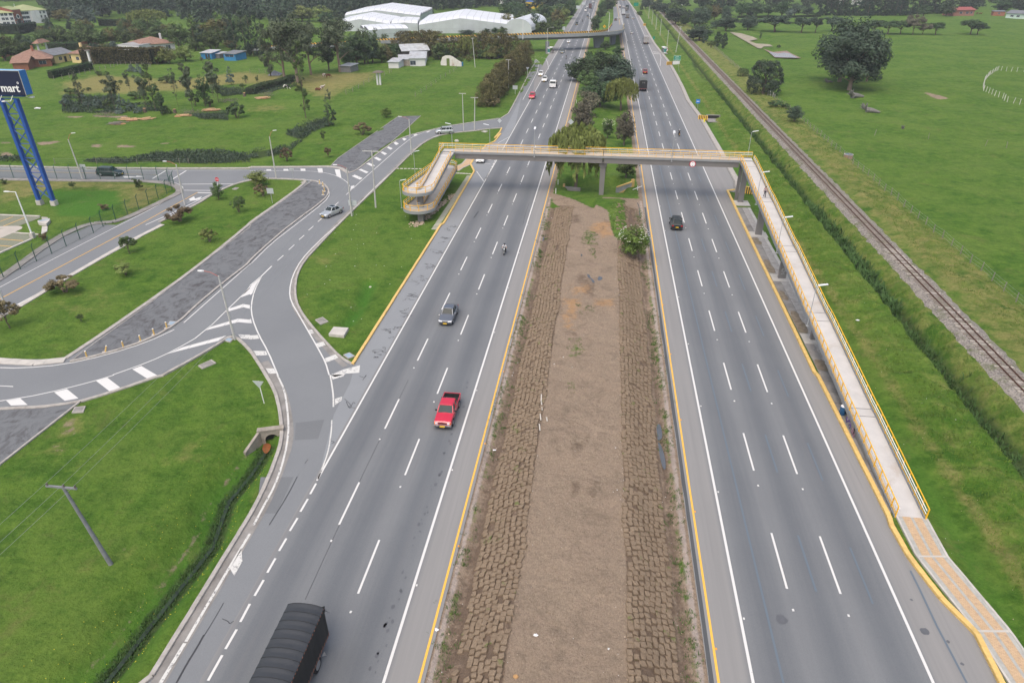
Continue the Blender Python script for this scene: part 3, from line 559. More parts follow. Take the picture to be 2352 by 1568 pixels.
tag(st.build('oil_stains', M('oil', (.10,.105,.115), .6)), kind='structure')
quad = MB(); quad.poly(GP('D1 430,450 700,418 640,600 420,612'), .0215); quad.poly(GP('D1 100,960 410,958 250,1300 60,1300'), .0215); tag(quad.build('asphalt_patch', asphalt('asphalt_patch', .165)), kind='structure')
eg = MB()
for y0 in range(4, 120, 2): eg.add([(8.72 + .10*float(vnoise(0, y, 2.2)), y, .030) for y in (y0, y0+2)] + [(9.05, y0+2, .030), (9.05, y0, .030)], [(3,2,1,0)])
fix_normals(tag(eg.build('asphalt_edge_strip', A_EDGE), kind='structure'))
# ---------------------------------------------------------------- median: turf blocks, litter, puddles
rg = random.Random(11); vs, fs, cols = [], [], []
def block(cx, cy, a, w_, l_, tint):
    ca, sa = cos(a), sin(a); n = len(vs)
    def P3(u, v, dz): x, y = cx + u*ca - v*sa, cy + u*sa + v*ca; return (x, y, HZ(x, y) + dz) 
    zc = HZ(cx, cy); gx_ = (HZ(cx+.2, cy) - HZ(cx-.2, cy))/.4; gy_ = (HZ(cx, cy+.2)-HZ(cx, cy-.2))/.4; tl = rg.uniform(-.07,.07); tm = rg.uniform(-.06,.06)
    def P4(u, v, dz): x, y = u*ca - v*sa, u*sa + v*ca; return (cx+x, cy+y, zc + gx_*x + gy_*y + dz + u*tl + v*tm)
    j = [(rg.uniform(-.05,.05), rg.uniform(-.05,.05)) for _ in range(4)]
    c4 = [(-w_/2,-l_/2),(w_/2,-l_/2),(w_/2,l_/2),(-w_/2,l_/2)]
    mids = []
    for i in range(4):
        a_, b_ = c4[i], c4[(i+1)%4]; mids += [(a_[0]+j[i][0], a_[1]+j[i][1]), ((a_[0]+b_[0])/2*rg.uniform(.95,1.12), (a_[1]+b_[1])/2*rg.uniform(.95,1.12))]
    hgt = rg.uniform(.09,.20)
    for k, dz in ((1.0, -.08), (.99, hgt*.75), (.84, hgt)): vs.extend([P4(u*k, v*k, dz + (rg.uniform(-.015,.015) if dz > 0 else 0)) for u, v in mids])
    vs.append(P4(0, 0, hgt + rg.uniform(-.02,.025))); cols.extend([tint]*25)
    for r_ in range(2):
        for i in range(8): k = (i+1)%8; fs.append((n+r_*8+i, n+r_*8+k, n+(r_+1)*8+k, n+(r_+1)*8+i))
    for i in range(8): fs.append((n+16+i, n+16+(i+1)%8, n+24))
for x0, x1, y0, y1 in ((-7.0, -3.75, 12, 117.5), (3.75, 7.0, 12, 119)):
    y = y0; X0_, X1_ = x0, x1
    while y < y1:
        n = 8; sh = rg.uniform(-.12,.12); x0, x1 = X0_ + .5*(float(vnoise(X0_, y, 5, 61))-.5), X1_ + .5*(float(vnoise(X1_, y, 4, 62))-.5)
        for i in range(n):
            x = x0 + (i+.5)*(x1-x0)/n + sh*.6; yy = y + rg.uniform(-.07,.07) + .46*((i*.37 + .13*int(y/9)) % 1.0)
            if yy > 100 and x < -4.6 + 0: pass
            if rg.random() < .03 or vnoise(x, yy, 1.3, 63) > .90: continue
            if x > 0 and yy > 100 and rg.random() < .75: continue
            block(x, yy, rg.gauss(0,.13) + (.16 if x > 0 else -.10), .41*rg.uniform(.80,1.0), .45*rg.uniform(.74,.95), rg.random())
        y += .46
me = bpy.data.meshes.new('turf_blocks'); me.from_pydata(vs, [], fs)
ca_ = me.color_attributes.new('tint', 'FLOAT_COLOR', 'POINT'); ca_.data.foreach_set('color', np.stack([np.array(cols)]*3 + [np.ones(len(cols))], 1).ravel().astype('f'))
m, nt, b = newmat('dry_turf', .95, 0, .1); P = pos(nt); at_ = N(nt, 'ShaderNodeAttribute', attribute_name='tint')
fib = noise(nt, P, 13, 6, .8, .8); c = mixc(nt, ramp(nt, fib, .3, .7), (.135,.102,.070), (.320,.250,.178)); c = mixc(nt, mth(nt, 'MULTIPLY', at_.outputs['Fac'], .45), c, (.175,.13,.09))
gm = ramp(nt, mth(nt, 'ADD', noise(nt, P, .9, 6, .75), mth(nt, 'MULTIPLY', at_.outputs['Fac'], .12)), .68, .74); c = mixc(nt, mth(nt, 'MULTIPLY', gm, .75), c, (.10,.14,.035))
nt.links.new(c, b.inputs['Base Color']); bump(nt, fib, .8, .04, b); me.materials.append(m)
o = bpy.data.objects.new('turf_blocks', me); C.objects.link(o); tag(o, 'brown dried turf blocks laid in rows on both banks of the median', None, None, 'stuff')
# weeds: tufts of blades
def blades(name, spots, m, label, hgt=.22, n=9, spread=.25, w_=.02):
    r = random.Random(len(spots)); v, f = [], []
    for x, y, s_ in spots:
        for _ in range(n):
            a = r.uniform(0, 2*pi); d = r.random()**.6*spread*s_; bx, by = x + d*cos(a), y + d*sin(a); z = HZ(bx, by); hh = hgt*s_*r.uniform(.5,1.1); lean = r.uniform(.2,.9)*hh; b_ = r.uniform(0, 2*pi); ww_ = w_*s_*r.uniform(.7,1.6)
            px, py = -sin(b_)*ww_, cos(b_)*ww_; k = len(v)
            v += [(bx-px, by-py, z-.03), (bx+px, by+py, z-.03), (bx+lean*.4*cos(b_)+px*.8, by+lean*.4*sin(b_)+py*.8, z+hh*.7), (bx+lean*.4*cos(b_)-px*.8, by+lean*.4*sin(b_)-py*.8, z+hh*.7), (bx+lean*cos(b_), by+lean*sin(b_), z+hh)]
            f += [(k,k+1,k+2,k+3),(k+3,k+2,k+4)]
    me = bpy.data.meshes.new(name); me.from_pydata(v, [], f); me.materials.append(m); o = bpy.data.objects.new(name, me); C.objects.link(o); return tag(o, label, None, None, 'stuff')
GRN = M('weed_green', (.060,.120,.022), .8, .45, 1.5); REED = M('reed_green', (.045,.10,.022), .8, .4, .8); STRW = M('pale_stalks', (.20,.20,.07), .9, .4, .6)
sp = []
for _ in range(2600):
    sd_ = rg.choice((-1,1)); x = sd_*rg.gauss(7.85,.42); y = rg.uniform(15,118)
    if vnoise(x, y, 3.1, 21)*.6 + vnoise(x, y, .9, 22)*.4 > .50: sp.append((x, y, rg.uniform(.4,1.0)))
for s in ('C2 640,1080 760,1050 800,1180 740,1290 620,1250','C2 760,30 920,60 920,190 770,180','C2 840,190 900,230 900,310 850,300','M8 900,460 1200,330 1230,800 1160,1010 1010,990 930,760','C2 700,740 880,760 900,830 760,850','D2 1150,350 1215,370 1200,410 1140,380','D2 640,60 720,60 700,170 650,160'):
    pp = GP(s, 1.0); xa = [p[0] for p in pp]; ya = [p[1] for p in pp]; dens = int((max(xa)-min(xa))*(max(ya)-min(ya))*7)
    for _ in range(min(900, dens)):
        x, y = rg.uniform(min(xa), max(xa)), rg.uniform(min(ya), max(ya))
        if bool(inpoly(np.array([x]), np.array([y]), pp)[0]) and vnoise(x, y, .8, 5) > .35: sp.append((x, y, rg.uniform(.4,.9)))
blades('weeds', sp, GRN, 'green weed tufts along the edges and on the median soil')
sp = [(rg.gauss(39.2,.45), y, rg.uniform(.7,1.5)) for y in np.random.RandomState(3).uniform(84, 128, 1500)] + [(rg.gauss(39.3,.5), y, rg.uniform(.4,.9)) for y in np.random.RandomState(4).uniform(30, 260, 2600)]
blades('reeds', sp, REED, 'dark green reeds filling the canal beside the railway', 1.0, 7, .5, .05)
sp = []
rs = np.random.RandomState(8)
for _ in range(16000):
    y = 25 + 235*rs.rand()**1.5
    x = rs.choice([rs.uniform(31, 37.3), rs.uniform(41, 43.2), rs.uniform(48.8, 55)], p=[.48,.14,.38]); sp.append((x, y, rs.uniform(.4,1.2)))
blades('tall_grass', sp, M('tall_grass_blades', (.105,.175,.020), .9, .4, .25), 'tall tussocky grass on the verge between ramp and railway', .22, 5, .45, .022)
sp = [(x_ - .15 + rs.normal()*.27, y_ + rs.normal()*.2, rs.uniform(.4,1)) for x_, y_ in resample(DITCH, .08) for _ in range(4) if y_ > 12]
blades('ditch_weeds', sp, REED, 'rank weeds along the narrow ditch in the left lawn', .24, 6, .35, .03)
fl = MB()
for (x_, y_) in resample(DITCH, .25):
    for _ in range(2):
        x, y = x_ + rs.choice([rs.normal(1.3,.3), rs.normal(-2.5,1.5)]), y_ + rs.normal()*.5; z = HZ(x, y) + .12; r = rs.uniform(.018,.03); fl.add([(x-r,y,z),(x,y-r,z),(x+r,y,z),(x,y+r,z)], [(0,1,2,3)])
tag(fl.build('dandelions', M('dandelion', (.85,.68,.05), .8)), 'small yellow dandelion flowers scattered beside the left ditch', kind='stuff')
lt = MB(); l2 = MB()
for k in range(1900):
    x = rg.choice((rg.uniform(-4,4), rg.gauss(-3.7,.35), rg.gauss(3.7,.35), rg.gauss(3.6,.3), rg.gauss(-7.6,.4), rg.gauss(7.6,.5), rg.uniform(28,36))); y = rg.uniform(18, 118); z = HZ(x, y) + rg.uniform(.02,.08); s_ = rg.uniform(.015,.05) * (2.2 if rg.random() < .04 else 1)
    (lt if rg.random() < .22 else l2).add([(x+s_*rg.uniform(.5,1)*cos(a), y+s_*rg.uniform(.5,1)*sin(a), z+rg.uniform(-.02,.03)) for a in (0,1.3,2.5,3.9,5.1)], [(0,1,2,3,4)])
for k in range(60):
    x, y = rg.uniform(-44,-27), rg.uniform(62, 110)
    if bool(inpoly(np.array([x]), np.array([y]), ISLAND_F)[0]): s_ = rg.uniform(.03,.1); lt.add([(x+s_*cos(a), y+s_*sin(a), .06) for a in (0,1.3,2.5,3.9,5.1)], [(0,1,2,3,4)])
tag(lt.build('litter', M('litter_white', (.62,.62,.60), .7)), 'white scraps of litter strewn over the median and verges', kind='stuff')
tag(l2.build('gravel_bits', M('pebbles', (.42,.33,.25), .9, .4, 5)), 'pale pebbles and brick crumbs on the median bank', kind='stuff')
WAT, nt, b = newmat('puddle_water', .06, 0, .5); b.inputs['Base Color'].default_value = (.10,.11,.12,1)
def puddle(s, z, name='puddle', label=None, m=None):
    o = sheet(name, smooth_line(GP(s, z) + GP(s, z)[:1], 2)[:-1], z, m or WAT); return o
puddle('M8 1350,400 1420,405 1440,450 1475,470 1450,520 1465,640 1440,660 1475,740 1420,700 1395,600 1400,520', -.14); puddle('B2 450,965 490,970 475,1030 460,1070 420,1060 440,1020', -.14)
puddle('C2 820,460 845,470 850,495 880,515 895,540 870,545 855,505 825,490', 1.06); puddle('C2 930,480 965,490 960,510 930,525 915,510', 1.06); puddle('D2 1480,460 1510,460 1530,560 1520,600 1490,620 1455,560', -.16); puddle('D2 1480,620 1520,660 1560,800 1560,900 1520,860', -.17); puddle('C2 395,115 420,108 410,150 385,155', -.14); puddle('C2 760,270 780,280 760,300', 1.05)
puddle('D1 165,640 200,650 190,700 150,745 110,700 130,640', -1.12, m=M('rusty_water', (.22,.085,.035), .25, .2, 2))
sheet('ditch_water', offset(DITCH, .16) + offset(DITCH, -.16)[::-1], -1.16, M('ditch_water_m', (.022,.035,.02), .35, .5, 1.0))
pond_m, nt, b = newmat('pond_water', .08, 0, .5); b.inputs['Base Color'].default_value = (.35,.33,.34,1)
mud_m = M('pond_mud', (.24,.17,.14), .8, .2, .5)
sheet('pond_mud', GP('R3 1680,580 1745,620 1820,685 2090,692 2130,690 2020,640 1960,605 1880,612 1800,620 1740,600'), .24, mud_m); sheet('pond', GP('R3 1745,622 1800,628 1860,640 1930,628 2000,640 2090,690 1825,682'), .30, pond_m)
sheet('dry_pond_bed', GP('R3 1290,385 1330,410 1500,505 1620,575 1660,580 1690,555 1800,555 1760,530 1600,520 1520,490 1620,470 1560,440 1420,400'), .27, M('pond_bed', (.30,.27,.20), .95, .2, .3, stain=(.17,.19,.10)))

bp = MB()
for y0, y1, xa, xb in ((92.8, 97.5, 25.0, 26.1), (104.0, 106.5, 25.0, 26.3), (75.0, 80.5, 25.0, 26.3), (84.0, 86.5, 25.0, 25.9), (66.5, 68.5, 25.0, 26.4)): bp.poly(smooth_line([(xa, y0), (lerp(xa, xb, .8), y0-.4), (xb, lerp(y0, y1, .35)), (lerp(xa, xb, .7), lerp(y0, y1, .6)), (lerp(xa, xb, .9), y1), (xa, y1+.3), (xa, y0)], 1)[:-1], .072)
fix_normals(tag(bp.build('bare_patch', M('verge_dirt', (.20,.165,.12), 1, .35, 2, stain=(.10,.13,.05), bmp=.5)), kind='structure'))
# ---------------------------------------------------------------- railway
rg = random.Random(21)
bal_m, nt, b = newmat('ballast_stone', .95, 0, .2); P = pos(nt); vo = N(nt, 'ShaderNodeTexVoronoi'); vo.inputs['Scale'].default_value = 7; nt.links.new(P, vo.inputs[0])
c = mixc(nt, vo.outputs['Color'], (.11,.10,.095), (.36,.33,.29)); c = mixc(nt, mth(nt, 'MULTIPLY', ramp(nt, noise(nt, P, .5, 6, .7), .52, .66), .8), c, (.10,.12,.045)); nt.links.new(c, b.inputs['Base Color']); bump(nt, vo.outputs['Distance'], .8, .08, b)
mb = MB(); yy = np.arange(8, 1101, 1.0); r_ = np.random.RandomState(2)
ea, eb = 42.75 + r_.normal(0, .12, len(yy)), 47.0 + r_.normal(0, .16, len(yy))
prof = [[(ea[i], y, .10), (43.5, y, .48), (44.1, y, .56), (45.2, y, .56), (46.0, y, .48), (eb[i], y, .02)] for i, y in enumerate(yy)]
mb.loft(prof, cap=False, closed=False); o = mb.build('railway_ballast', bal_m); fix_normals(o); o['kind'] = 'structure'
track = empty('railway_track', (44.65, 8, .5), 0, 'single rusty railway track on grey ballast running beside the motorway', 'railway track')
RUST = M('rusty_rail', (.135,.075,.055), .7, .2, 3, metal=.3)
for x in (-.47, .47):
    mb = MB(); mb.box(x-.06, x+.06, 0, 1090, .10, .12); mb.box(x-.015, x+.015, 0, 1090, .12, .2); mb.box(x-.035, x+.035, 0, 1090, .2, .235); mb.build('rail', RUST, track)
SLP = M('sleeper_wood', (.20,.17,.145), .9, .35, 1.3)
sl0 = MB().bbox(-.95, .95, -.11, .11, .0, .13, .02).mesh('sleeper', SLP); sl1 = MB().bbox(-1.02, .95, -.11, .11, .0, .14, .02).mesh('sleeper_pale', M('sleeper_pale', (.36,.33,.29), .9, .2, 2))
Y0 = 42 - 8
for k in range(100):
    s = bpy.data.objects.new('sleeper', sl1 if rg.random() < .35 else sl0); C.objects.link(s); s.parent = track; s.location = (rg.uniform(-.06,.06), Y0 + k*.62, -.02); s.rotation_euler.z = rg.uniform(-.04,.04)
mb = MB()
for k in list(range(-50, 0)) + list(range(100, 1100)):
    y = Y0 + k*.62
    if 0 < y < 700: mb.box(-.95 + rg.uniform(-.1,.1), .95, y-.11, y+.11, 0, .12)
tag(mb.build('sleepers', SLP, track), kind='stuff')
# ---------------------------------------------------------------- footbridge
YR = M('railing_yellow', (.80,.45,.02), .45, .06, 3); WR = M('railing_white', (.78,.77,.74), .4, .04, 3); FB_C = M('bridge_concrete', (.43,.42,.41), .85, .10, .5, stain=(.30,.29,.28)); GIRD = M('bridge_grey_paint', (.185,.178,.172), .6, .05, .8); FASC = M('bridge_fascia', (.26,.275,.28), .7, .08, .8)
DECK = M('deck_concrete', (.48,.47,.455), .85, .09, .6, stain=(.37,.32,.27))
fb = empty('footbridge', (0, 126.8, 0), 0, 'grey steel footbridge with yellow and white railings spanning both carriageways, spiral ramp at one end', 'footbridge')
def L_(p): return (p[0], p[1] - 126.8, p[2])
def off3(pts, d):
    o2 = offset([(p[0], p[1]) for p in pts], d); return [(a[0], a[1], p[2]) for a, p in zip(o2, pts)]
def slab3(pts, wd, th, name, m, edge=.12):
    """deck following a 3D centre line with a raised kerb on both sides"""
    mb = MB(); a, b_ = off3(pts, wd/2), off3(pts, -wd/2); rings = [[L_((p[0],p[1],p[2]-th)), L_((q[0],q[1],q[2]-th)), L_(q), L_(p)] for p, q in zip(a, b_)]; mb.loft(rings); fix_normals(mb.build(name, m, fb))
    for s_ in (1, -1):
        mb = MB(); c1, c2 = off3(pts, s_*(wd/2+.01)), off3(pts, s_*(wd/2+.14)); rings = [[L_((p[0],p[1],p[2]-th-.05)), L_((q[0],q[1],q[2]-th-.05)), L_((q[0],q[1],q[2]+edge)), L_((p[0],p[1],p[2]+edge))] for p, q in zip(c1, c2)]; mb.loft(rings); fix_normals(mb.build('fascia', FASC, fb))
def resample3(pts, step):
    out = [pts[0]]; acc = 0
    for a, b_ in zip(pts[:-1], pts[1:]):
        L = math.dist(a, b_); t = step - acc
        while t < L - 1e-6: out.append(tuple(lerp(a[i], b_[i], t/L) for i in range(3))); t += step
        acc = L - (t - step)
    return out + [pts[-1]]
def railing(pts, side, wd, inward, step=1.55, post=.10):
    p = off3(pts, side*(wd/2+.07)); inn = off3(pts, side*(wd/2-.06)); mb = MB(); up = lambda q, z: L_((q[0], q[1], q[2]+z))
    for q in resample3(p, step): mb.bar(up(q, .02), up(q, 1.12), post, .05)
    for z in (.25, .45): mb.path([up(q, z) for q in p], .03, 4)
    mb.path([up(q, 1.14) for q in p], .05, 5); mb.build('railing', YR, fb)
    mb = MB()
    for z in (.66, .95): mb.path([up(q, z) for q in inn], .042, 5)
    mb.build('handrail', WR, fb)
main = [(-28.95, 126.85, 7.3), (-10, 126.85, 7.34), (10, 126.85, 7.34), (27.5, 126.85, 7.3)]; slab3(main, 2.1, .22, 'deck', DECK)
gm = MB(); gm.box(-26.5, .85, -.95, -.75, 6.12, 7.03); gm.box(1.15, 25.1, -.95, -.75, 6.12, 7.03); gm.box(-26.5, .85, .75, .95, 6.12, 7.03); gm.box(1.15, 25.1, .75, .95, 6.12, 7.03); gm.box(-26.5, 25.1, -1.02, -.68, 6.10, 6.16); gm.build('girder', GIRD, fb)
def arc(cx, cy, r, a0, a1, z0, z1, n=12): return [(cx + r*cos(lerp(a0, a1, i/n)), cy + r*sin(lerp(a0, a1, i/n)), lerp(z0, z1, i/n)) for i in range(n+1)]
RA = [(-27.65, 125.6, 7.3), (-27.65, 122.5, 7.15), (-27.95, 109.6, 5.05)] + arc(-29.5, 109.4, 1.5, 0, -pi, 5.0, 4.85)[0:] 
RB = [(-31.0, 109.6, 4.85), (-30.3, 128.3, 3.55)]; FT_ = arc(-29.1, 128.5, 1.25, pi, 0, 3.5, 3.4)
RC = [(-27.85, 128.3, 3.4), (-27.85, 109.2, 2.12)]; LT = arc(-29.4, 109.0, 1.55, 0, -pi, 2.1, 2.0)
RD = [(-30.95, 109.2, 1.98), (-30.5, 128, .45), (-30.3, 133, .02)]
upper = RA + RB[1:]; helix = upper + FT_[1:] + RC[1:] + LT[1:] + RD[1:]
slab3(RA[:3] , 2.1, .25, 'ramp', DECK); slab3(RA[2:], 2.1, .3, 'landing', DECK); slab3(RB, 2.0, .25, 'ramp', DECK); slab3(FT_, 2.0, .25, 'landing', DECK); slab3(RC, 2.05, .25, 'ramp', DECK); slab3([RC[-1]] + LT, 2.1, .3, 'landing', DECK); slab3(RD, 2.0, .25, 'ramp', DECK)
hl = resample3(RA[1:] + RB[1:] + FT_ + RC[1:] + LT + RD[1:], .8)
railing(hl, 1, 2.1, 1); railing(hl, -1, 2.1, 1)
ramp_z = lambda y: (y-44)/(126-44)*7.3 if y < 126 else 7.3
RR_ = [(26.35, 125.7, 7.3), (26.35, 122.6, 7.2)]
for a, b_ in ((109.3, 107.4), (92.4, 90.4), (75, 73), (57.6, 56.4)): RR_ += [(26.35, a, ramp_z((a+b_)/2)+.05), (26.35, b_, ramp_z((a+b_)/2))]
RR_ += [(26.35, 44.0, .0)]
for a, b_ in zip(RR_[:-1], RR_[1:]):
    slab3([a, b_], 2.15, .32 if a[2] > 1.2 else .12, 'ramp', DECK)
JG = M('joint_grey', (.16,.16,.16))
for p in RR_[1:-1]: MB().box(25.3, 27.4, p[1]-126.8-.04, p[1]-126.8+.04, p[2]-.02, p[2]+.012).build('expansion_joint', JG, fb)
for p in ((-27.65, 122.5, 7.15), (-27.9, 124.4, 7.26)): MB().box(p[0]-1.05, p[0]+1.05, p[1]-126.8-.04, p[1]-126.8+.04, p[2]-.02, p[2]+.012).build('expansion_joint', JG, fb)
gm = MB()
for a, b_ in zip(RR_[:-1], RR_[1:]):
    if b_[2] > 1.1:
        for x in (-.75, .75): gm.bar(L_((26.35+x, a[1], a[2]-.62)), L_((26.35+x, b_[1], b_[2]-.62)), .18, .55)
gm.build('girder', GIRD, fb)
mb = MB(); pr = [(57.4, 1.05), (44.4, .0)]
mb.add([L_((x, y, z)) for x in (25.26, 27.46) for y, z in ((57.4,-.1),(44.4,-.1),(44.4,.02),(57.4,1.1))], [(0,1,2,3),(7,6,5,4),(0,3,7,4),(3,2,6,7),(1,5,6,2),(0,4,5,1)])
fix_normals(mb.build('ramp_wall', M('stained_concrete', (.25,.24,.225), .9, .3, .8, stain=(.10,.10,.10), bmp=.3), fb))
hr = resample3(RR_, .9)
railing(hr, 1, 2.15, 1, 1.5, .09); railing(hr, -1, 2.15, 1, 1.5, .09)
railing([(-29.9, 126.85, 7.3), (27.6, 126.85, 7.3)], 1, 2.1, 1, 1.6, .05); railing([(-26.4, 126.85, 7.3), (25.2, 126.85, 7.3)], -1, 2.1, 1, 1.6, .05)
railing([(-29.0, 128.0, 7.3), (-29.0, 124.2, 7.2)], -1, .1, 1); 
def column(x, y, wx, wy, z1, m=GIRD, top=None):
    mb = MB(); z0 = HZ(x, y) - .1; t = top or 1.0
    mb.loft([[(x+sx*wx/2*k, y-126.8+sy*wy/2*k, z) for sx, sy in ((-1,-1),(1,-1),(1,1),(-1,1))] for z, k in ((z0, 1), (z1, t))]); mb.build('column', m, fb)
column(1.05, 126.75, .85, .55, 5.4, top=1.18); mb = MB(); mb.loft([[(1.05+sx*a, -.05+sy*.45, z) for sx, sy in ((-1,-1),(1,-1),(1,1),(-1,1))] for z, a in ((5.2,.5),(5.6,.72),(6.35,.72))]); mb.build('column_cap', GIRD, fb); MB().box(.96, 1.04, -1.09, -1.0, 6.3, 8.45).build('joint_post', M('dark_joint', (.05,.05,.05)), fb)
column(26.25, 125.15, .95, .5, 6.85); column(25.75, 126.9, .5, .45, 6.6)
for y in (108.2, 91, 73.4): column(26.35, y, 1.0, .5, ramp_z(y)-.45); MB().box(25.3, 27.3, y-127.3, y-126.3, ramp_z(y)-.62, ramp_z(y)-.36).build('corbel', FASC, fb)
column(-28.95, 107.75, .95, .6, 1.75); column(-29.15, 108.9, .9, .7, 4.62, top=.95); column(-28.4, 123.2, .35, .35, 2.8); column(-28.4, 127.3, .35, .35, 3.1); column(-28.0, 117, .4, .4, 2.4); column(-30.6, 121, .35, .35, 3.8)
# painted graffiti on the ramp wall and a column
gp, gq = MB(), MB()
def blob(mb, x, ys_, zs_, r, k=9, sgn=-1): mb.add([(x, ys_ + r*1.0*rg.uniform(.75,1.1)*cos(2*pi*i/k), zs_ + r*rg.uniform(.7,1.1)*sin(2*pi*i/k)) for i in range(k)], [tuple(range(k))])
for y, z, r in ((56.6,.5,.36),(56.1,.52,.36),(55.7,.45,.3)): blob(gp, 25.10, y-126.8, z, r)
for y, z, r in ((56.5,.6,.14),(56.2,.38,.15),(55.9,.6,.12),(55.75,.36,.1)): blob(gp.__class__() if 0 else gq, 25.092, y-126.8, z, r)
MB().box(25.105, 25.115, -72.0, -70.0, .0, 1.1).build('wall_face', M('stained_concrete', (.2,.2,.2)), fb)
gp.build('graffiti', M('violet_paint', (.09,.05,.23), .7, .2, 3), fb); gq.build('graffiti', M('grey_paint', (.36,.35,.33), .7), fb)
gp = MB()
for _ in range(16): blob(gp, 25.094 - rg.uniform(0,.004), 54.75-126.8 + rg.uniform(-.4,.4), .36 + rg.uniform(-.25,.3), rg.uniform(.05,.12), 6)
gp.build('graffiti', M('pink_paint', (.45,.20,.32), .7, .4, 6), fb)
mb = MB(); mb.path([(26.35+.26*cos(a), 90.73-126.8, 1.3+.32*sin(a)) for a in np.linspace(0, 6.3, 14)], .02, 4); mb.path([(26.35+.14*cos(a)*(1+.4*sin(3*a)), 90.73-126.8, 1.28+.2*sin(a)) for a in np.linspace(0, 6.3, 18)], .02, 4); mb.path([(26.12, 90.73-126.8, .72), (26.2, 90.73-126.8, .86), (26.28, 90.73-126.8, .72), (26.36, 90.73-126.8, .86), (26.44, 90.73-126.8, .74), (26.56, 90.73-126.8, .8)], .02, 4); mb.build('graffiti', M('pale_grey_paint', (.5,.5,.5)), fb)
RED = M('sign_red', (.50,.03,.05), .5, .05); WHT = M('sign_white', (.80,.80,.80), .5, .03); BLK = M('black_matt', (.015,.015,.015), .6, .05); BACK = M('sign_back', (.52,.56,.58), .5, .06, 2, metal=.3); STEEL = M('galvanised', (.42,.44,.45), .5, .1, 2, metal=.4)
sx_, sy_ = G('B2', 1808, 592, 6.55); sgn = empty('height_limit_sign', (sx_, 125.58, 6.55), 0, 'round red and white height limit sign on the footbridge girder', 'traffic sign')
MB().tube((0,.03,0), (0,-.03,0), .56, n=28).build('rim', RED, sgn); MB().tube((0,-.02,0), (0,-.045,0), .44, n=28).build('face', WHT, sgn); MB().add([(-.12,-.05,.33),(.12,-.05,.33),(0,-.05,.20),(-.12,-.05,-.33),(.12,-.05,-.33),(0,-.05,-.20)], [(0,2,1),(3,4,5)]).build('arrow', BLK, sgn)
def text(name, s, size, m, parent, loc, rot=(pi/2, 0, 0), ext=.01, offs=0.0, align='CENTER'):
    cu = bpy.data.curves.new(name, 'FONT'); cu.body = s; cu.size = size; cu.extrude = ext; cu.offset = offs; cu.align_x = align; cu.align_y = 'CENTER'; cu.resolution_u = 3
    t = bpy.data.objects.new(name, cu); C.objects.link(t); bpy.context.view_layer.update()
    me = bpy.data.meshes.new_from_object(t.evaluated_get(bpy.context.evaluated_depsgraph_get())); bpy.data.objects.remove(t); bpy.data.curves.remove(cu)
    me.materials.clear(); me.materials.append(m); o = bpy.data.objects.new(name, me); C.objects.link(o); o.parent = parent; o.location = loc; o.rotation_euler = rot; return o
# solar lamps standing on the bridge and beside it
POLE_G = M('grey_pole', (.36,.38,.39), .5, .08, 2)
def solar_lamp(x, y, zb, hgt, label, rz=0.0, group='slim solar lamps of the footbridge'):
    o = empty('solar_lamp', (x, y, zb), rz, label, 'lamp', group)
    MB().tube((0,0,0), (0,0,hgt), .055, .04, 8).build('pole', POLE_G, o); MB().box(-.16, .16, -.16, .16, 0, .03).build('base_plate', POLE_G, o)
    mb = MB(); mb.tube((0,0,hgt-.05), (.25,0,hgt+.1), .025); mb.build('arm', POLE_G, o)
    mb = MB(); mb.add([(p[0], p[1], p[2]) for p in [(.15,-.16,hgt+.06),(1.15,-.16,hgt+.24),(1.15,.16,hgt+.24),(.15,.16,hgt+.06),(.15,-.16,hgt+.12),(1.15,-.16,hgt+.30),(1.15,.16,hgt+.30),(.15,.16,hgt+.12)]], [(3,2,1,0),(4,5,6,7),(0,1,5,4),(1,2,6,5),(2,3,7,6),(3,0,4,7)]); mb.build('lamp_head', M('lamp_white', (.70,.72,.74), .4), o); return o
def rampz_at(y): return ramp_z(y)
for y, lb in ((107.6, 'slim solar lamp on the long ramp beside the walking person'), (91.0, 'slim solar lamp on the long ramp above the graffiti column'), (72.8, 'slim solar lamp on the long ramp nearest the stained wall')): solar_lamp(25.0, y, ramp_z(y)-.5, 5.0, lb)
solar_lamp(-11.6, 125.55, 6.9, 4.9, 'slim solar lamp on the deck above the left carriageway', pi/2); solar_lamp(13.2, 125.55, 6.9, 4.9, 'slim solar lamp on the deck above the right carriageway', pi/2); solar_lamp(26.9, 128.4, 6.9, 4.9, 'slim solar lamp at the corner where the deck meets the long ramp', .1)
solar_lamp(*G('FB', 105, 1145), 0, 4.9, 'slim solar lamp on the grass left of the spiral ramp', .1); solar_lamp(*G('FB', 318, 645), 0, 4.9, 'slim solar lamp on the grass behind the spiral ramp', .1); solar_lamp(-27.4, 128.1, 6.9, 4.9, 'slim solar lamp on the deck corner above the spiral ramp', pi); solar_lamp(-20.2, 128.1, 6.9, 4.9, 'slim solar lamp on the deck above the parked white off-roader', pi)
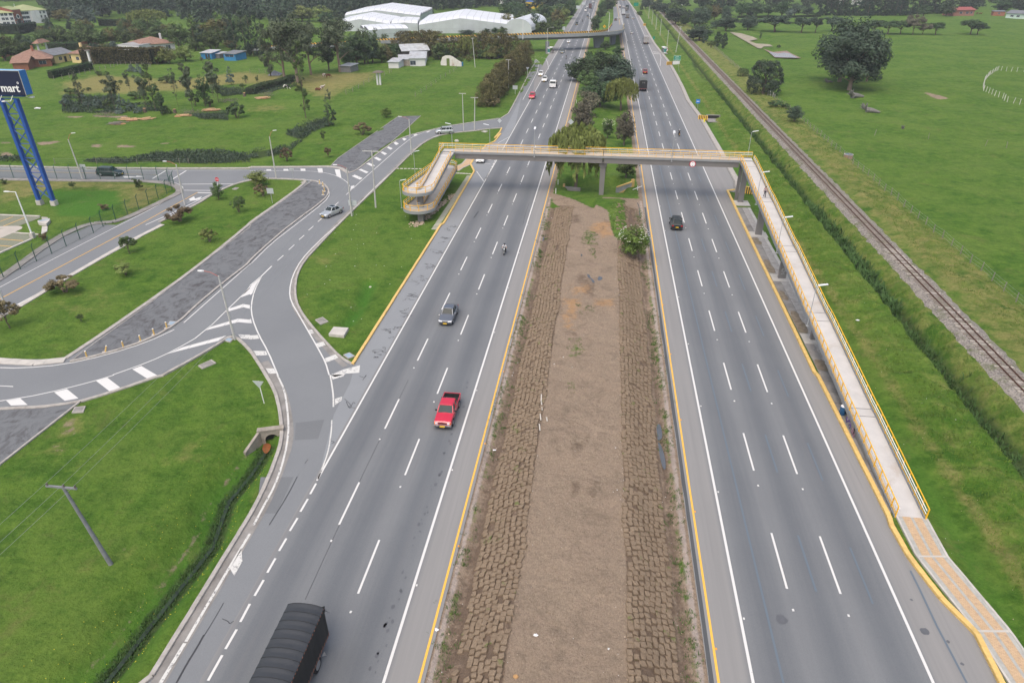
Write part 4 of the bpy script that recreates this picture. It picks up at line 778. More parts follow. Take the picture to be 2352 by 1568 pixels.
# cast concrete edging slabs and stepping stones beside the spiral ramp
STEP = MB().bbox(-.48, .48, -.10, .10, -.05, .07, .02).mesh('paving_slab', CONC2); SQ = MB().bbox(-.28, .28, -.2, .2, -.05, .06, .03).mesh('stepping_stone', CONC2)
a, b_ = GP('FB 1160,645 618,1475')
for i in range(50):
    o = bpy.data.objects.new('paving_slab', STEP); C.objects.link(o); o.location = (lerp(a[0], b_[0], i/49) + .0, lerp(a[1], b_[1], i/49), 0); o.rotation_euler.z = rg.uniform(-.05,.05); tag(o, 'narrow concrete slab in the long row between spiral ramp and yellow kerb', 'paving slab', 'concrete slabs laid in a row in the grass')
for s, n, lb in (('FB 45,527 395,532', 7, 'stepping stone in the row left of the spiral ramp'), ('FB 950,598 1215,612', 7, 'stepping stone in the row right of the spiral ramp')):
    a, b_ = GP(s)
    for i in range(n): o = bpy.data.objects.new('stepping_stone', SQ); C.objects.link(o); o.location = (lerp(a[0], b_[0], i/(n-1)), lerp(a[1], b_[1], i/(n-1)), 0); o.rotation_euler.z = rg.uniform(-.2,.2); tag(o, ('first second third fourth fifth sixth seventh'.split()[i]) + ' ' + lb, 'stepping stone', 'stepping stones crossing the grass island')
mb = MB()
for k in range(330):
    t = rg.random(); x, y = lerp(-29.6, -26.6, t) + rg.gauss(0,.35) * (1.8 if t < .15 else 1), lerp(105.6, 123.5, t*t*.4 + t*.6) + rg.gauss(0,.4); r = rg.uniform(.08,.28); z = HZ(x, y) + r*.25
    mb.add([(x + r*rg.uniform(.6,1.1)*cx, y + r*rg.uniform(.6,1.1)*cy, z + r*rg.uniform(.5,1)*cz) for cx, cy, cz in ((1,0,0),(0,1,0),(-1,0,0),(0,-1,0),(0,0,.9),(0,0,-.8),(.6,.6,.5),(-.6,-.6,.5))], [(0,6,4),(6,1,4),(1,2,4),(2,7,4),(7,3,4),(3,0,4),(0,1,6),(2,3,7),(0,5,1),(1,5,2),(2,5,3),(3,5,0)])
tag(mb.build('rubble_stones', M('rubble', (.40,.32,.24), .9, .35, 2)), 'pale rubble stones heaped below the spiral ramp', kind='stuff')
# ---------------------------------------------------------------- flyover
FLY = [(-170, 338, .6), (-135, 340, 2.4), (-108, 342, 4.1), (-72, 345, 5.6), (-36, 350.5, 6.7), (-14, 360, 6.7), (-4, 367.5, 6.6), (2.5, 377, 6.4), (5.2, 390, 6.0), (5.8, 405, 5.3), (6, 425, 4.0), (6.2, 450, 2.2), (7, 480, .6), (8, 505, .05)]
def sm3(p, n=2):
    for _ in range(n):
        q = [p[0]]
        for a, b_ in zip(p[:-1], p[1:]): q += [tuple(lerp(a[i], b_[i], .25) for i in range(3)), tuple(lerp(a[i], b_[i], .75) for i in range(3))]
        p = q + [p[-1]]
    return p
FLY = sm3(FLY, 2); fo = empty('flyover', (-10, 360, 0), 0, 'curved grey concrete flyover with black and yellow striped parapet crossing the left carriageway', 'flyover')
LF = lambda p: (p[0]+10, p[1]-360, p[2]); GREY = M('flyover_concrete', (.26,.28,.29), .85, .1, .25, stain=(.20,.215,.22)); GREYD = M('flyover_beam', (.16,.17,.185), .85, .1, .25)
def sweep(name, prof, m, pts=FLY):
    cols_ = [off3(pts, o) for o, z in prof]; mb = MB(); mb.loft([[LF((cols_[j][i][0], cols_[j][i][1], cols_[j][i][2] + prof[j][1])) for j in range(len(prof))] for i in range(len(pts))]); fix_normals(mb.build(name, m, fo))
sweep('road_deck', [(-3.9,0),(3.9,0),(3.9,-.35),(-3.9,-.35)], A_RAMP); sweep('beam', [(-2.9,-.36),(2.9,-.36),(2.3,-1.7),(-2.3,-1.7)], GREYD, [p for p in FLY if p[2] > 2.2])
sweep('parapet', [(-4.2,.85),(-3.92,.85),(-3.92,-.6),(-4.2,-.6)], GREY); sweep('parapet', [(4.2,.85),(3.92,.85),(3.92,-.6),(4.2,-.6)], GREY)
st_m, nt, b = newmat('striped_parapet_paint', .7); P = pos(nt); sx = nt.nodes.new('ShaderNodeSeparateXYZ'); nt.links.new(P, sx.inputs[0])
ph = mth(nt, 'FRACT', mth(nt, 'MULTIPLY', mth(nt, 'ADD', mth(nt, 'ADD', sx.outputs[0], mth(nt, 'MULTIPLY', sx.outputs[1], .55)), mth(nt, 'MULTIPLY', sx.outputs[2], 1.2)), .62)); nt.links.new(mixc(nt, mth(nt, 'GREATER_THAN', ph, .5), (.72,.42,.05), (.03,.03,.03)), b.inputs['Base Color'])
far_side = [p for p in FLY if p[1] < 395 or p[0] < 4]
sweep('striped_face', [(3.90,.86),(4.21,.86),(4.21,.87),(3.90,.87)], st_m); sweep('striped_face', [(3.91,.86),(3.90,.86),(3.90,.05),(3.91,.05)], st_m)
sweep('edge_stripe', [(-4.2,.86),(-3.95,.86),(-3.95,.87),(-4.2,.87)], M('dull_yellow', (.5,.40,.15)))
for (x, y), wt, wb, ang in ((G('FO', 580, 600), 1.6, 1.2, .45), (G('FO', 1670, 485), 6.5, 4.2, .7), (G('FO', 1975, 418), 6.5, 4.6, 1.2)):
    mb = MB(); ca, sa = cos(ang), sin(ang); mb.loft([[LF((x + ca*sx_*wd/2 - sa*sy_*.6, y + sa*sx_*wd/2 + ca*sy_*.6, z)) for sx_, sy_ in ((-1,-1),(1,-1),(1,1),(-1,1))] for z, wd in ((-.8, wb), (4.9, wt))]); fix_normals(mb.build('pier', GREYD, fo))
sheet('merge_road', offset([(6.3, 470), (8, 505), (9.3, 560), (9.6, 700)], 4) + offset([(6.3, 470), (8, 505), (9.3, 560), (9.6, 700)], -4)[::-1], .020, A_RAMP)
# ---------------------------------------------------------------- posts, lamps, masts
GPOLE = M('concrete_pole', (.46,.46,.44), .85, .10, 1.2, stain=(.34,.34,.32)); REDARM = M('rusty_red_arm', (.42,.12,.09), .6, .1); LAMPW = M('lamp_housing', (.72,.72,.72), .4)
def street_lamp(t, bu, bv, tu, tv, label, reach=1.7, ang=pi, rise=.5, hh=None, armm=None, group='concrete street lamps with a single arm'):
    x, y = G(t, bu, bv); z = hh or ZH(*((t, tu, tv) if isinstance(tu, (int, float)) else tu), y); o = empty('street_lamp', (x, y, HZ(x, y)), 0, label, 'street lamp', group)
    tt = (t, tu, tv) if isinstance(tu, (int, float)) else tu; lean = 0.0 if hh else G(*tt, z)[0] - x
    MB().tube((0,0,-.1), (lean,0,z), .15, .085, 10).build('pole', GPOLE, o)
    e = (lean + reach*cos(ang), reach*sin(ang), z + rise); MB().path([(lean,0,z-.1), (lean+.5*reach*cos(ang), .5*reach*sin(ang), z+rise*.75), e], .035).build('arm', armm or REDARM, o)
    mb = MB(); d = Vector((cos(ang), sin(ang), 0)); n_ = Vector((-sin(ang), cos(ang), 0)); ec = Vector(e)
    mb.loft([[tuple(ec + d*a_ + n_*s_*w_ + Vector((0,0,zz))) for s_, zz in ((-1,-.05),(1,-.05),(1,.05),(-1,.05))] for a_, w_ in ((-.1,.06),(.2,.14),(.5,.13),(.65,.05))]); mb.build('lamp_head', LAMPW, o); return o
street_lamp('C0', 2210, 1075, 2055, 475, 'street lamp with red arm at the tip of the big left lawn'); street_lamp('B1', 958, 1090, 910, 640, 'street lamp with red arm on the island kerb just behind the silver saloon')
street_lamp('B1', 248, 738, 182, 345, 'street lamp with short red arm near the top corner of the long lawn', .9, .6, 1.1); street_lamp('B0', 780, 750, 640, 370, 'street lamp with short red arm just left of the dark estate car', .9, .6, 1.1); street_lamp('B0', 1740, 985, 1655, 605, 'street lamp with red arm by the painted turning arrow and corner of the green fence'); street_lamp('B1', 1520, 515, 1495, 180, 'street lamp with red arm beside the far end of the hatched ramp')
street_lamp('C0', 45, 745, -10, 590, 'street lamp at the left picture edge by the yellow centre line', hh=8); street_lamp('FO', 575, 622, 590, 75, 'tall street lamp in front of the flyover beside the bus shelter', 2.2, .1, .5, armm=GPOLE)
for t, u, v, lb in (('A2', 80, 835, 'grey concrete post in front of the tall clipped hedge'), ('B1', 2010, 290, 'plain grey post on the island behind the spiral ramp')):
    x, y = G(t, u, v); o = empty('lighting_mast', (x, y, 0), 0, lb, 'pole'); MB().tube((0,0,-.1), (0,0,9.2), .13, .08).build('pole', GPOLE, o); MB().box(-.9, .9, -.05, .05, 9.05, 9.2).build('crossbar', GPOLE, o)
for (x, y, z), lb in (((-8, 361, 6.4), 'tall mast standing on the flyover above the left carriageway'), ((1.5, 370, 6.3), 'tall mast standing on the bend of the flyover'), ((-38, 344.5, 6.4), 'tall white mast at the hedge end of the flyover')):
    o = empty('flyover_mast', (x, y, z), 0, lb, 'mast'); MB().tube((0,0,-.8), (0,0,9.5), .14, .07).build('pole', LAMPW, o); MB().tube((0,0,9.5), (-1.2,0,9.7), .04).build('arm', LAMPW, o)
wl = empty('car_park_lamp', (*G('W6', 385, 1135), 0), 0, 'white car park lamp on a square concrete foot', 'street lamp'); zt = ZH('W6', 180, 605, G('W6', 385, 1135)[1]); ln = G('W6', 180, 605, zt)[0] - wl.location.x
MB().tube((0,0,.7), (ln,0,zt), .13, .08, 10).build('pole', M('white_paint', (.75,.77,.78), .4), wl); MB().tube((ln,0,zt), (ln-1.3,0,zt+.02), .05).build('arm', M('white_paint', (.7,)*3), wl); MB().box(ln-1.9, ln-1.1, -.14, .14, zt-.03, zt+.08).build('lamp_head', M('white_paint', (.7,)*3), wl); MB().bbox(-.32, .32, -.32, .32, -.1, .85, .03).build('foot', CONC2, wl)
def utility_pole(t, bu, bv, top, label, cross=1.6, lean=True, hh=None, m=GPOLE, arms=((0, 1.0),), r=.16, group='concrete utility poles with a crossarm', ang=0.0):
    x, y = G(t, bu, bv); zb = HZ(x, y); z = hh or ZH(*top, y); lx = G(*top, z)[0] - x if lean else 0; o = empty('utility_pole', (x, y, zb), ang, label, 'utility pole', group)
    MB().tube((0,0,-.1), (lx,0,z), r, r*.6, 10).build('pole', m, o)
    for dz, k in arms:
        MB().box(lx-cross*k/2*1.1, lx+cross*k/2*.9, -.06, .06, z-.18-dz, z-.04-dz).build('crossarm', m, o)
        for ox in (-.98, .1, .82): MB().tube((lx+ox*cross*k/2, 0, z-.04-dz), (lx+ox*cross*k/2, 0, z+.16-dz), .07, .05).build('insulator', M('insulator_brown', (.12,.10,.09), .4), o)
    return o, (x+lx, y, z)
uk, tk = utility_pole('E0', 1043, 362, ('D0', 585, 1040), 'leaning grey utility pole with wooden crossarm on the big lawn', 2.3, m=M('weathered_pole', (.20,.21,.22), .9, .2, 2), arms=((0,1.0),), r=.17)
uj, tj = utility_pole('B1', 1183, 1010, ('B1', 1145, 475), 'utility pole with crossarm on the island left of the spiral ramp', 3.0)
ui, ti = utility_pole('B1', 2112, 285, ('A1', 2115, 915), 'utility pole with crossarm behind the spiral ramp where the slip road leaves', 1.9)
utility_pole('A1', 2118, 635, ('A1', 2115, 345), 'utility pole in the green field before the big brown hedge', 1.2, hh=11)
utility_pole('R3', 655, 630, ('R3', 715, 325), 'tall utility pole with several crossarms between bus shelter and railway', 1.8, arms=((0,1.0),(.9,.8),(2.2,.6)))
for k, (u, v, vt) in enumerate(((550,575,250),(470,420,160),(420,350,140),(375,290,140),(335,220,90),(275,110,15),(250,112,15))):
    utility_pole('R3', u, v, ('R3', u+6, vt), 'plain utility pole number %s from the front on the verge beside the railway' % ('one two three four five six seven'.split()[k]), .7, hh=8.5, lean=False, group='plain grey utility poles along the railway verge')
for k, (u, v, w_) in enumerate(((725,80,.3),)):
    x, y = G('R3', u, v); o = empty('steel_mast', (x, y, 0), 0, 'pale steel mast standing among the far trees beyond the railway', 'mast'); MB().tube((0,0,0), (0,0,26), .45, .22).build('pole', LAMPW, o)
WIRE = M('wire', (.25,.27,.28), .5)
for i, ox in enumerate((-1.15, .1, .95)):
    wl_ = ('leftmost', 'middle', 'rightmost')[i] + ' of the three thin overhead wires on the leaning pole'
    mb = MB(); pts = []; p0, p1 = Vector((tk[0]+ox, tk[1], tk[2]+.14)), Vector((tj[0]+ox*1.2, tj[1], tj[2]+.14))
    q0 = p0 + (p0-p1)*.45 + Vector((-6, 0, 1.0)); 
    for a, b_ in ((q0, p0), (p0, p1)):
        mb.path([tuple(a.lerp(b_, t) - Vector((0,0,1.6*4*t*(1-t)*((b_-a).length/80)))) for t in np.linspace(0, 1, 14)], .010, 4)
    tag(mb.build('overhead_wire', WIRE), wl_, 'wire', 'thin overhead wires over the left lawn')
# ---------------------------------------------------------------- billboard tower
BLU = M('tower_blue', (.022,.085,.34), .45, .06, 1); NAVY = M('billboard_navy', (.012,.016,.05), .5, .05); LBLU = M('billboard_blue', (.035,.19,.52), .5, .05, 1)
bt = empty('billboard_tower', (-98, 108.2, 0), 0, 'blue lattice tower carrying a dark blue advertising box lettered mart', 'billboard')
xl, xr, TZ = -1.4, 1.4, 18.3
for x in (xl, xr):
    MB().loft([[(x + sx*.26 - z*.028, sy*.34, z) for sx, sy in ((-1,-1),(1,-1),(1,1),(-1,1))] for z in (.8, TZ)]).build('leg', BLU, bt)
    MB().loft([[(x + sx*.26*0 - z*.028 + .16, sy*.30 + .35, z) for sx, sy in ((-1,-1),(1,-1),(1,1),(-1,1))] for z in (.8, TZ)] if 0 else [[(x + sx*.45, sy*.45, z) for sx, sy in ((-1,-1),(1,-1),(1,1),(-1,1))] for z in (-.1, .85)]).build('plinth', CONC2, bt)
n = 7; zs = [.9 + (TZ-.9)*i/n for i in range(n+1)]
for a, b_ in zip(zs[:-1], zs[1:]):
    for s_ in (-1, 1): MB().tube((xl if s_ > 0 else xr, 0, 0) if 0 else ((xl if s_ > 0 else xr) - a*.028, .05*s_, a), ((xr if s_ > 0 else xl) - b_*.028, .05*s_, b_), .09, n=6).build('brace', BLU, bt)
    MB().tube((xl - b_*.028, 0, b_), (xr - b_*.028, 0, b_), .08, n=6).build('strut', BLU, bt)
# the advertising box is turned a little; its right end stands near x=-94.6
bx = -94.6 + 98; BW = 11.5; box_z0, box_z1 = 18.95, 22.75
o = MB().box(bx-BW, bx, -.5, 1.0, box_z0, box_z1).build('box', NAVY, bt); MB().box(bx+.003, bx+.05, -.45, .95, box_z0+.04, box_z1-.04).build('side_panel', LBLU, bt); MB().box(bx-BW, bx, -.45, .95, box_z1+.003, box_z1+.03).build('top_panel', M('billboard_top', (.20,.42,.66)), bt)
mb = MB(); mb.box(bx-.03, bx+.06, -.54, -.49, box_z0, box_z1); mb.box(bx-.03, bx+.06, .99, 1.04, box_z0, box_z1); mb.box(bx-BW, bx+.06, -.54, -.49, box_z1-.05, box_z1+.05); mb.build('trim', M('trim_grey', (.42,.42,.40)), bt)
text('lettering', 'mart', 1.75, M('letter_white', (.85,.85,.85), .5, .02), bt, (bx-2.55, -.53, box_z0+1.05), ext=.02, offs=.035)
text('lettering', '°', 1.3, M('letter_white', (.8,)*3), bt, (bx-.80, -.53, box_z0+1.55), ext=.02)
for x in (bx-7.4, bx-4.6, bx-2.6):
    mb = MB(); mb.path([(x, -.4, box_z0-.1), (x-.2, -1.0, box_z0-.9), (x-.7, -1.5, box_z0-.85)], .05); mb.box(x-1.2, x-.6, -1.75, -1.35, box_z0-.92, box_z0-.76); mb.build('floodlight', LAMPW, bt)
mb = MB(); mb.path([(bx-1.6, .6, box_z0-.1), (bx-.6, .6, box_z0-.55), (bx-.2, .6, box_z0-.5)], .05); mb.box(bx-.3, bx+.25, .35, .85, box_z0-.55, box_z0-.35); mb.build('floodlight', LAMPW, bt)
MB().box(bx-BW+.5, bx-1, .0, .5, box_z0-.35, box_z0-.02).build('beam', BLU, bt)
# ---------------------------------------------------------------- vehicles
GLASS = M('car_glass', (.020,.030,.032), .16, .1, 1, spec=.16); TYRE = M('tyre', (.022,.022,.023), .85, .15, 4); RIM = M('wheel_rim', (.42,.43,.44), .35, .1, 3, metal=.6); TRIM = M('dark_trim', (.025,.026,.028), .6, .1); HEADL = M('headlight', (.72,.75,.78), .15, .05, spec=.8); TAILL = M('tail_light', (.35,.015,.02), .2, .05); PLATE = M('number_plate', (.78,.50,.04), .5, .05); PLATEW = M('white_plate', (.75,.75,.72), .5, .05); CHROME = M('grille_chrome', (.5,.5,.5), .25, .1, metal=.8)
ORANGE = M('indicator_orange', (.75,.22,.03), .3)
def paintm(name, col, metal=.25): return M('paint_' + name, col, .30, .04, .8, metal=metal, spec=.6, coat=.6)
def wheels(o, xs_, r, wd, hw):
    for x in xs_:
        for s in (-1, 1):
            t = MB().tube((x, s*(hw-wd), r), (x, s*(hw+.015), r), r, n=18).build('wheel', TYRE, o); MB().tube((x, s*(hw+.0), r), (x, s*(hw+.03), r), r*.62, n=14).build('rim', RIM, t)
STY = dict(  # L, W, H, hood, belt, windscreen foot, roof start, roof end, rear glass foot, wheel r, boot height
    saloon=(4.35,1.74,1.50,.86,.96,.30,.44,.70,.84,.31,1.00), suv=(4.5,1.84,1.70,.98,1.08,.25,.38,.90,.985,.37,1.08), estate=(5.0,1.95,1.72,1.0,1.10,.26,.38,.92,.985,.40,1.10),
    hatch=(3.9,1.68,1.50,.90,.98,.24,.38,.88,.975,.30,.98), van=(5.2,1.95,2.3,1.05,1.2,.12,.24,.985,.995,.34,1.2), offroad=(4.7,1.86,1.85,1.08,1.15,.30,.40,.97,.99,.40,1.15))
def car(label, x, y, head, style, col, cat='car', group=None, scale=1.0, roofrack=False, plate=PLATE, sunroof=False, name=None):
    L, W, H, hd, bt_, ws, r0, r1, rg_, wr, boot = STY[style]; o = empty(name or ('parked_car' if 'parked' in label else 'car'), (x, y, .03), head, label, cat, group); hw = W/2; X = lambda f: L/2 - f*L
    st = [(0,.72,.36,.56),(.012,.86,.26,.66),(.05,.94,.22,hd-.16),(.12,.98,.2,hd-.06),(ws-.03,1.0,.2,hd),(ws+.02,1.0,.2,bt_),(.5,1.0,.2,bt_),(rg_-.06,1.0,.2,bt_+.01),(min(rg_+.01,.985),.985,.22,boot),(.99,.93,.26,boot-.08),(1.0,.86,.34,boot-.25)]
    rings = []
    for f, k, b_, t in st:
        w_ = hw*k; xx = X(f); m_ = (b_+t)/2
        half = [(0,b_),(w_*.86,b_),(w_*.97,b_+.08),(w_,m_),(w_*.985,t-.10),(w_*.90,t-.015),(w_*.5,t+.015),(0,t+.02)]
        rings.append([(xx, y_, z_) for y_, z_ in half] + [(xx, -y_, z_) for y_, z_ in half[-2:0:-1]])
    b0 = MB(); b0.loft(rings); fix_normals(b0.build('body', col, o, smooth=True))
    bw, tw = hw*.90, hw*.70; zb, zt = bt_-.03, H-.05
    base = [(X(ws),-bw*.92,hd+.0),(X(ws),bw*.92,hd),(X(rg_),bw*.92,zb),(X(rg_),-bw*.92,zb)]; midf, midr = X(ws+.05), X(rg_-.03)
    g1 = [(X(ws),-bw*.9,hd),(X(ws),bw*.9,hd),(X(ws+.06),bw,zb),(X(rg_-.05),bw,zb),(X(rg_),bw*.9,zb),(X(rg_),-bw*.9,zb),(X(rg_-.05),-bw,zb),(X(ws+.06),-bw,zb)]
    g2 = [(X(r0),-tw*.9,zt),(X(r0),tw*.9,zt),(X(r0+.03),tw,zt),(X(r1-.03),tw,zt),(X(r1),tw*.9,zt),(X(r1),-tw*.9,zt),(X(r1-.03),-tw,zt),(X(r0+.03),-tw,zt)]
    fix_normals(MB().loft([g1, g2]).build('windows', GLASS, o))
    g2b = [(p[0], p[1]*1.03, zt-.02) for p in g2]; g3 = [(p[0]*.995, p[1]*.93, H-.005) for p in g2]; g4 = [(p[0]*.93, p[1]*.6, H+.01) for p in g2]
    rf = fix_normals(MB().loft([g2b, g3, g4]).build('roof', col, o))
    lp = lambda a, b_, t: tuple(lerp(a[i], b_[i], t) for i in range(3))
    PC = col if style != 'estate' else TRIM
    for a, b_ in ((g1[1], g2[1]), (g1[0], g2[0]), (g1[4], g2[4]), (g1[5], g2[5])): MB().bar(a, b_, .07, .07).build('pillar', PC, o)
    for s in (2, 7):
        for t in ((.48,) if style in ('saloon','hatch') else (.40,.74)):
            k = 5-s if s == 2 else 13-s; a = lp(g1[s], g1[3 if s == 2 else 6], t); b_ = lp(g2[s], g2[3 if s == 2 else 6], t); MB().bar(a, b_, .08, .05).build('pillar', PC, o)
    wheels(o, (X(.185), X(.81)), wr, .22, hw*.985)
    am = MB()
    for f in (.185, .81):
        for s in (-1, 1): am.tube((X(f), s*hw*.93, wr), (X(f), s*(hw*.992), wr), wr*1.17, n=18)
    am.build('wheel_arches', TRIM, o)
    for s in (-1, 1):
        MB().loft([[(X(.004), s*hw*.42, .56),(X(.03), s*hw*.88, .60),(X(.05), s*hw*.90, .72),(X(.02), s*hw*.45, .70)], [(X(-.002), s*hw*.42, .57),(X(.015), s*hw*.88, .61),(X(.035), s*hw*.93, .73),(X(.012), s*hw*.45, .71)]]).build('headlight', HEADL, o)
        MB().box(X(1.003), X(.975), min(s*hw*.60, s*hw*.93), max(s*hw*.60, s*hw*.93), boot-.34, boot-.12).build('tail_light', TAILL, o)
        MB().bbox(X(ws+.065)-.08, X(ws+.065)+.08, min(s*hw*.98, s*(hw+.17)), max(s*hw*.98, s*(hw+.17)), bt_-.05, bt_+.10, .02).build('mirror', col, o)
    MB().box(X(.0)-.02, X(-.006), -hw*.66, hw*.66, .28, .42).build('bumper', TRIM, o); MB().box(X(1.006), X(.99), -hw*.78, hw*.78, .30, .45).build('bumper', TRIM, o)
    MB().box(X(.0)-.02, X(-.004), -hw*.36, hw*.36, .54, .66).build('grille', CHROME if style != 'saloon' else TRIM, o)
    for xx, zz in ((X(-.012), .40), (X(1.010), .62)): MB().box(min(xx, xx-.01), max(xx, xx-.01)+.01, -.25, .25, zz-.07, zz+.07).build('number_plate', plate, o)
    if roofrack:
        for s in (-1, 1): MB().path([(X(r0+.05), s*tw*.9, H+.04), (X(r1-.05), s*tw*.9, H+.04)], .02).build('roof_rail', TRIM, o)
    if sunroof: MB().box(X(.66), X(.50), -.42, .42, H+.012, H+.02).build('sunroof', GLASS, o)
    o.scale = (scale,)*3; return o
DN, UP = -pi/2, pi/2
SILV = paintm('silver', (.50,.53,.54), .5); GREYC = paintm('slate_grey', (.17,.185,.21), .5); WHC = paintm('white', (.74,.75,.74), 0); BLKC = paintm('black_green', (.012,.022,.022), .3); REDC = paintm('red', (.52,.018,.045), .0); DRED = paintm('dark_red', (.26,.015,.02), .2); DGR = paintm('dark_grey', (.045,.055,.06), .3); BLUC = paintm('dark_blue', (.02,.035,.07), .3)
lg = car('slate grey saloon in the middle lane behind the red pickup', -17.05, 73.4, DN, 'saloon', GREYC)
for s in (-1, 1): MB().box(2.14, 2.20, s*.55-.14, s*.55+.14, .62, .68).build('light_strip', WHT, lg)
car('silver saloon with sunroof on the curved ramp by the island', -45.1, 109.1, -1.97, 'saloon', SILV, sunroof=True); car('silver crossover with dark roof glass leaving the slip road', -38.9, 173.2, -2.83, 'suv', SILV, roofrack=True)
car('dark green estate car behind the green fence on the side road', -98.7, 127.3, 0.03, 'estate', BLKC, roofrack=True); car('parked white off-roader half hidden under the left end of the footbridge', -25.3, 148.0, DN+.03, 'offroad', WHC, cat='off-roader', plate=PLATEW)
car('black crossover driving away in the left lane of the right carriageway', 13.5, 110.6, UP, 'suv', BLKC, roofrack=True)
car('red crossover driving away just ahead of the dark tarpaulin lorry', 16.0, 284.2, UP, 'suv', DRED, roofrack=True); car('white crossover merging directly behind the white flatbed lorry', -20.7, 260.2, DN, 'suv', WHC, roofrack=True)
car('white crossover nearest the yield sign and tall hedge', -23.2, 273.4, DN, 'suv', WHC, roofrack=True); car('red crossover on the slip lane left of the flatbed lorry', -21.8, 226.1, DN, 'suv', REDC, roofrack=True)
def far(t, u, v, label, style, col, head): x, y = G(t, u, v); return car(label, x, y + (2.2 if head == DN else 2.2), head, style, col)
far('FO', 900, 618, 'grey crossover just before the flyover on the left carriageway', 'suv', paintm('grey_green', (.16,.19,.19), .4), DN); far('FO', 1032, 392, 'white car emerging under the flyover', 'hatch', WHC, DN); far('FT', 1203, 397, 'black car beyond the flyover in the outer lane', 'suv', BLKC, DN)
far('FT', 1398, 298, 'dark grey car in the inner lane beyond the flyover', 'hatch', DGR, DN); far('FT', 1372, 276, 'blue grey car just behind the dark grey car', 'hatch', BLUC, DN); far('FT', 1338, 180, 'white van far up the left carriageway', 'van', WHC, DN).update_tag(); far('FT', 1366, 120, 'small white car behind the white van', 'hatch', WHC, DN); far('FT', 1435, 95, 'pale grey car beside the distant dark lorry', 'hatch', SILV, DN); far('FT', 1457, 45, 'white car near the top edge in the middle lane of the left carriageway', 'hatch', WHC, DN); far('FT', 1500, 50, 'silver car near the top edge in the inner lane of the left carriageway', 'hatch', SILV, DN)
far('FT', 1812, 330, 'dark car coming down the merging ramp beyond the flyover', 'hatch', DGR, UP); far('FT', 1860, 305, 'white car on the merging ramp beside the dark car', 'hatch', WHC, UP); far('FT', 2087, 308, 'silver car in the outer lane of the far right carriageway', 'hatch', SILV, UP); far('FT', 2065, 543, 'silver hatchback right of the flyover end', 'hatch', SILV, UP); far('FT', 1882, 132, 'dark blue car in the far right carriageway inner lane', 'hatch', BLUC, UP); far('FT', 1878, 108, 'white car ahead of the dark blue car', 'hatch', WHC, UP); far('FT', 1937, 122, 'white car left of the distant green lorry', 'hatch', WHC, UP); far('FT', 1850, 17, 'dark car at the top edge of the right carriageway', 'hatch', DGR, UP)
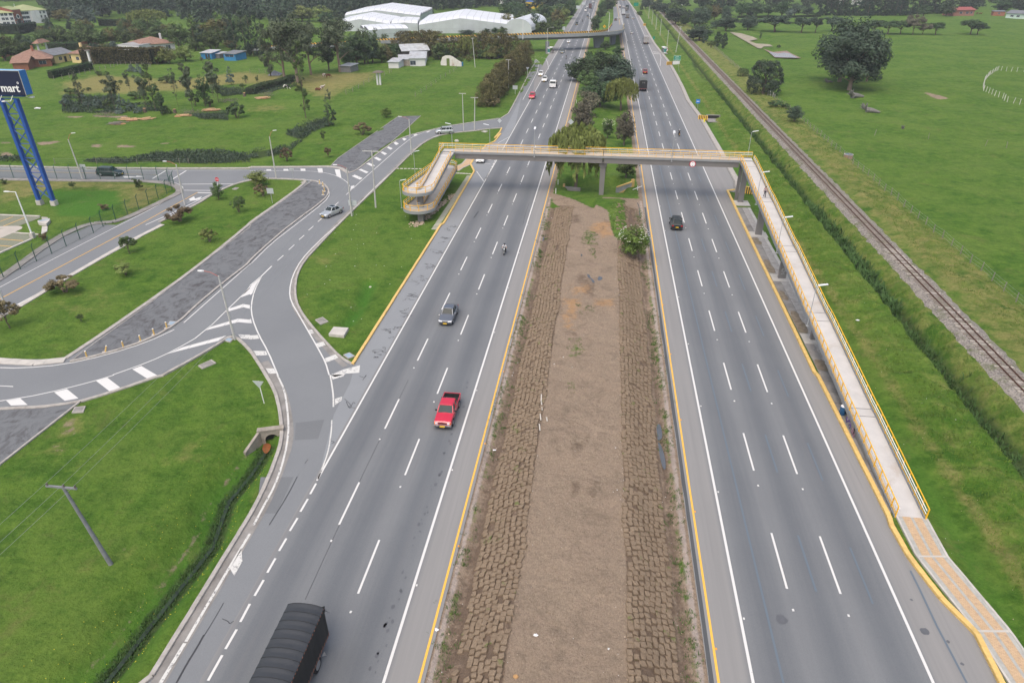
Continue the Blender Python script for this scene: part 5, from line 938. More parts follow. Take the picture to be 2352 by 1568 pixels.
# red pickup
def pickup(label, x, y, head, col):
    o = empty('pickup_truck', (x, y, .03), head, label, 'pickup truck'); L, hw = 4.85, .84; X = lambda f: L/2 - f*L
    def ring(f, k, b_, t): w_ = hw*k; half = [(0,b_),(w_*.9,b_),(w_,b_+.12),(w_,t-.12),(w_*.94,t-.01),(0,t+.02)]; return [(X(f), a, c_) for a, c_ in half] + [(X(f), -a, c_) for a, c_ in half[-2:0:-1]]
    fix_normals(MB().loft([ring(0,.93,.40,.82), ring(.02,.97,.36,.90), ring(.10,1,.34,.95), ring(.27,1,.34,1.0), ring(.29,1,.34,1.03), ring(.66,1,.34,1.03)]).build('body', col, o, smooth=False))
    bed = MB(); bed.box(X(1.0), X(.66), -hw, -hw+.06, .42, 1.0); bed.box(X(1.0), X(.66), hw-.06, hw, .42, 1.0); bed.box(X(1.0), X(.985), -hw+.06, hw-.06, .45, 1.0); bed.build('load_bed', col, o); MB().box(X(.985), X(.66), -hw+.06, hw-.06, .5, .56).build('bed_floor', TRIM, o)
    ln = MB(); ln.box(X(.98), X(.67), -hw+.06, -hw+.075, .56, .96); ln.box(X(.98), X(.67), hw-.075, hw-.06, .56, .96); ln.box(X(.984), X(.978), -hw+.07, hw-.07, .56, .96); ln.build('bed_liner', TRIM, o)
    bw, tw, zb, zt = hw*.93, hw*.76, 1.0, 1.54
    g1 = [(X(.275),-bw*.96,zb),(X(.275),bw*.96,zb),(X(.32),bw,zb),(X(.65),bw,zb),(X(.65),-bw,zb),(X(.32),-bw,zb)]; g2 = [(X(.375),-tw,zt),(X(.375),tw,zt),(X(.40),tw,zt),(X(.625),tw,zt),(X(.625),-tw,zt),(X(.40),-tw,zt)]
    fix_normals(MB().loft([g1, g2]).build('windows', M('tinted_glass', (.030,.048,.050), .16, .1, spec=.16), o)); fix_normals(MB().loft([[(p[0], p[1]*1.04, zt-.02) for p in g2], [(p[0], p[1], 1.60) for p in g2], [(p[0]*.92, p[1]*.8, 1.625) for p in g2]]).build('roof', col, o))
    pm = MB()
    for a, b_ in ((g1[0],g2[0]),(g1[1],g2[1]),(g1[3],g2[3]),(g1[4],g2[4])): MB().bar(a, b_, .08, .08).build('pillar', col, o)
    for i, j in ((2,3),(5,4)): MB().bar(tuple(lerp(g1[i][k], g1[j][k], .52) for k in range(3)), tuple(lerp(g2[i][k], g2[j][k], .52) for k in range(3)), .10, .06).build('pillar', col, o)
    wheels(o, (X(.17), X(.79)), .36, .24, hw*1.0)
    am = MB(); [am.tube((X(f), s*hw*.9, .38), (X(f), s*(hw+.01), .38), .43, n=18) for f in (.17,.79) for s in (-1,1)]; am.build('wheel_arches', TRIM, o)
    MB().bbox(X(-.03), X(.015), -hw*.99, hw*.99, .38, .58, .03).build('bumper', CHROME, o); MB().box(X(-.031), X(-.02), -hw*.9, hw*.9, .38, .46).build('bumper_lip', TRIM, o); MB().box(X(.005)-.02, X(-.004), -hw*.50, hw*.50, .64, .79).build('grille', TRIM, o); MB().box(X(-.045), X(-.031), -.24, .24, .42, .54).build('number_plate', PLATE, o)
    for s in (-1, 1): MB().box(X(.01), X(-.006), min(s*hw*.54, s*hw*.82), max(s*hw*.54, s*hw*.82), .64, .79).build('headlight', HEADL, o); MB().box(X(.01), X(-.006), min(s*hw*.82, s*hw*.92), max(s*hw*.82, s*hw*.92), .64, .79).build('indicator', ORANGE, o); MB().bbox(X(.33)-.05, X(.33)+.05, min(s*hw, s*(hw+.2)), max(s*hw, s*(hw+.2)), 1.02, 1.18, .02).build('mirror', TRIM, o)
    mb = MB(); mb.path([(X(.655), -hw*.9, 1.04), (X(.655), -hw*.85, 1.5), (X(.655), hw*.85, 1.5), (X(.655), hw*.9, 1.04)], .035); mb.build('roll_bar', TRIM, o); return o
pk = pickup('bright red double-cab pickup with open bed, nearest car on the left carriageway', -12.95, 53.3, DN, REDC)
t_ = empty('road_cone', (-13.45, 54.7, .62), 0, 'orange cones and tools lying in the red pickup bed', 'traffic cones'); mb = MB()
for d in (0, .12): mb.tube((d, d*.5, .12), (.45+d, -.35+d, .30), .10, .02, 10)
mb.build('cone', ORANGE, t_); MB().path([(-.2, .3, .4), (.5, -.2, .62)], .03).build('handle', TRIM, t_)
# big tarpaulin lorry: cargo box with hoops
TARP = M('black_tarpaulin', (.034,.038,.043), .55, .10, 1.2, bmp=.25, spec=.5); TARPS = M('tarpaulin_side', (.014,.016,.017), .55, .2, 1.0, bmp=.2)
def tarp_lorry(label, x, y, head, L=5.7, W=2.35, H=3.65, bays=9, cab=WHC, detail=True, roofm=TARP, logo=False, tot=8.0):
    """x, y = middle of the rear edge; the lorry extends forward along its heading"""
    o = empty('lorry', (x, y, .03), head, label, 'lorry'); hw = W/2; z0 = 1.05
    def arch(xx, zc, k=1.0): return [(xx, hw*cos(a)*k if 0 else hw*t, zc - .26*abs(t)**2.6*1.0) for t in np.linspace(-1, 1, 13)]
        # roof skin sagging between hoops
    mb = MB(); rs_ = []; n = bays*6
    for i in range(n+1): f = i/n; sag = .035*(1-abs(cos(pi*f*bays)))**.8; rs_.append([(L*f, a, z - sag*(1-.3*abs(a/hw))) for _, a, z in arch(0, H)])
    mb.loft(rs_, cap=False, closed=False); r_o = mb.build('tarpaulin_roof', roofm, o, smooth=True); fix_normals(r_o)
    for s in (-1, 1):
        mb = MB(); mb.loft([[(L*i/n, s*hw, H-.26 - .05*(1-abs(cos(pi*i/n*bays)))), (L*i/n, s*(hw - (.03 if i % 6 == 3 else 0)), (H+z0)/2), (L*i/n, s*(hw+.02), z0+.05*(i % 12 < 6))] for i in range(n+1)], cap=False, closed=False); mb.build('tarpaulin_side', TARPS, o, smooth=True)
    for xx, nm in ((0, 'rear_sheet'), (L, 'front_board')):
        a_ = arch(xx, H); mb = MB(); mb.add(a_ + [(xx, hw, z0), (xx, -hw, z0)], [tuple(range(15))]); mb.build(nm, TARPS, o)
    for i in range(bays+1): MB().path([(L*i/bays, a, z+.004) for _, a, z in arch(0, H)], .018, 5).build('hoop', TARPS, o)
    MB().box(-.02, L, -hw, hw, .85, z0).build('load_floor', M('lorry_floor', (.10,.08,.07), .8, .3, 2), o); MB().box(.1, L+1.8, -.42, .42, .55, .85).build('chassis', TRIM, o)
    mb = MB()
    for i in range(12): mb.box(-.035, -.02, -hw + W*i/12 + .02, -hw + W*(i+.5)/12, .88, .98)
    mb.build('reflector_strip', RED, o)
    if detail:
        mb = MB(); r = random.Random(4)
        for i in range(22):
            for s in (-1, 1): mb.box(L*i/22, L*i/22+.10, s*hw-.012 if s < 0 else s*hw, s*hw if s < 0 else s*hw+.012, H-.34 - r.uniform(0,.06), H-.30)
            mb.tube((L*i/22, hw+.02, z0+.1), (L*i/22+.1, hw+.05, z0-.1), .012, n=4)
        mb.build('rope_ties', M('rope', (.30,.13,.09), .9), o)
        mb = MB(); [mb.tube((-.02, hw-.25+.05*i, H-.45), (-.35-.05*(i%3), hw-.1+.06*i, H-.75-.1*i), .02, .004, n=4) for i in range(5)]; mb.add([(-.01,hw-.3,H-.3),(-.25,hw-.05,H-.35),(-.1,hw-.02,H-.8)], [(0,1,2)]); mb.build('torn_flap', TARPS, o)
    if logo:
        mb = MB(); [mb.add([(-.045, s*.08+c0*s, z) for c0, z in ((0, H-.72), (.28, H-.52), (.42, H-.62), (.24, H-.78), (.42, H-.94), (.28, H-1.04), (0, H-.84))], [tuple(range(7))]) for s in (-1, 1)]; mb.build('logo', M('logo_grey', (.17,.17,.16)), o)
    wheels(o, (1.9, tot-1.1) if L < 7 else (1.4, 2.7, tot-1.2), .50, .30 if 0 else .46, hw-.06)
    for s in (-1, 1): MB().add([(1.9-.7, s*(hw-.1), .35),(1.9-.95, s*(hw+.12), .15),(1.9-.75, s*(hw+.1), .85)], [(0,1,2)]).build('mud_flap', M('mud_flap', (.3,.3,.3)), o)
    c0 = L+.15
    fix_normals(MB().loft([[(xx, a, z) for a, z in ((-hw*.93,.55),(hw*.93,.55),(hw*.93,zt-.5),(hw*.85,zt),(-hw*.85,zt),(-hw*.93,zt-.5))] for xx, zt in ((c0,2.65),(c0+1.3,2.62),(tot-.25,1.9),(tot,1.5))]).build('cab', cab, o)); MB().box(c0+1.31, tot-.1, -hw*.8, hw*.8, 1.7, 2.3).build('windscreen', GLASS, o); return o
tarp_lorry('black tarpaulin-covered lorry cut by the bottom edge of the picture', -16.45, 27.35, DN)
tarp_lorry('dark green tarpaulin lorry driving away, pale emblem on its rear sheet', 13.6, 242.3, UP, 6.2, 2.4, 3.6, 8, DGR, False, M('grey_green_tarp', (.13,.145,.135), .7, .15, .5), True, 8.4)
def box_lorry(label, x, y, head, L, W, H, m, cabm, name='lorry', stake=False, bed=False):
    o = empty(name, (x, y, .03), head, label, 'lorry'); hw = W/2
    if bed:
        MB().box(0, L, -hw, hw, 1.0, 1.12).build('load_floor', m, o); mb = MB(); mb.box(0, L, -hw, -hw+.05, 1.12, 1.6); mb.box(0, L, hw-.05, hw, 1.12, 1.6); mb.box(0, .05, -hw+.05, hw-.05, 1.12, 1.6); mb.box(L-.05, L, -hw+.05, hw-.05, 1.12, 2.2); mb.build('side_boards', m, o)
    elif stake:
        MB().box(0, L, -hw, hw, 1.0, 1.15).build('load_floor', m, o); mb = MB()
        for i in range(9): [mb.box(L*i/8-.03, L*i/8+.03, s*hw-.03, s*hw+.03, 1.15, H) for s in (-1, 1)]
        for z in (1.4, 1.8, 2.2, 2.6, 3.0, H-.1): [mb.box(0, L, s*hw-.02, s*hw+.02, z, z+.14) for s in (-1, 1)]; mb.box(-.02, .02, -hw, hw, z, z+.14)
        mb.build('stake_sides', m, o); MB().box(.2, L-.2, -hw+.1, hw-.1, 1.16, H-.6).build('load', M('covered_load', (.10,.10,.095), .8, .4, 1), o)
    else:
        MB().bbox(0, L, -hw, hw, .95, H, .05).build('cargo_box', m, o); mb = MB(); [mb.box(-.015, 0, yy_-.015, yy_+.015, 1.0, H-.1) for yy_ in (-hw*.5, 0, hw*.5)]; mb.box(-.02, 0, -hw, hw, H-.14, H-.04); mb.build('door_seams', TRIM, o); mb = MB(); [mb.box(-.02, 0, s*.3-.02, s*.3+.02, 1.0, H-.2) for s in (-1, 1)]; mb.build('door_bar', STEEL, o)
    MB().box(0, L+1.6, -.4, .4, .5, .95).build('chassis', TRIM, o); MB().box(-.04, .02, -hw, hw, .62, .78).build('bumper', TRIM, o); MB().box(-.05, -.04, -.25, .25, .66, .78).build('number_plate', PLATE, o)
    for s in (-1, 1): MB().box(-.05, -.04, min(s*hw*.65, s*hw*.95), max(s*hw*.65, s*hw*.95), .64, .77).build('tail_light', TAILL, o)
    wheels(o, (1.5, L+1.0), .48, .40, hw-.05); c0 = L+.12
    fix_normals(MB().loft([[(xx, a, z) for a, z in ((-hw*.92,.5),(hw*.92,.5),(hw*.92,zt-.3),(hw*.82,zt),(-hw*.82,zt),(-hw*.92,zt-.3))] for xx, zt in ((c0,2.55),(c0+1.35,2.5),(c0+1.75,1.55),(c0+1.8,.9))]).build('cab', cabm, o))
    fix_normals(MB().loft([[(c0+1.40, -hw*.78, 2.36),(c0+1.40, hw*.78, 2.36),(c0+1.77, hw*.84, 1.62),(c0+1.77, -hw*.84, 1.62)], [(c0+1.36, -hw*.78, 2.36),(c0+1.36, hw*.78, 2.36),(c0+1.70, hw*.84, 1.62),(c0+1.70, -hw*.84, 1.62)]]).build('windscreen', GLASS, o))
    for s in (-1, 1): MB().box(c0+1.8, c0+1.83, min(s*hw*.5, s*hw*.85), max(s*hw*.5, s*hw*.85), .75, .95).build('headlight', HEADL, o); MB().box(c0+.5, c0+1.3, min(s*hw*.915, s*hw*.935), max(s*hw*.915, s*hw*.935), 1.55, 2.2).build('side_window', GLASS, o); MB().box(c0+1.6, c0+1.7, min(s*hw*1.05, s*hw*1.2), max(s*hw*1.05, s*hw*1.2), 1.6, 2.1).build('mirror', TRIM, o)
    MB().box(c0+1.78, c0+1.86, -hw*.9, hw*.9, .45, .68).build('bumper', WHT if cabm is WHC else TRIM, o); return o
GBOX = M('grey_box_panel', (.33,.32,.31), .7, .15, .5, stain=(.22,.2,.19)); box_lorry('white flatbed lorry with empty grey bed coming towards the camera', -16.7, 252.0, DN, 5.2, 2.3, 3, M('flatbed_grey', (.36,.35,.33), .8, .1), WHC, bed=True)
box_lorry('grey box lorry driving away in the outer lane, right of the flyover', 21.15, 386.4, UP, 6.5, 2.5, 3.6, GBOX, WHC)
for (t, u, v, lb, st_, m_, cm, hd_, H_) in (('FT', 1412, 142, 'dark red stake lorry far up the left carriageway', False, M('dull_red_sheet', (.10,.05,.05)), REDC, UP, 3.9), ('FT', 1997, 293, 'grey stake-sided lorry in the middle lane beyond the flyover', True, GBOX, WHC, UP, 3.3), ('FT', 1933, 243, 'white tanker-like lorry with dark rear beyond the flyover', False, paintm('lorry_white', (.5,.52,.54), 0), WHC, UP, 3.9), ('FT', 1972, 180, 'grey lorry close behind the distant green lorry', True, GBOX, WHC, UP, 3.2), ('FT', 1992, 162, 'dark green lorry far up the right carriageway', False, M('green_sheet', (.03,.05,.05)), DGR, UP, 3.6)):
    x, y = G(t, u, v); box_lorry(lb, x, y, hd_, 6.5, 2.45, H_, m_, cm, stake=st_)
x, y = G('FT', 1932, 14); bo = empty('bus', (x, y, 0), UP, 'yellow bus at the top edge of the right carriageway', 'bus'); MB().bbox(0, 9, -1.2, 1.2, .5, 3.0, .1).build('body', M('bus_yellow', (.65,.36,.03), .5), bo); MB().box(-.01, .01, -1, 1, 1.6, 2.5).build('rear_window', GLASS, bo); wheels(bo, (2, 7.2), .5, .3, 1.15)
# ---------------------------------------------------------------- people and animals
def skin(name, verts, edges, radii, m, parent=None, sub=1, root=0):
    me = bpy.data.meshes.new(name); me.from_pydata(verts, edges, []); o = bpy.data.objects.new(name, me); C.objects.link(o)
    md = o.modifiers.new('s', 'SKIN'); sl = me.skin_vertices[0].data
    for i, r in enumerate(radii): sl[i].radius = (r, r) if not isinstance(r, tuple) else r; sl[i].use_root = (i == root)
    if sub: s2 = o.modifiers.new('u', 'SUBSURF'); s2.levels = sub; s2.render_levels = sub
    bpy.context.view_layer.update(); me2 = bpy.data.meshes.new_from_object(o.evaluated_get(bpy.context.evaluated_depsgraph_get())); bpy.data.objects.remove(o); bpy.data.meshes.remove(me)
    me2.materials.clear(); me2.materials.append(m); me2.polygons.foreach_set('use_smooth', [True]*len(me2.polygons)); me2.name = name
    q = bpy.data.objects.new(name, me2); C.objects.link(q); q.parent = parent; return q
SKIN = M('skin', (.42,.24,.16), .6, .05)
def person(label, loc, rz, pose, top, legs, hair, helmet=None, hgt=1.68, shoes=None, bag=None):
    o = empty('person', loc, rz, label, 'person'); k = hgt/1.7
    J = dict(pelvis=(0,0,.93), chest=(0,0,1.28), neck=(0,0,1.46), head=(.01,0,1.60), sl=(0,.19,1.40), sr=(0,-.19,1.40), hl=(0,.09,.90), hr=(0,-.09,.90))
    J.update(pose); J = {a: tuple(c_*k for c_ in b_) for a, b_ in J.items()}
    names = ['pelvis','chest','neck','head','sl','el','wl','sr','er','wr','hl','kl','al','tl','hr','kr','ar','tr']; V = [J[n_] for n_ in names]; I = {n_: i for i, n_ in enumerate(names)}
    E = [('pelvis','chest'),('chest','neck'),('neck','head'),('chest','sl'),('sl','el'),('el','wl'),('chest','sr'),('sr','er'),('er','wr'),('pelvis','hl'),('hl','kl'),('kl','al'),('al','tl'),('pelvis','hr'),('hr','kr'),('kr','ar'),('ar','tr')]
    R = dict(pelvis=(.135,.10),chest=(.15,.105),neck=.05,head=(.082,.098),sl=.06,el=.042,wl=.028,sr=.06,er=.042,wr=.028,hl=.088,kl=.058,al=.038,tl=.036,hr=.088,kr=.058,ar=.038,tr=.036)
    rad = [R[n_] for n_ in names]; ed = [(I[a], I[b_]) for a, b_ in E]
    for s in 'lr':       # palm, four fingers and a thumb
        w_, e_ = Vector(J['w'+s]), Vector(J['e'+s]); d = (w_-e_).normalized(); u = d.cross(Vector((1,0,.2))).normalized(); i0 = len(V); V.append(tuple(w_ + d*.06)); rad.append((.034,.018)); ed.append((I['w'+s], i0))
        for j in range(4): V += [tuple(w_ + d*.10 + u*(j-1.5)*.018), tuple(w_ + d*(.16 - .008*abs(j-1.2)) + u*(j-1.5)*.019 + Vector((.012,0,0)))]; rad += [.009,.007]; ed += [(i0, len(V)-2), (len(V)-2, len(V)-1)]
        V.append(tuple(w_ + d*.08 - u*.05)); rad.append(.010); ed.append((i0, len(V)-1))
    skin('body', V, ed, rad, SKIN, o)
    def part(nm, ks, es, m, g=1.18): skin(nm, [J[a] for a in ks], [(ks.index(a), ks.index(b_)) for a, b_ in es], [tuple(c_*g for c_ in R[a]) if isinstance(R[a], tuple) else R[a]*g for a in ks], m, o)
    part('shirt', ['pelvis','chest','sl','el','sr','er'], [('pelvis','chest'),('chest','sl'),('sl','el'),('chest','sr'),('sr','er')], top, 1.15)
    part('trousers', ['pelvis','hl','kl','al','hr','kr','ar'], [('pelvis','hl'),('hl','kl'),('kl','al'),('pelvis','hr'),('hr','kr'),('kr','ar')], legs, 1.2)
    hx, hy, hz = J['head']
    if helmet: 
        mb = MB(); mb.loft([[(hx + r*1.1*cos(a), hy + r*sin(a), hz + z) for a in np.linspace(0, 2*pi, 12, endpoint=False)] for z, r in ((-.10,.09),(-.04,.135),(.04,.145),(.10,.115),(.14,.05))]); mb.build('helmet', helmet, o, smooth=True); MB().box(hx+.10, hx+.16, hy-.09, hy+.09, hz-.03, hz+.05).build('visor', GLASS, o)
    else:
        mb = MB(); mb.loft([[(hx-.02 + r*cos(a), hy + r*.9*sin(a), hz + z) for a in np.linspace(0, 2*pi, 12, endpoint=False)] for z, r in ((-.02,.10),(.05,.115),(.11,.085),(.135,.03))]); mb.build('hair', hair, o, smooth=True)
        mb = MB(); mb.box(hx+.085, hx+.10, hy+.02, hy+.045, hz, hz+.015); mb.box(hx+.085, hx+.10, hy-.045, hy-.02, hz, hz+.015); mb.box(hx+.085, hx+.095, hy-.025, hy+.025, hz-.06, hz-.05); mb.build('face_features', M('eyes_dark', (.06,.03,.03)), o); mb = MB(); mb.add([(hx+.085,hy-.015,hz-.03),(hx+.085,hy+.015,hz-.03),(hx+.115,hy,hz-.028),(hx+.09,hy,hz+.01)], [(0,1,2),(0,2,3),(1,3,2)]); mb.build('nose', SKIN, o)
    mb = MB()
    for s in 'lr': ax, ay, az = J['a'+s]; tx, ty, tz = J['t'+s]; mb.bbox(ax-.06, tx+.05, ay-.045, ay+.045, az-.08, az+.03, .02)
    mb.build('shoes', shoes or BLK, o); return o, J
WALK = dict(el=(.02,.25,1.14), wl=(.12,.27,.92), er=(-.05,-.24,1.14), wr=(-.10,-.27,.90), kl=(.16,.09,.50), al=(.12,.09,.09), tl=(.24,.09,.04), kr=(.02,-.09,.48), ar=(-.22,-.09,.12), tr=(-.12,-.09,.04))
JEAN = M('dark_jeans', (.02,.022,.04), .9, .2); BLKH = M('black_hair', (.012,.009,.008), .6); PNK = M('greyish_pink_top', (.38,.28,.28), .9)
px_, py_ = 26.55, 109.6; pr_, J = person('person with long dark hair, grey pink top and dark jeans walking on the long ramp', (px_, py_, ramp_z(109.6)+.02), DN, WALK, PNK, JEAN, BLKH, hgt=1.66)
mb = MB(); mb.loft([[(-.09 - .02*i + r*cos(a), r*1.2*sin(a), 1.60 - .10*i) for a in np.linspace(0, 2*pi, 8, endpoint=False)] for i, r in enumerate((.05,.08,.085,.07,.04))]); mb.build('hair_length', BLKH, pr_, smooth=True); MB().bbox(-.08, .12, .26, .34, .72, .98, .03).build('handbag', M('pink_bag', (.35,.10,.18)), pr_)
STAND = dict(el=(.0,.24,1.14), wl=(.06,.25,.90), er=(.0,-.24,1.14), wr=(.06,-.25,.90), kl=(.02,.10,.49), al=(0,.10,.09), tl=(.13,.11,.04), kr=(.02,-.10,.49), ar=(0,-.10,.09), tr=(.13,-.11,.04))
x, y = G('FO', 708, 608); person('person in black standing at the kerb beside the bus shelter under the flyover', (x, y, .05), DN, STAND, BLK, BLK, BLKH, hgt=1.78)
def motorbike(label, x, y, rz, col, rtop, rleg, hel, rlabel, white=False):
    o = empty('motorbike', (x, y, .03), rz, label, 'motorbike')
    for xx in (-.62, .68):
        w_ = MB().tube((xx, -.055, .30), (xx, .055, .30), .30, n=20).build('wheel', TYRE, o); MB().tube((xx, -.06, .30), (xx, .06, .30), .19, n=14).build('rim', RIM, w_)
    MB().loft([[(xx, a*w__, z0 + b_) for a, b_ in ((-1,0),(1,0),(.8,h_),(-.8,h_))] for xx, w__, z0, h_ in ((-.78,.06,.78,.08),(-.35,.12,.70,.10),(-.1,.14,.66,.14),(.12,.15,.66,.30),(.36,.10,.72,.24),(.45,.05,.78,.12))]).build('tank_and_seat', col, o)
    MB().bbox(-.22, .22, -.14, .14, .24, .60, .04).build('engine', TRIM, o); mb = MB()
    for s in (-1, 1): mb.tube((.68, s*.09, .30), (.46, s*.09, .98), .025); mb.tube((-.62, s*.09, .30), (-.1, s*.10, .38), .025)
    mb.tube((.46, -.36, 1.04), (.46, .36, 1.04), .018); mb.build('fork_and_handlebar', STEEL, o); MB().tube((.50,0,.88), (.60,0,.86), .10, .085, 12).build('headlight', HEADL, o); MB().tube((-.1,-.17,.30), (-.8,-.19,.40), .045).build('exhaust', CHROME, o); MB().box(-.84, -.80, -.06, .06, .72, .80).build('tail_light', TAILL, o); MB().box(-.86, -.84, -.11, .11, .52, .66).build('number_plate', PLATE, o); MB().loft([[(.68+.34*cos(a), s*.07, .30+.34*sin(a)) for s in (-1,1)] for a in np.linspace(.5, 2.2, 6)], cap=False, closed=False).build('mudguard', col, o)
    ca, sa = cos(rz), sin(rz); ox = -.18
    RIDE = dict(pelvis=(0,0,.86), chest=(.12,0,1.20), neck=(.18,0,1.38), head=(.24,0,1.53), sl=(.12,.19,1.32), sr=(.12,-.19,1.32), el=(.34,.30,1.12), wl=(.60,.31,1.08), er=(.34,-.30,1.12), wr=(.60,-.31,1.08), hl=(.02,.10,.84), kl=(.38,.22,.72), al=(.16,.20,.36), tl=(.30,.20,.32), hr=(.02,-.10,.84), kr=(.38,-.22,.72), ar=(.16,-.20,.36), tr=(.30,-.20,.32))
    person(rlabel, (x + ox*ca, y + ox*sa, .03), rz, RIDE, rtop, rleg, BLKH, hel, hgt=1.68); return o
WS = M('white_shirt', (.72,.72,.72), .9); NAVYH = M('helmet_dark', (.02,.03,.05), .25)
motorbike('dark motorbike with lit headlamp approaching near the median line', -13.05, 95.3, DN, DGR, WS, BLK, NAVYH, 'rider in white shirt and dark helmet on the approaching motorbike'); motorbike('black motorbike driving away in the outer lane of the right carriageway', 19.8, 177.8, UP, TRIM, M('black_jacket', (.02,.02,.022)), BLK, M('helmet_white', (.6,.6,.6), .3), 'rider in black jacket on the motorbike driving away')
x, y = G('FO', 985, 742); motorbike('black motorbike with bright lamp beyond the median trees', x, y+.8, DN, TRIM, BLK, BLK, NAVYH, 'rider in black on the motorbike just before the flyover'); x, y = G('FT', 1294, 347); motorbike('small distant motorbike beyond the flyover', x, y, DN, TRIM, BLK, BLK, M('helmet_grey', (.5,.5,.5)), 'distant rider on the motorbike beyond the flyover')
dr, J = person('driver in a pale shirt behind the windscreen of the red pickup', (-13.3, 53.0, .25), DN, dict(pelvis=(0,0,.35), chest=(-.05,0,.72), neck=(-.04,0,.90), head=(-.02,0,1.04), sl=(-.05,.19,.84), sr=(-.05,-.19,.84), el=(.16,.24,.66), wl=(.38,.14,.72), er=(.16,-.24,.66), wr=(.38,-.14,.72), hl=(0,.09,.35), kl=(.42,.12,.42), al=(.55,.12,.12), tl=(.66,.12,.1), hr=(0,-.09,.35), kr=(.42,-.12,.42), ar=(.55,-.12,.12), tr=(.66,-.12,.1)), WS, JEAN, BLKH, hgt=1.6)
def cow(label, t, u, v, rz, coat, patch=None, lying=False, graze=True, cat='cow'):
    x, y = G(t, u, v); o = empty(cat, (x, y, HZ(x, y)), rz, label, cat); dz = -.55 if lying else 0
    V = [(-.75,0,1.18),(-.2,0,1.10),(.45,0,1.14),(.78,0,1.12),(1.12,0,.75 if graze else 1.42),(1.42,0,.28 if graze else 1.40),(1.58,0,.16 if graze else 1.30)]; R_ = [(.24,.27),(.33,.36),(.30,.36),(.18,.24),(.13,.16),(.12,.13),(.07,.07)]; E_ = [(i, i+1) for i in range(6)]
    for bx_, fr in ((-.72, -1), (.50, 1)):
        for s in (-1, 1):
            i = len(V); b0 = 0 if fr < 0 else 2
            if fr < 0: V += [(bx_, s*.20, .82),(bx_-.10, s*.20, .46),(bx_-.02, s*.20, .04)] ; R_ += [.13,.065,.05]
            else: V += [(bx_, s*.18, .80),(bx_+.04, s*.18, .42),(bx_, s*.18, .04)]; R_ += [.11,.06,.05]
            E_ += [(b0, i), (i, i+1), (i+1, i+2)]
    i = len(V); V += [(-.98,0,1.15),(-1.05,0,.6)]; R_ += [.04,.03]; E_ += [(0,i),(i,i+1)]
    b_ = skin('body', V, E_, R_, coat, o, root=1); hx, hz_ = V[5][0], V[5][2]
    for s in (-1, 1): MB().add([(hx-.1, s*.08, hz_+.1),(hx-.12, s*.28, hz_+.14),(hx-.04, s*.1, hz_+.04)], [(0,1,2)]).build('ear', coat, o)
    if lying: o.location.z += -.5
    return o
pm_, nt, b = newmat('black_white_coat', .8); c = mixc(nt, ramp(nt, noise(nt, nt.nodes.new('ShaderNodeTexCoord').outputs['Object'], 1.4, 2, .5), .50, .53), (.015,.014,.014), (.7,.68,.64)); nt.links.new(c, b.inputs['Base Color']); PIED = pm_
pm_, nt, b = newmat('brown_white_coat', .8); c = mixc(nt, ramp(nt, noise(nt, nt.nodes.new('ShaderNodeTexCoord').outputs['Object'], 1.6, 2, .5), .44, .48), (.16,.05,.025), (.72,.66,.58)); nt.links.new(c, b.inputs['Base Color']); PIEB = pm_
BRN = M('brown_coat', (.14,.05,.028), .8, .2)
cow('black and white cow grazing left of the tall ivy-clad eucalyptus', 'N5', 568, 1402, 0, PIED); cow('black and white cow standing among the thin saplings', 'W7', 1125, 218, 2.9, PIED, graze=False); cow('brown cow lying in the dry meadow beside the white and brown cow', 'N5', 1068, 1418, .2, BRN, lying=True, graze=False); cow('white and brown calf standing in the dry meadow', 'N5', 1138, 1412, 1.2, PIEB, graze=False)
cow('left one of two brown horses facing away at the meadow edge', 'N5', 1167, 1218, 1.4, PIEB, graze=True, cat='horse'); cow('right one of two brown horses, plain chestnut, at the meadow edge', 'N5', 1233, 1226, 1.0, BRN, cat='horse')
cow('horse standing beside the red-roofed brick farmhouse', 'R4', 1850, 172, 0, BRN, cat='horse', graze=False); cow('small dark horse left of the other near the brick farmhouse', 'R4', 1810, 170, .5, BRN, cat='horse', graze=False)
# ---------------------------------------------------------------- trees and shrubs
FWD = Vector((-sin(YAW)*cos(PITCH), cos(YAW)*cos(PITCH), -sin(PITCH)))
def ppm(x, y, z=0): return F_PX / FWD.dot(Vector((x, y, z - CAM_H)))
def leafmat(name, col, var=.45, tr=.12, col2=None):
    m, nt, b = newmat('leaves_' + name, .75, 0, .25); at_ = N(nt, 'ShaderNodeAttribute', attribute_name='tint'); oi = N(nt, 'ShaderNodeObjectInfo')
    c = mixc(nt, at_.outputs['Fac'], [c_*(1-var) for c_ in col], [c_*(1+var) for c_ in (col2 or col)])
    hs = N(nt, 'ShaderNodeHueSaturation'); nt.links.new(c, hs.inputs['Color']); nt.links.new(mth(nt, 'MULTIPLY_ADD', oi.outputs['Random'], .5, .76), hs.inputs['Value']); nt.links.new(mth(nt, 'MULTIPLY_ADD', oi.outputs['Random'], .03, .485), hs.inputs['Hue'])
    nt.links.new(hs.outputs[0], b.inputs['Base Color']); b.inputs['Subsurface Weight'].default_value = 0
    return m
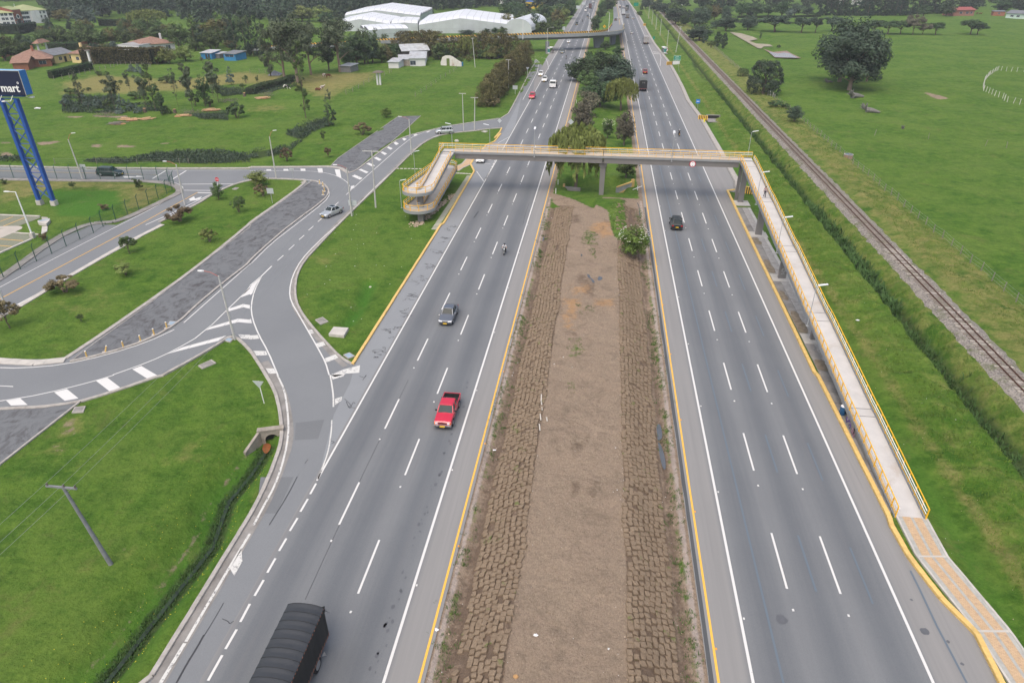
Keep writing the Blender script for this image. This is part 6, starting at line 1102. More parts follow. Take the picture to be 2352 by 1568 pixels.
LM = dict(dark=leafmat('dark', (0.047,0.083,0.033)), mid=leafmat('mid', (0.076,0.117,0.039)), cyp=leafmat('cypress', (0.028,0.050,0.029)), euc=leafmat('eucalyptus', (0.086,0.110,0.062), .5), yel=leafmat('yellow_green', (0.159,0.200,0.055)), wil=leafmat('willow', (0.145,0.172,0.047), .45), blue=leafmat('blue', (0.103,0.145,0.121), .4),
          red=leafmat('red_brown', (0.145,0.117,0.062), .5), hedge=leafmat('hedge', (0.099,0.113,0.039), .5, col2=(0.117,0.103,0.041)), grey=leafmat('grey_brown', (0.117,0.110,0.076), .4), bright=leafmat('bright', (.105,.165,.035), .4), bluedark=leafmat('blue_dark', (0.055,0.086,0.055), .45), wood=leafmat('far_wood', (0.047,0.072,0.044), .5))
BARK = M('bark', (.13,.10,.08), .95, .3, 3, bmp=.3); BARKP = M('pale_bark', (.24,.18,.14), .9, .3, 1, bmp=.2)
def crown_arrays(kind, seed, nl, ls, asp=1.0):
    r = np.random.RandomState(seed); cs, rs_ = [], []
    def ell(n, cz, rx, rz, r0, r1, shell=.75, zmin=-1):
        k = 0
        while k < n:
            d = r.normal(size=3); d /= np.linalg.norm(d)
            if d[2] < zmin: continue
            q = shell + (1-shell)*r.rand() if r.rand() < .75 else r.rand()*shell
            cs.append((d[0]*rx*q, d[1]*rx*q, cz + d[2]*rz*q)); rs_.append(r.uniform(r0, r1)); k += 1
    if kind == 'round': ell(40, .56, .41, .36, .09, .16, .7); ell(12, .30, .34, .10, .07, .12, .8)
    elif kind == 'open': ell(22, .66, .40, .27, .06, .13, .8)
    elif kind == 'euc': ell(26, .72, .34, .22, .08, .15, .7); ell(14, .48, .38, .16, .05, .10, .85)
    elif kind == 'flat': ell(30, .66, .44, .22, .07, .14)
    elif kind == 'bush': 
        for _ in range(190): z = r.rand()**.8*.92; R = .47*sqrt(max(0.02, 1-((z-.32)/.70)**2)); a = r.uniform(0, 2*pi); cs.append((R*cos(a), R*sin(a), z+.03)); rs_.append(r.uniform(.05,.085))
    elif kind == 'hedgetree':
        for _ in range(110): z = r.rand()*.95; R = .44*min(1, ((1.0-z)/.42)**.55)*min(1, .75+z); a = r.uniform(0, 2*pi); cs.append((R*cos(a), R*sin(a), z)); rs_.append(r.uniform(.08,.14))
    elif kind == 'cyp':
        for _ in range(60): z = .06 + r.rand()**1.1*.92; R = .36*(1-z)**.6*(.55+.9*r.rand()); a = r.uniform(0, 2*pi); cs.append((R*cos(a), R*sin(a), z)); rs_.append(r.uniform(.06,.13)*(1.15-z*.7))
    elif kind == 'pine':
        for _ in range(40): z = .12 + r.rand()**1.3*.86; R = .44*(1-z)**.85; a = r.uniform(0, 2*pi); cs.append((R*cos(a), R*sin(a), z)); rs_.append(.05 + .09*(1-z))
    elif kind == 'column':
        for _ in range(46): z = .10 + r.rand()*.88; R = .30*(.6+.6*sin(pi*min(1, z*1.05)))*r.rand()**.5; a = r.uniform(0, 2*pi); cs.append((R*cos(a), R*sin(a), z)); rs_.append(r.uniform(.05,.12))
    elif kind == 'sapling':
        for _ in range(26): z = .30 + r.rand()**.8*.68; R = .36*r.rand()**.6; a = r.uniform(0, 2*pi); cs.append((R*cos(a), R*sin(a), z)); rs_.append(r.uniform(.07,.17))
    elif kind == 'shrub': ell(30, .50, .42, .40, .06, .12, .8, -.55)
    elif kind == 'willow': ell(24, .78, .36, .15, .07, .12, .7)
    cs, rs_ = np.array(cs), np.array(rs_); w_ = rs_**2; idx = r.choice(len(cs), nl, p=w_/w_.sum())
    d = r.normal(size=(nl,3)); d /= np.linalg.norm(d, axis=1)[:,None]; rad = r.rand(nl)**.4
    p = cs[idx] + d*(rs_[idx]*rad)[:,None]*np.array([1,1,.9/asp])
    if kind == 'willow':
        m_ = r.rand(nl) < .75; base = cs[r.choice(len(cs), nl)]; a = r.uniform(0, 2*pi, nl); st_ = r.randint(0, 170, nl); ang = st_*2.39996; rr = .05 + .44*np.sqrt((st_ % 17)/17.0); drop = r.rand(nl)
        q = np.stack([rr*np.cos(ang)*(1+.12*drop), rr*np.sin(ang)*(1+.12*drop), .98 - rr**2*.9 - drop*(.22+.30*((st_*7 % 13)/13.0))], 1) + r.normal(size=(nl,3))*.012
        p = np.where(m_[:,None], q, p)
    if kind not in ('willow','pine','shrub'):
        k_ = r.rand(nl) < (.34 if kind in ('round','flat','bush','hedgetree','euc','cyp') else .22); q_ = (r.rand(nl)**.5*.86)[:,None]; cen = cs[idx]; mid_ = np.array([0,0,float(np.mean(cs[:,2]))]) if kind not in ('cyp','bush','hedgetree','column') else None
        inner = (mid_ + (cen-mid_)*q_) if mid_ is not None else np.concatenate([cen[:,:2]*q_, cen[:,2:]], 1)
        p = np.where(k_[:,None], inner + r.normal(size=(nl,3))*.03, p)
    c0 = np.array([0,0,.45]); nrm = d*.9 + (p-c0)*.9 + r.normal(size=(nl,3))*.45 + np.array([0,0,.35]); nrm /= np.linalg.norm(nrm, axis=1)[:,None]
    t = np.cross(nrm, r.normal(size=(nl,3))); t /= np.linalg.norm(t, axis=1)[:,None]; b_ = np.cross(nrm, t); s_ = ls*(.6 + .8*r.rand(nl))[:,None]
    if kind == 'willow': t = np.where(m_[:,None], np.array([0,0,1.0]) + r.normal(size=(nl,3))*.15, t); s2 = np.where(m_[:,None], s_*1.5, s_)
    else: s2 = s_*.75
    za = np.array([1,1,1/asp]); t = t*za; b_ = b_*za
    V = np.stack([p - t*s2 - b_*s_*.3, p - t*s2*.1 - b_*s_*.55, p + t*s2, p + t*s2*.1 + b_*s_*.55], 1).reshape(-1, 3)
    cl = (np.sin(idx*12.9898)*43758.5453) % 1; tint = np.clip(.5*cl + .5*r.rand(nl), 0, 1)
    return V, np.repeat(tint, 4), cs, rs_
def leaf_mesh(name, V, tint, m):
    n = len(V)//4; me = bpy.data.meshes.new(name); me.vertices.add(4*n); me.vertices.foreach_set('co', V.astype('f').ravel()); me.loops.add(4*n); me.loops.foreach_set('vertex_index', np.arange(4*n, dtype='i')); me.polygons.add(n); me.polygons.foreach_set('loop_start', np.arange(0, 4*n, 4, dtype='i'))
    ca = me.color_attributes.new('tint', 'FLOAT_COLOR', 'POINT'); ca.data.foreach_set('color', np.stack([tint]*3 + [np.ones_like(tint)], 1).astype('f').ravel()); me.update(); me.materials.append(m); return me
def trunk_mesh(kind, cs, rs_, seed, m):
    r = random.Random(seed); mb = MB(); tall = {'cyp':.8,'pine':.8,'column':.9,'sapling':.75,'bush':.5,'hedgetree':.5}.get(kind, .5); th = {'euc':.035,'open':.022,'sapling':.014,'shrub':.02,'bush':.05,'willow':.04,'round':.032,'flat':.03}.get(kind, .025)
    k = 1 if kind not in ('shrub',) else 5
    for j in range(k):
        a = r.uniform(0, 6.28); bx, by = (0, 0) if k == 1 else (.03*cos(a), .03*sin(a)); tx, ty = (r.uniform(-.03,.03), r.uniform(-.03,.03)) if k == 1 else (.22*cos(a), .22*sin(a)); tz = tall if k == 1 else .6; prev, pr = Vector((bx, by, -.02)), th
        for i in range(1, 5): f = i/4; q = Vector((lerp(bx, tx, f)+r.uniform(-.012,.012), lerp(by, ty, f)+r.uniform(-.012,.012), tz*f)); mb.tube(prev, q, pr, th*(1-.6*f), 6, cap=False); prev, pr = q, th*(1-.6*f)
    order = list(range(len(cs))); r.shuffle(order)
    for i in order[:12 if kind in ('euc','open','round','flat','willow','shrub','sapling') else 3]:
        c_ = cs[i]; z0 = max(.06, min(tall, c_[2]*.55)); mb.tube((0,0,z0), (c_[0]*.55, c_[1]*.55, lerp(z0, c_[2], .6)), th*.42, th*.25, 5, cap=False); mb.tube((c_[0]*.55, c_[1]*.55, lerp(z0, c_[2], .6)), tuple(c_), th*.25, th*.08, 5, cap=False)
    return mb.mesh('trunk', m)
PROTO = {}
def proto(kind, mat, v, nl, ls, bark, asp=1.0):
    k = (kind, mat, v, nl, asp)
    if k not in PROTO: V, t, cs, rs_ = crown_arrays(kind, 17*v + sum(map(ord, kind)), nl, ls, asp); PROTO[k] = (leaf_mesh('crown', V, t, LM[mat]), trunk_mesh(kind, cs, rs_, v, bark))
    return PROTO[k]
TC = [0]
NAMES = dict(round='broadleaf_tree', open='open_crowned_tree', euc='eucalyptus_tree', flat='spreading_tree', bush='rounded_cypress', hedgetree='hedge_tree', cyp='cypress_tree', pine='young_conifer', column='slender_tree', sapling='sapling', shrub='shrub', willow='willow_tree')
def plant(x, y, hgt, wd, kind, mat, label, group=None, cat=None, nl=2600, ls=.042, bark=None, var=3, lean=0.0):
    TC[0] += 1; r = random.Random(TC[0]*7919); asp = min((.8, 1.2, 1.8, 2.7, 4.0), key=lambda a: abs(math.log(a*wd/hgt))); cm, tm = proto(kind, mat, r.randrange(var), nl, ls, bark or BARK, asp if asp > 1 else 1.0)
    o = empty(NAMES[kind], (x, y, HZ(x, y)-.05), r.uniform(0, 6.28), label, cat or ('shrub' if kind == 'shrub' else 'tree'), group); o.scale = (wd*r.uniform(.95,1.05), wd*r.uniform(.95,1.05), hgt)
    if lean: o.rotation_euler = (0, lean, 0)
    for nm, me_ in (('trunk', tm), ('crown', cm)): q = bpy.data.objects.new(nm, me_); C.objects.link(q); q.parent = o
    return o
def tree(t, u, vb, vt, wpx, kind, mat, label, group=None, hmin=.8, **k):
    x, y = G(t, u, vb); hgt = max(hmin, ZH(t, u, vt, y) - HZ(x, y)); wd = max(.5, (1.28 if kind in ('round', 'flat', 'euc', 'sapling', 'column') else 1.12)*wpx*FR[t][2]/1.7415/ppm(x, y, hgt*.6)); return plant(x, y, hgt, wd, kind, mat, label, group, **k)
BIG = dict(nl=6500, ls=.026); SM = dict(nl=1500, ls=.05)
ONES = 'zeroth first second third fourth fifth sixth seventh eighth ninth tenth eleventh twelfth thirteenth fourteenth fifteenth sixteenth seventeenth eighteenth nineteenth'.split()
def ORD(n): return ONES[n] if n < 20 else ('twentieth thirtieth fortieth fiftieth sixtieth seventieth eightieth'.split()[n//10-2] if n % 10 == 0 else 'twenty thirty forty fifty sixty seventy eighty'.split()[n//10-2] + '-' + ONES[n % 10])
def rank(lst, i): return ORD(sorted(range(len(lst)), key=lambda k: lst[k][0]).index(i) + 1)
# --- median
tree('M8', 400, 185, -1330+700, 560, 'willow', 'wil', 'big yellow green weeping willow right behind the footbridge in the median', nl=9000, ls=.022) if 0 else None
def treeh(t, u, vb, hgt, wd, kind, mat, label, group=None, **k): x, y = G(t, u, vb); return plant(x, y, hgt, wd, kind, mat, label, group, **k)
tree('M8', 405, 175, -823, 760, 'willow', 'wil', 'big yellow green weeping willow right behind the footbridge in the median', nl=15000, ls=.026, var=1)
tree('M8', 1190, 40, -330, 330, 'round', 'mid', 'small flowering tree right of the footbridge pillar, partly under the deck', nl=2500)
tree('M8', 1290, 1318, 780, 440, 'round', 'bright', 'bright green bush-like tree with white blossom on the median bank', nl=6000, ls=.03, hmin=4.2, cat='tree')
o_ = C.objects[-1] if 0 else None
tree('MD', 1160, 1310, 760, 320, 'round', 'grey', 'grey green tree at the right edge of the median behind the deck', nl=5000, ls=.032)
tree('MD', 905, 1190, 880, 190, 'round', 'mid', 'small dark round bush with white flowers beside the willow', nl=3000)
tree('MD', 520, 1080, 620, 420, 'round', 'grey', 'thin grey brown tree left in the median, nearer of two', nl=4500, ls=.03); tree('MD', 590, 850, 440, 380, 'round', 'grey', 'thin grey brown tree left in the median, farther of two', nl=4500, ls=.03)
tree('MD', 780, 700, 290, 560, 'round', 'dark', 'dark green spreading tree in the middle of the median behind the grey trees', nl=5500, ls=.03); tree('MD', 1110, 765, 270, 440, 'willow', 'wil', 'second yellow green willow at the right edge of the median', nl=9000, ls=.027)
LST = ((770,770,520,290,'round','dark'),(930,790,460,330,'round','dark'),(1090,780,490,300,'round','bluedark'),(1010,860,600,260,'round','bluedark'),(820,880,640,200,'open','mid'),(720,760,600,180,'round','dark'),(1180,790,590,170,'round','bluedark'),(860,720,450,260,'round','dark'),(1010,720,470,260,'round','dark'))
for i, (u, vb, vt, w_, kd, mt) in enumerate(LST):
    tree('A2', u, vb, vt, w_, kd, mt, rank(LST, i) + ' tree from the left in the dark clump filling the median before the flyover', 'dark trees in the median clump', nl=4200, ls=.032)
LST = ((990,475,380,100),(1105,520,425,115),(890,310,150,90),(905,240,140,100),(945,180,70,90),(970,150,40,90),(1010,110,-30,110),(1045,90,-40,100),(960,110,0,80),(1000,70,-30,80))
for i, (u, vb, vt, w_) in enumerate(LST):
    tree('A2', u, vb, vt, w_, 'round', 'dark', '%s tree in the narrow row of dark trees in the median %s the flyover' % ('first second third fourth fifth sixth seventh eighth ninth tenth'.split()[i], 'at' if i < 2 else 'beyond'), 'dark trees in the median beyond the flyover')
# --- little trees on the lawns
for t, u, vb, vt, w_, kd, mt, lb in (('B0',690,835,765,72,'open','mid','tiny tree on the lawn right of the blue tower'),('B0',1310,850,735,90,'sapling','mid','little pine-like sapling inside the corner of the green fence'),('B0',2060,935,760,115,'round','mid','small dark tree in front of the stop sign'),('B0',2250,1050,888,150,'shrub','mid','dark green bush left of the yellowish shrub on the long lawn'),('B0',1700,1142,982,260,'shrub','red','wide reddish shrub at the edge of the yellow-lined road'),('B0',980,1035,975,95,'sapling','red','bare little sapling inside the green fence'),('B0',40,790,745,70,'sapling','mid','small sapling at the left picture edge behind the tower'),
    ('B1',80,800,655,195,'round','yel','olive small tree near the top of the long lawn'),('B1',120,905,785,160,'shrub','red','reddish shrub beside the white sign plate on the long lawn'),('B1',1060,328,205,165,'shrub','red','reddish multi-stemmed shrub above the disused asphalt strip'),('B1',345,572,435,125,'shrub','red','olive brown shrub on the mound above the side road'),('B1',695,375,290,55,'sapling','mid','thin leaning sapling left of the reddish shrub'),('B1',740,538,445,65,'sapling','red','thin sapling below the reddish shrub'),('B1',1285,165,68,104,'round','bright','small round orange-fruited tree at the head of the disused strip'),
    ('B1',2290,60,-35,150,'shrub','red','brown bush at the near end of the tall hedge'),('C0',1218,265,105,165,'open','mid','small umbrella-shaped tree with a curved trunk beside the yellow-lined road'),('C0',1175,468,352,195,'shrub','yel','yellow green low shrub in the middle of the long lawn'),('C0',612,632,475,310,'shrub','red','large brown red spreading shrub by the white kerb'),('C0',92,968,712,260,'open','red','reddish small tree with dark trunk at the left picture edge'),('C0',765,912,838,60,'sapling','mid','tiny seedling on the long lawn'),('C0',1972,156,20,170,'shrub','yel','yellow flowering shrub near the top right of the long lawn'),
    ('B3',375,202,35,152,'round','bluedark','round bluish young conifer beside the railway'),('B3',215,75,0,140,'shrub','dark','dark bramble thicket left of the round conifer'),('B3',305,85,25,80,'shrub','dark','small dark bush next to the bramble thicket'),('R3',1680,1112,698,345,'bush','bluedark','big dense egg-shaped cypress in the pasture near the railway'),('R3',1440,912,800,130,'bush','mid','low round bush left of the egg-shaped cypress'),('C0',425,150,75,70,'sapling','red','tiny sapling inside the green fence near the white lamp')):
    big = w_ > 300; tree(t, u, vb, vt, w_, kd, mt, lb, nl=9000 if big and kd == 'bush' else 3200, ls=.026 if big else .036)
for nm in ('white_blossom',):
    fm = MB(); rr_ = random.Random(9); x, y = G('M8', 1290, 1318); z0 = HZ(x, y)
    bb = [o for o in C.objects if o.get('label', '').startswith('bright green bush-like tree')][0]
    for _ in range(60): a, b_ = rr_.uniform(0, 6.28), rr_.uniform(.1, 1); rr = .42*sqrt(1-(b_-.2)**2*.8); px_, py_, pz_ = rr*cos(a), rr*sin(a), .60+.30*b_; s_ = .022; fm.add([(px_-s_,py_,pz_),(px_,py_-s_,pz_),(px_+s_,py_,pz_+.004),(px_,py_+s_,pz_)], [(0,1,2,3)])
    fm.build('blossom', M('blossom_white', (.75,.74,.66)), bb)
    bb = [o for o in C.objects if o.get('label', '').startswith('small dark round bush with white')][0]; bo2 = bpy.data.objects.new('blossom', fm.mesh('blossom', M('blossom_white', (.75,)*3))); C.objects.link(bo2); bo2.parent = bb
# --- tall clipped hedge left of the motorway, one tree after the other
ha, hb = G('PP', 1214, 152), G('PP', 1124, 243)
for i in range(19):
    f = i/18; x, y = lerp(hb[0], ha[0], f) + .6*sin(i*2.1), lerp(hb[1], ha[1], f); o = plant(x-1.0, y, 7.6 + .8*sin(i*1.7) + 3.0*f, 6.6, 'hedgetree', 'hedge', ORD(i+1) + ' clipped tree from the near end of the tall brown green hedge', 'trees of the tall hedge beside the slip road', nl=4500, ls=.030, cat='hedge tree')
LST = ((690,600,280,230),(790,602,275,230),(880,604,270,230),(970,606,262,240),(1060,610,268,230),(1130,614,278,220),(1210,630,282,230),(1420,640,330,190),(1520,645,345,170),(1700,650,285,200),(1800,640,278,220),(1900,640,290,220),(2000,645,300,220),(2090,640,310,210),(2190,640,320,200))
for i, (u, vb, vt, w_) in enumerate(LST):
    tree('GH', u, vb, vt, w_, 'hedgetree', 'hedge', rank(LST, i) + ' big brown green tree from the left in the row below the greenhouses', 'row of big trees below the greenhouses', nl=3600, ls=.034)
for t, u, vb, vt, w_, kd, mt, lb in (('GH',612,640,430,185,'round','dark','dark round tree left of the tin-roofed shed'),('GH',430,650,440,200,'sapling','yel','light green feathery tree by the left end of the flyover parapet'),('GH',1600,655,340,210,'willow','wil','pale willow in the row of big trees'),('GH',1870,665,560,190,'willow','yel','small light weeping willow before the big tree row'),('GH',1150,670,570,110,'round','mid','small green tree at the right wall of the farm shed'),('GH',1480,710,625,110,'round','mid','small green tree beside the ruined white wall'),('GH',1600,690,610,100,'round','yel','small yellowish bush right of the ruined white wall'),('GH',1570,330,262,230,'round','bluedark','dark green treetops behind the tree row'),('GH',1830,320,245,120,'round','dark','rounded treetop before the large greenhouse'),('GH',1950,320,232,110,'round','dark','second rounded treetop before the large greenhouse'),('GH',350,410,240,60,'sapling','mid','thin young tree in front of the small greenhouse'),('GH',2195,330,255,50,'cyp','dark','little cypress before the arched greenhouse'),
    ('N5',750,1292,150,640,'euc','euc','giant eucalyptus with broad rounded crown left of centre'),('N5',540,1230,330,460,'euc','euc','tall eucalyptus fused to the left flank of the giant one'),('N5',330,1208,350,300,'column','euc','slim eucalyptus on thin bare stems at the left of the giant one'),('N5',960,1180,300,460,'euc','euc','eucalyptus on the right flank of the giant one'),('N5',1415,1128,225,560,'euc','euc','tall eucalyptus with forked pale trunk above the tin shed'),('N5',1240,1110,430,330,'round','dark','dark leafy tree between the two big eucalyptus trees'),('N5',1680,1010,485,420,'round','dark','dark broad tree at the flyover end behind the shed'),('N5',1800,1000,560,330,'round','mid','green tree right of the dark broad tree at the flyover end'),('N5',1550,1060,700,260,'round','dark','dark undergrowth tree behind the forked trunk'),
    ('W7',2290,528,-210,150,'column','mid','very tall ivy-clad slender eucalyptus standing alone before the meadow'),('N5',1245,1600,1395,80,'sapling','euc','small slender tree right of the ivy-clad eucalyptus'),('B1',745,245,-60,110,'cyp','bluedark','tall dark young conifer beside the bramble bank'),('B1',790,235,60,70,'sapling','bluedark','shorter conifer right of the tall young one')):
    b_ = w_ > 280 and t == 'N5' and kd in ('euc',); tree(t, u, vb, vt, w_, kd, mt, lb, nl=9000 if b_ else (7000 if lb.startswith('very tall') else 3000), ls=.022 if b_ else (.03 if lb.startswith('very') else .036), bark=BARKP if kd == 'euc' else None)
LST = (('N5',-50,890,110,200),('N5',60,890,120,210),('N5',165,880,175,190),('N5',245,880,240,150),('N5',345,400,268,70),('A0',2230,525,80,120))
for i, (t, u, vb, vt, w_) in enumerate(LST):
    tree(t, u, vb, vt, w_, 'cyp', 'cyp', '%s tall dark conifer of the dense stand left of the giant eucalyptus' % 'first second third fourth fifth sixth'.split()[i], 'tall dark conifers left of the giant eucalyptus', nl=5500, ls=.03)
# --- right pasture
tree('A3', 850, 772, 205, 500, 'round', 'bluedark', 'big old eucalyptus with thick pale trunk in the right pasture', nl=16000, ls=.021, bark=BARKP); tree('A3', 765, 705, 92, 460, 'round', 'bluedark', 'second big eucalyptus just behind the thick-trunked one', nl=11000, ls=.022, bark=BARKP); tree('A3', 1000, 700, 270, 220, 'round', 'bluedark', 'right-hand eucalyptus merging with the thick-trunked one', nl=6000, ls=.028, bark=BARKP)
tree('A3', 640, 560, 340, 300, 'flat', 'bluedark', 'low left bough group of the big eucalyptus', nl=3500) if 0 else None
LST = ((1180,297,165,160,'flat','dark'),(1290,293,160,140,'flat','dark'),(1395,297,115,170,'open','grey'),(1480,295,195,170,'open','grey'),(1590,297,182,130,'flat','dark'),(1890,298,155,170,'flat','dark'),(1950,298,190,150,'flat','dark'),(440,280,130,170,'flat','bluedark'),(560,282,130,120,'flat','bluedark'),(210,275,118,270,'flat','bluedark'),(1060,290,160,170,'flat','dark'),(700,270,130,170,'flat','bluedark'),(0,240,120,130,'round','bluedark'))
for i, (u, vb, vt, w_, kd, mt) in enumerate(LST):
    tree('A3', u, vb, vt, w_, kd, mt, rank(LST, i) + ' wind-bent acacia from the left across the far side of the right pasture', 'acacia trees across the right pasture', nl=3200, ls=.034)
LST = ((650,300,65,250,'round','bluedark'),(770,300,160,170,'round','bluedark'),(590,250,90,150,'round','bluedark'),(930,330,55,220,'round','bluedark'),(930,490,270,300,'round','bluedark'),(860,480,330,140,'round','bluedark'),(1240,370,145,270,'round','bluedark'),(1130,340,230,150,'round','bluedark'),(1500,355,170,190,'round','bluedark'),(1080,180,-40,120,'cyp','cyp'),(1190,170,-40,120,'cyp','cyp'),(1250,175,60,170,'round','dark'),(1430,190,10,170,'round','dark'),(1500,180,20,170,'cyp','cyp'),(1600,195,20,190,'round','dark'),(1740,185,20,170,'round','dark'),(1900,195,-10,190,'round','dark'),(2050,190,20,190,'round','bluedark'),(1990,200,95,110,'round','blue'),(2200,200,60,150,'round','bluedark'),(520,170,20,210,'round','bluedark'),(430,130,0,170,'round','bluedark'),(340,70,-30,120,'round','dark'),(250,112,48,50,'cyp','dark'))
for i, (u, vb, vt, w_, kd, mt) in enumerate(LST):
    tree('R3', u, vb, vt, w_, kd, mt, rank(LST, i) + ' tree from the left among the bluish dark groves beyond the railway', 'trees of the groves beyond the railway', nl=3200, ls=.034)
for t, u, vb, vt, w_, kd, mt, lb in (('R3',1145,552,370,105,'column','bluedark','left of two slender young trees near the pond fence'),('R3',1208,575,385,100,'column','bluedark','right of two slender young trees near the pond fence'),('R3',990,525,370,80,'column','bluedark','slender young tree at the grove corner'),('R3',1070,578,472,115,'shrub','mid','round green bush at the start of the pasture fence'),('R3',232,192,120,75,'round','mid','lone small tree on the verge beyond the bus shelter'),('R3',1640,486,370,40,'sapling','mid','thin sapling beside the dry pond'),('A3',245,415,383,36,'shrub','dark','dark stump-like bush beside the pond'),
    ('R4',2080,130,-20,230,'round','dark','tall tree right of the brick farmhouse'),('R4',2300,130,0,150,'round','bluedark','tree above the tin-roofed barn'),('R4',1700,110,30,120,'flat','mid','light bush behind the brick farmhouse'),('R4',1450,190,20,190,'round','dark','dark tree left of the brick farmhouse'),('R4',1190,190,50,140,'round','dark','round tree in front of the cypress belt')):
    tree(t, u, vb, vt, w_, kd, mt, lb, nl=2600)
for i in range(23):
    u = -20 + i*62 + (i*37 % 23); tree('R4', u, 185 - (i*13 % 9) - (20 if u > 1100 else 0), -60 - (i*29 % 40), 120, 'cyp', 'cyp', ORD(i+1) + ' tall cypress from the left in the belt behind the right pasture', 'belt of tall cypresses behind the right pasture', nl=2600, ls=.04)
# --- left: garden trees, hedges and saplings
LST = ((830,262,40,230,'round','blue'),(1400,260,85,285,'willow','yel'),(650,200,80,150,'round','hedge'),(560,200,88,130,'round','hedge'),(470,190,60,120,'round','dark'),(400,430,270,160,'round','mid'),(520,430,258,170,'round','mid'),(630,425,262,160,'round','mid'),(740,440,262,170,'round','mid'),(860,440,255,170,'round','mid'),(960,440,262,150,'round','mid'),(1060,430,240,150,'round','hedge'),(1180,430,268,190,'round','mid'),(1290,400,250,160,'round','hedge'),(1390,405,330,150,'round','mid'),(1500,390,238,220,'round','mid'),(1600,380,210,150,'round','hedge'),(50,570,290,260,'round','mid'),(190,560,370,180,'round','mid'),(270,520,380,130,'round','mid'),(1690,470,205,200,'round','mid'),(1850,480,135,170,'cyp','mid'),(1990,480,265,180,'round','mid'),(2050,440,148,210,'flat','hedge'),(2160,420,270,140,'round','bright'),(2180,470,370,130,'round','hedge'),(1750,575,415,190,'round','yel'),(1340,515,435,175,'shrub','dark'),(1085,505,375,115,'round','blue'),(1600,600,440,170,'round','yel'),(1500,600,480,150,'round','bright'))
for i, (u, vb, vt, w_, kd, mt) in enumerate(LST):
    tree('A0', u, vb, vt, w_, kd, mt, {0:'large blue grey tree right of the white apartment block',1:'large light green willow on the far lawn',26:'yellow green round tree left of the blue shacks',28:'blue grey tree at the white house wall',29:'tree with yellow flowers right of the white house'}.get(i, rank(LST, i) + ' tree from the left in the green belt around the tiled houses'), None if i in (0,1,26,28,29) else 'garden trees around the tiled houses', nl=3000, ls=.036)
LST = ((185,388,60,95,'column','euc'),(500,452,120,150,'sapling','euc'),(640,282,70,65,'sapling','euc'),(795,450,100,120,'sapling','euc'),(880,460,15,110,'column','mid'),(940,492,280,95,'column','dark'),(1090,420,40,70,'sapling','euc'),(1190,320,0,110,'sapling','euc'),(1235,472,70,110,'sapling','euc'),(1345,412,100,130,'round','dark'),(1470,372,60,140,'sapling','euc'),(1420,330,-60,120,'sapling','euc'),(1645,522,365,170,'shrub','dark'),(125,475,395,60,'pine','blue'),(200,352,265,60,'pine','blue'),(340,432,300,90,'pine','blue'),(545,482,395,90,'pine','blue'),(640,437,350,80,'pine','blue'),(715,487,385,80,'pine','blue'),(550,382,292,80,'pine','blue'),(410,392,305,60,'pine','blue'),(995,482,408,70,'pine','mid'),(725,105,5,80,'pine','blue'),(655,90,10,90,'pine','blue'),(70,302,235,95,'shrub','mid'),(130,300,240,80,'shrub','mid'),(240,268,230,80,'shrub','mid'),(545,206,162,55,'shrub','mid'),(980,185,122,160,'shrub','mid'),(340,122,78,85,'shrub','mid'),(420,132,80,60,'shrub','mid'),(690,345,265,150,'shrub','mid'),(1590,212,35,100,'pine','blue'),(1725,190,110,60,'shrub','mid'),(1835,190,120,40,'sapling','mid'),(930,420,270,80,'shrub','euc'),(1700,250,190,70,'shrub','mid'),(1250,400,280,90,'shrub','dark'),(430,430,340,90,'shrub','mid'),(240,430,360,70,'shrub','blue'),(30,420,330,90,'shrub','blue'),(40,330,290,70,'pine','blue'),(1385,420,330,100,'shrub','dark'),(760,300,210,90,'shrub','euc'),(860,300,200,120,'shrub','dark'))
for i, (u, vb, vt, w_, kd, mt) in enumerate(LST):
    tree('W7', u, vb, vt, w_, kd, mt, '%s, %s plant from the left on the rough meadow behind the timber piles' % ({'sapling':'spindly eucalyptus','column':'slender tree','pine':'small blue conifer','shrub':'low shrub','round':'bushy tree'}[kd], rank(LST, i)), 'self-sown trees and shrubs on the rough meadow', nl=1700, ls=.05)
LST = ((820,345,60,330,'yel'),(1130,345,70,290,'yel'),(1200,360,170,220,'dark'),(1440,240,25,280,'mid'),(930,330,110,200,'yel'),(1340,300,120,180,'dark'),(1600,200,90,160,'dark'),(620,330,50,200,'mid'),(480,330,80,160,'mid'),(1700,190,70,120,'dark'),(1840,190,80,100,'dark'))
for i, (u, vb, vt, w_, mt) in enumerate(LST):
    tree('N5', u, vb, vt, w_, 'round', mt, rank(LST, i) + ' tree from the left in the light wood behind the giant eucalyptus', 'light wood behind the giant eucalyptus', nl=3000)
LST = ((60,230,30,150,'dark'),(200,220,60,130,'dark'),(330,240,100,120,'mid'),(420,250,120,120,'mid'),(560,200,30,160,'mid'),(640,180,10,150,'dark'),(500,260,150,130,'mid'),(300,310,160,120,'dark'),(400,330,190,130,'mid'),(480,320,200,120,'mid'),(600,230,60,120,'yel'),(20,330,250,100,'mid'),(130,150,0,160,'dark'),(250,130,20,120,'dark'),(680,130,-20,100,'dark'))
for i, (u, vb, vt, w_, mt) in enumerate(LST):
    tree('A2', u, vb, vt, w_, 'round', mt, rank(LST, i) + ' tree from the left in the wooded strip beside the far left carriageway', 'wooded strip left of the motorway', nl=2800)
FILL = []
rf_ = random.Random(99)
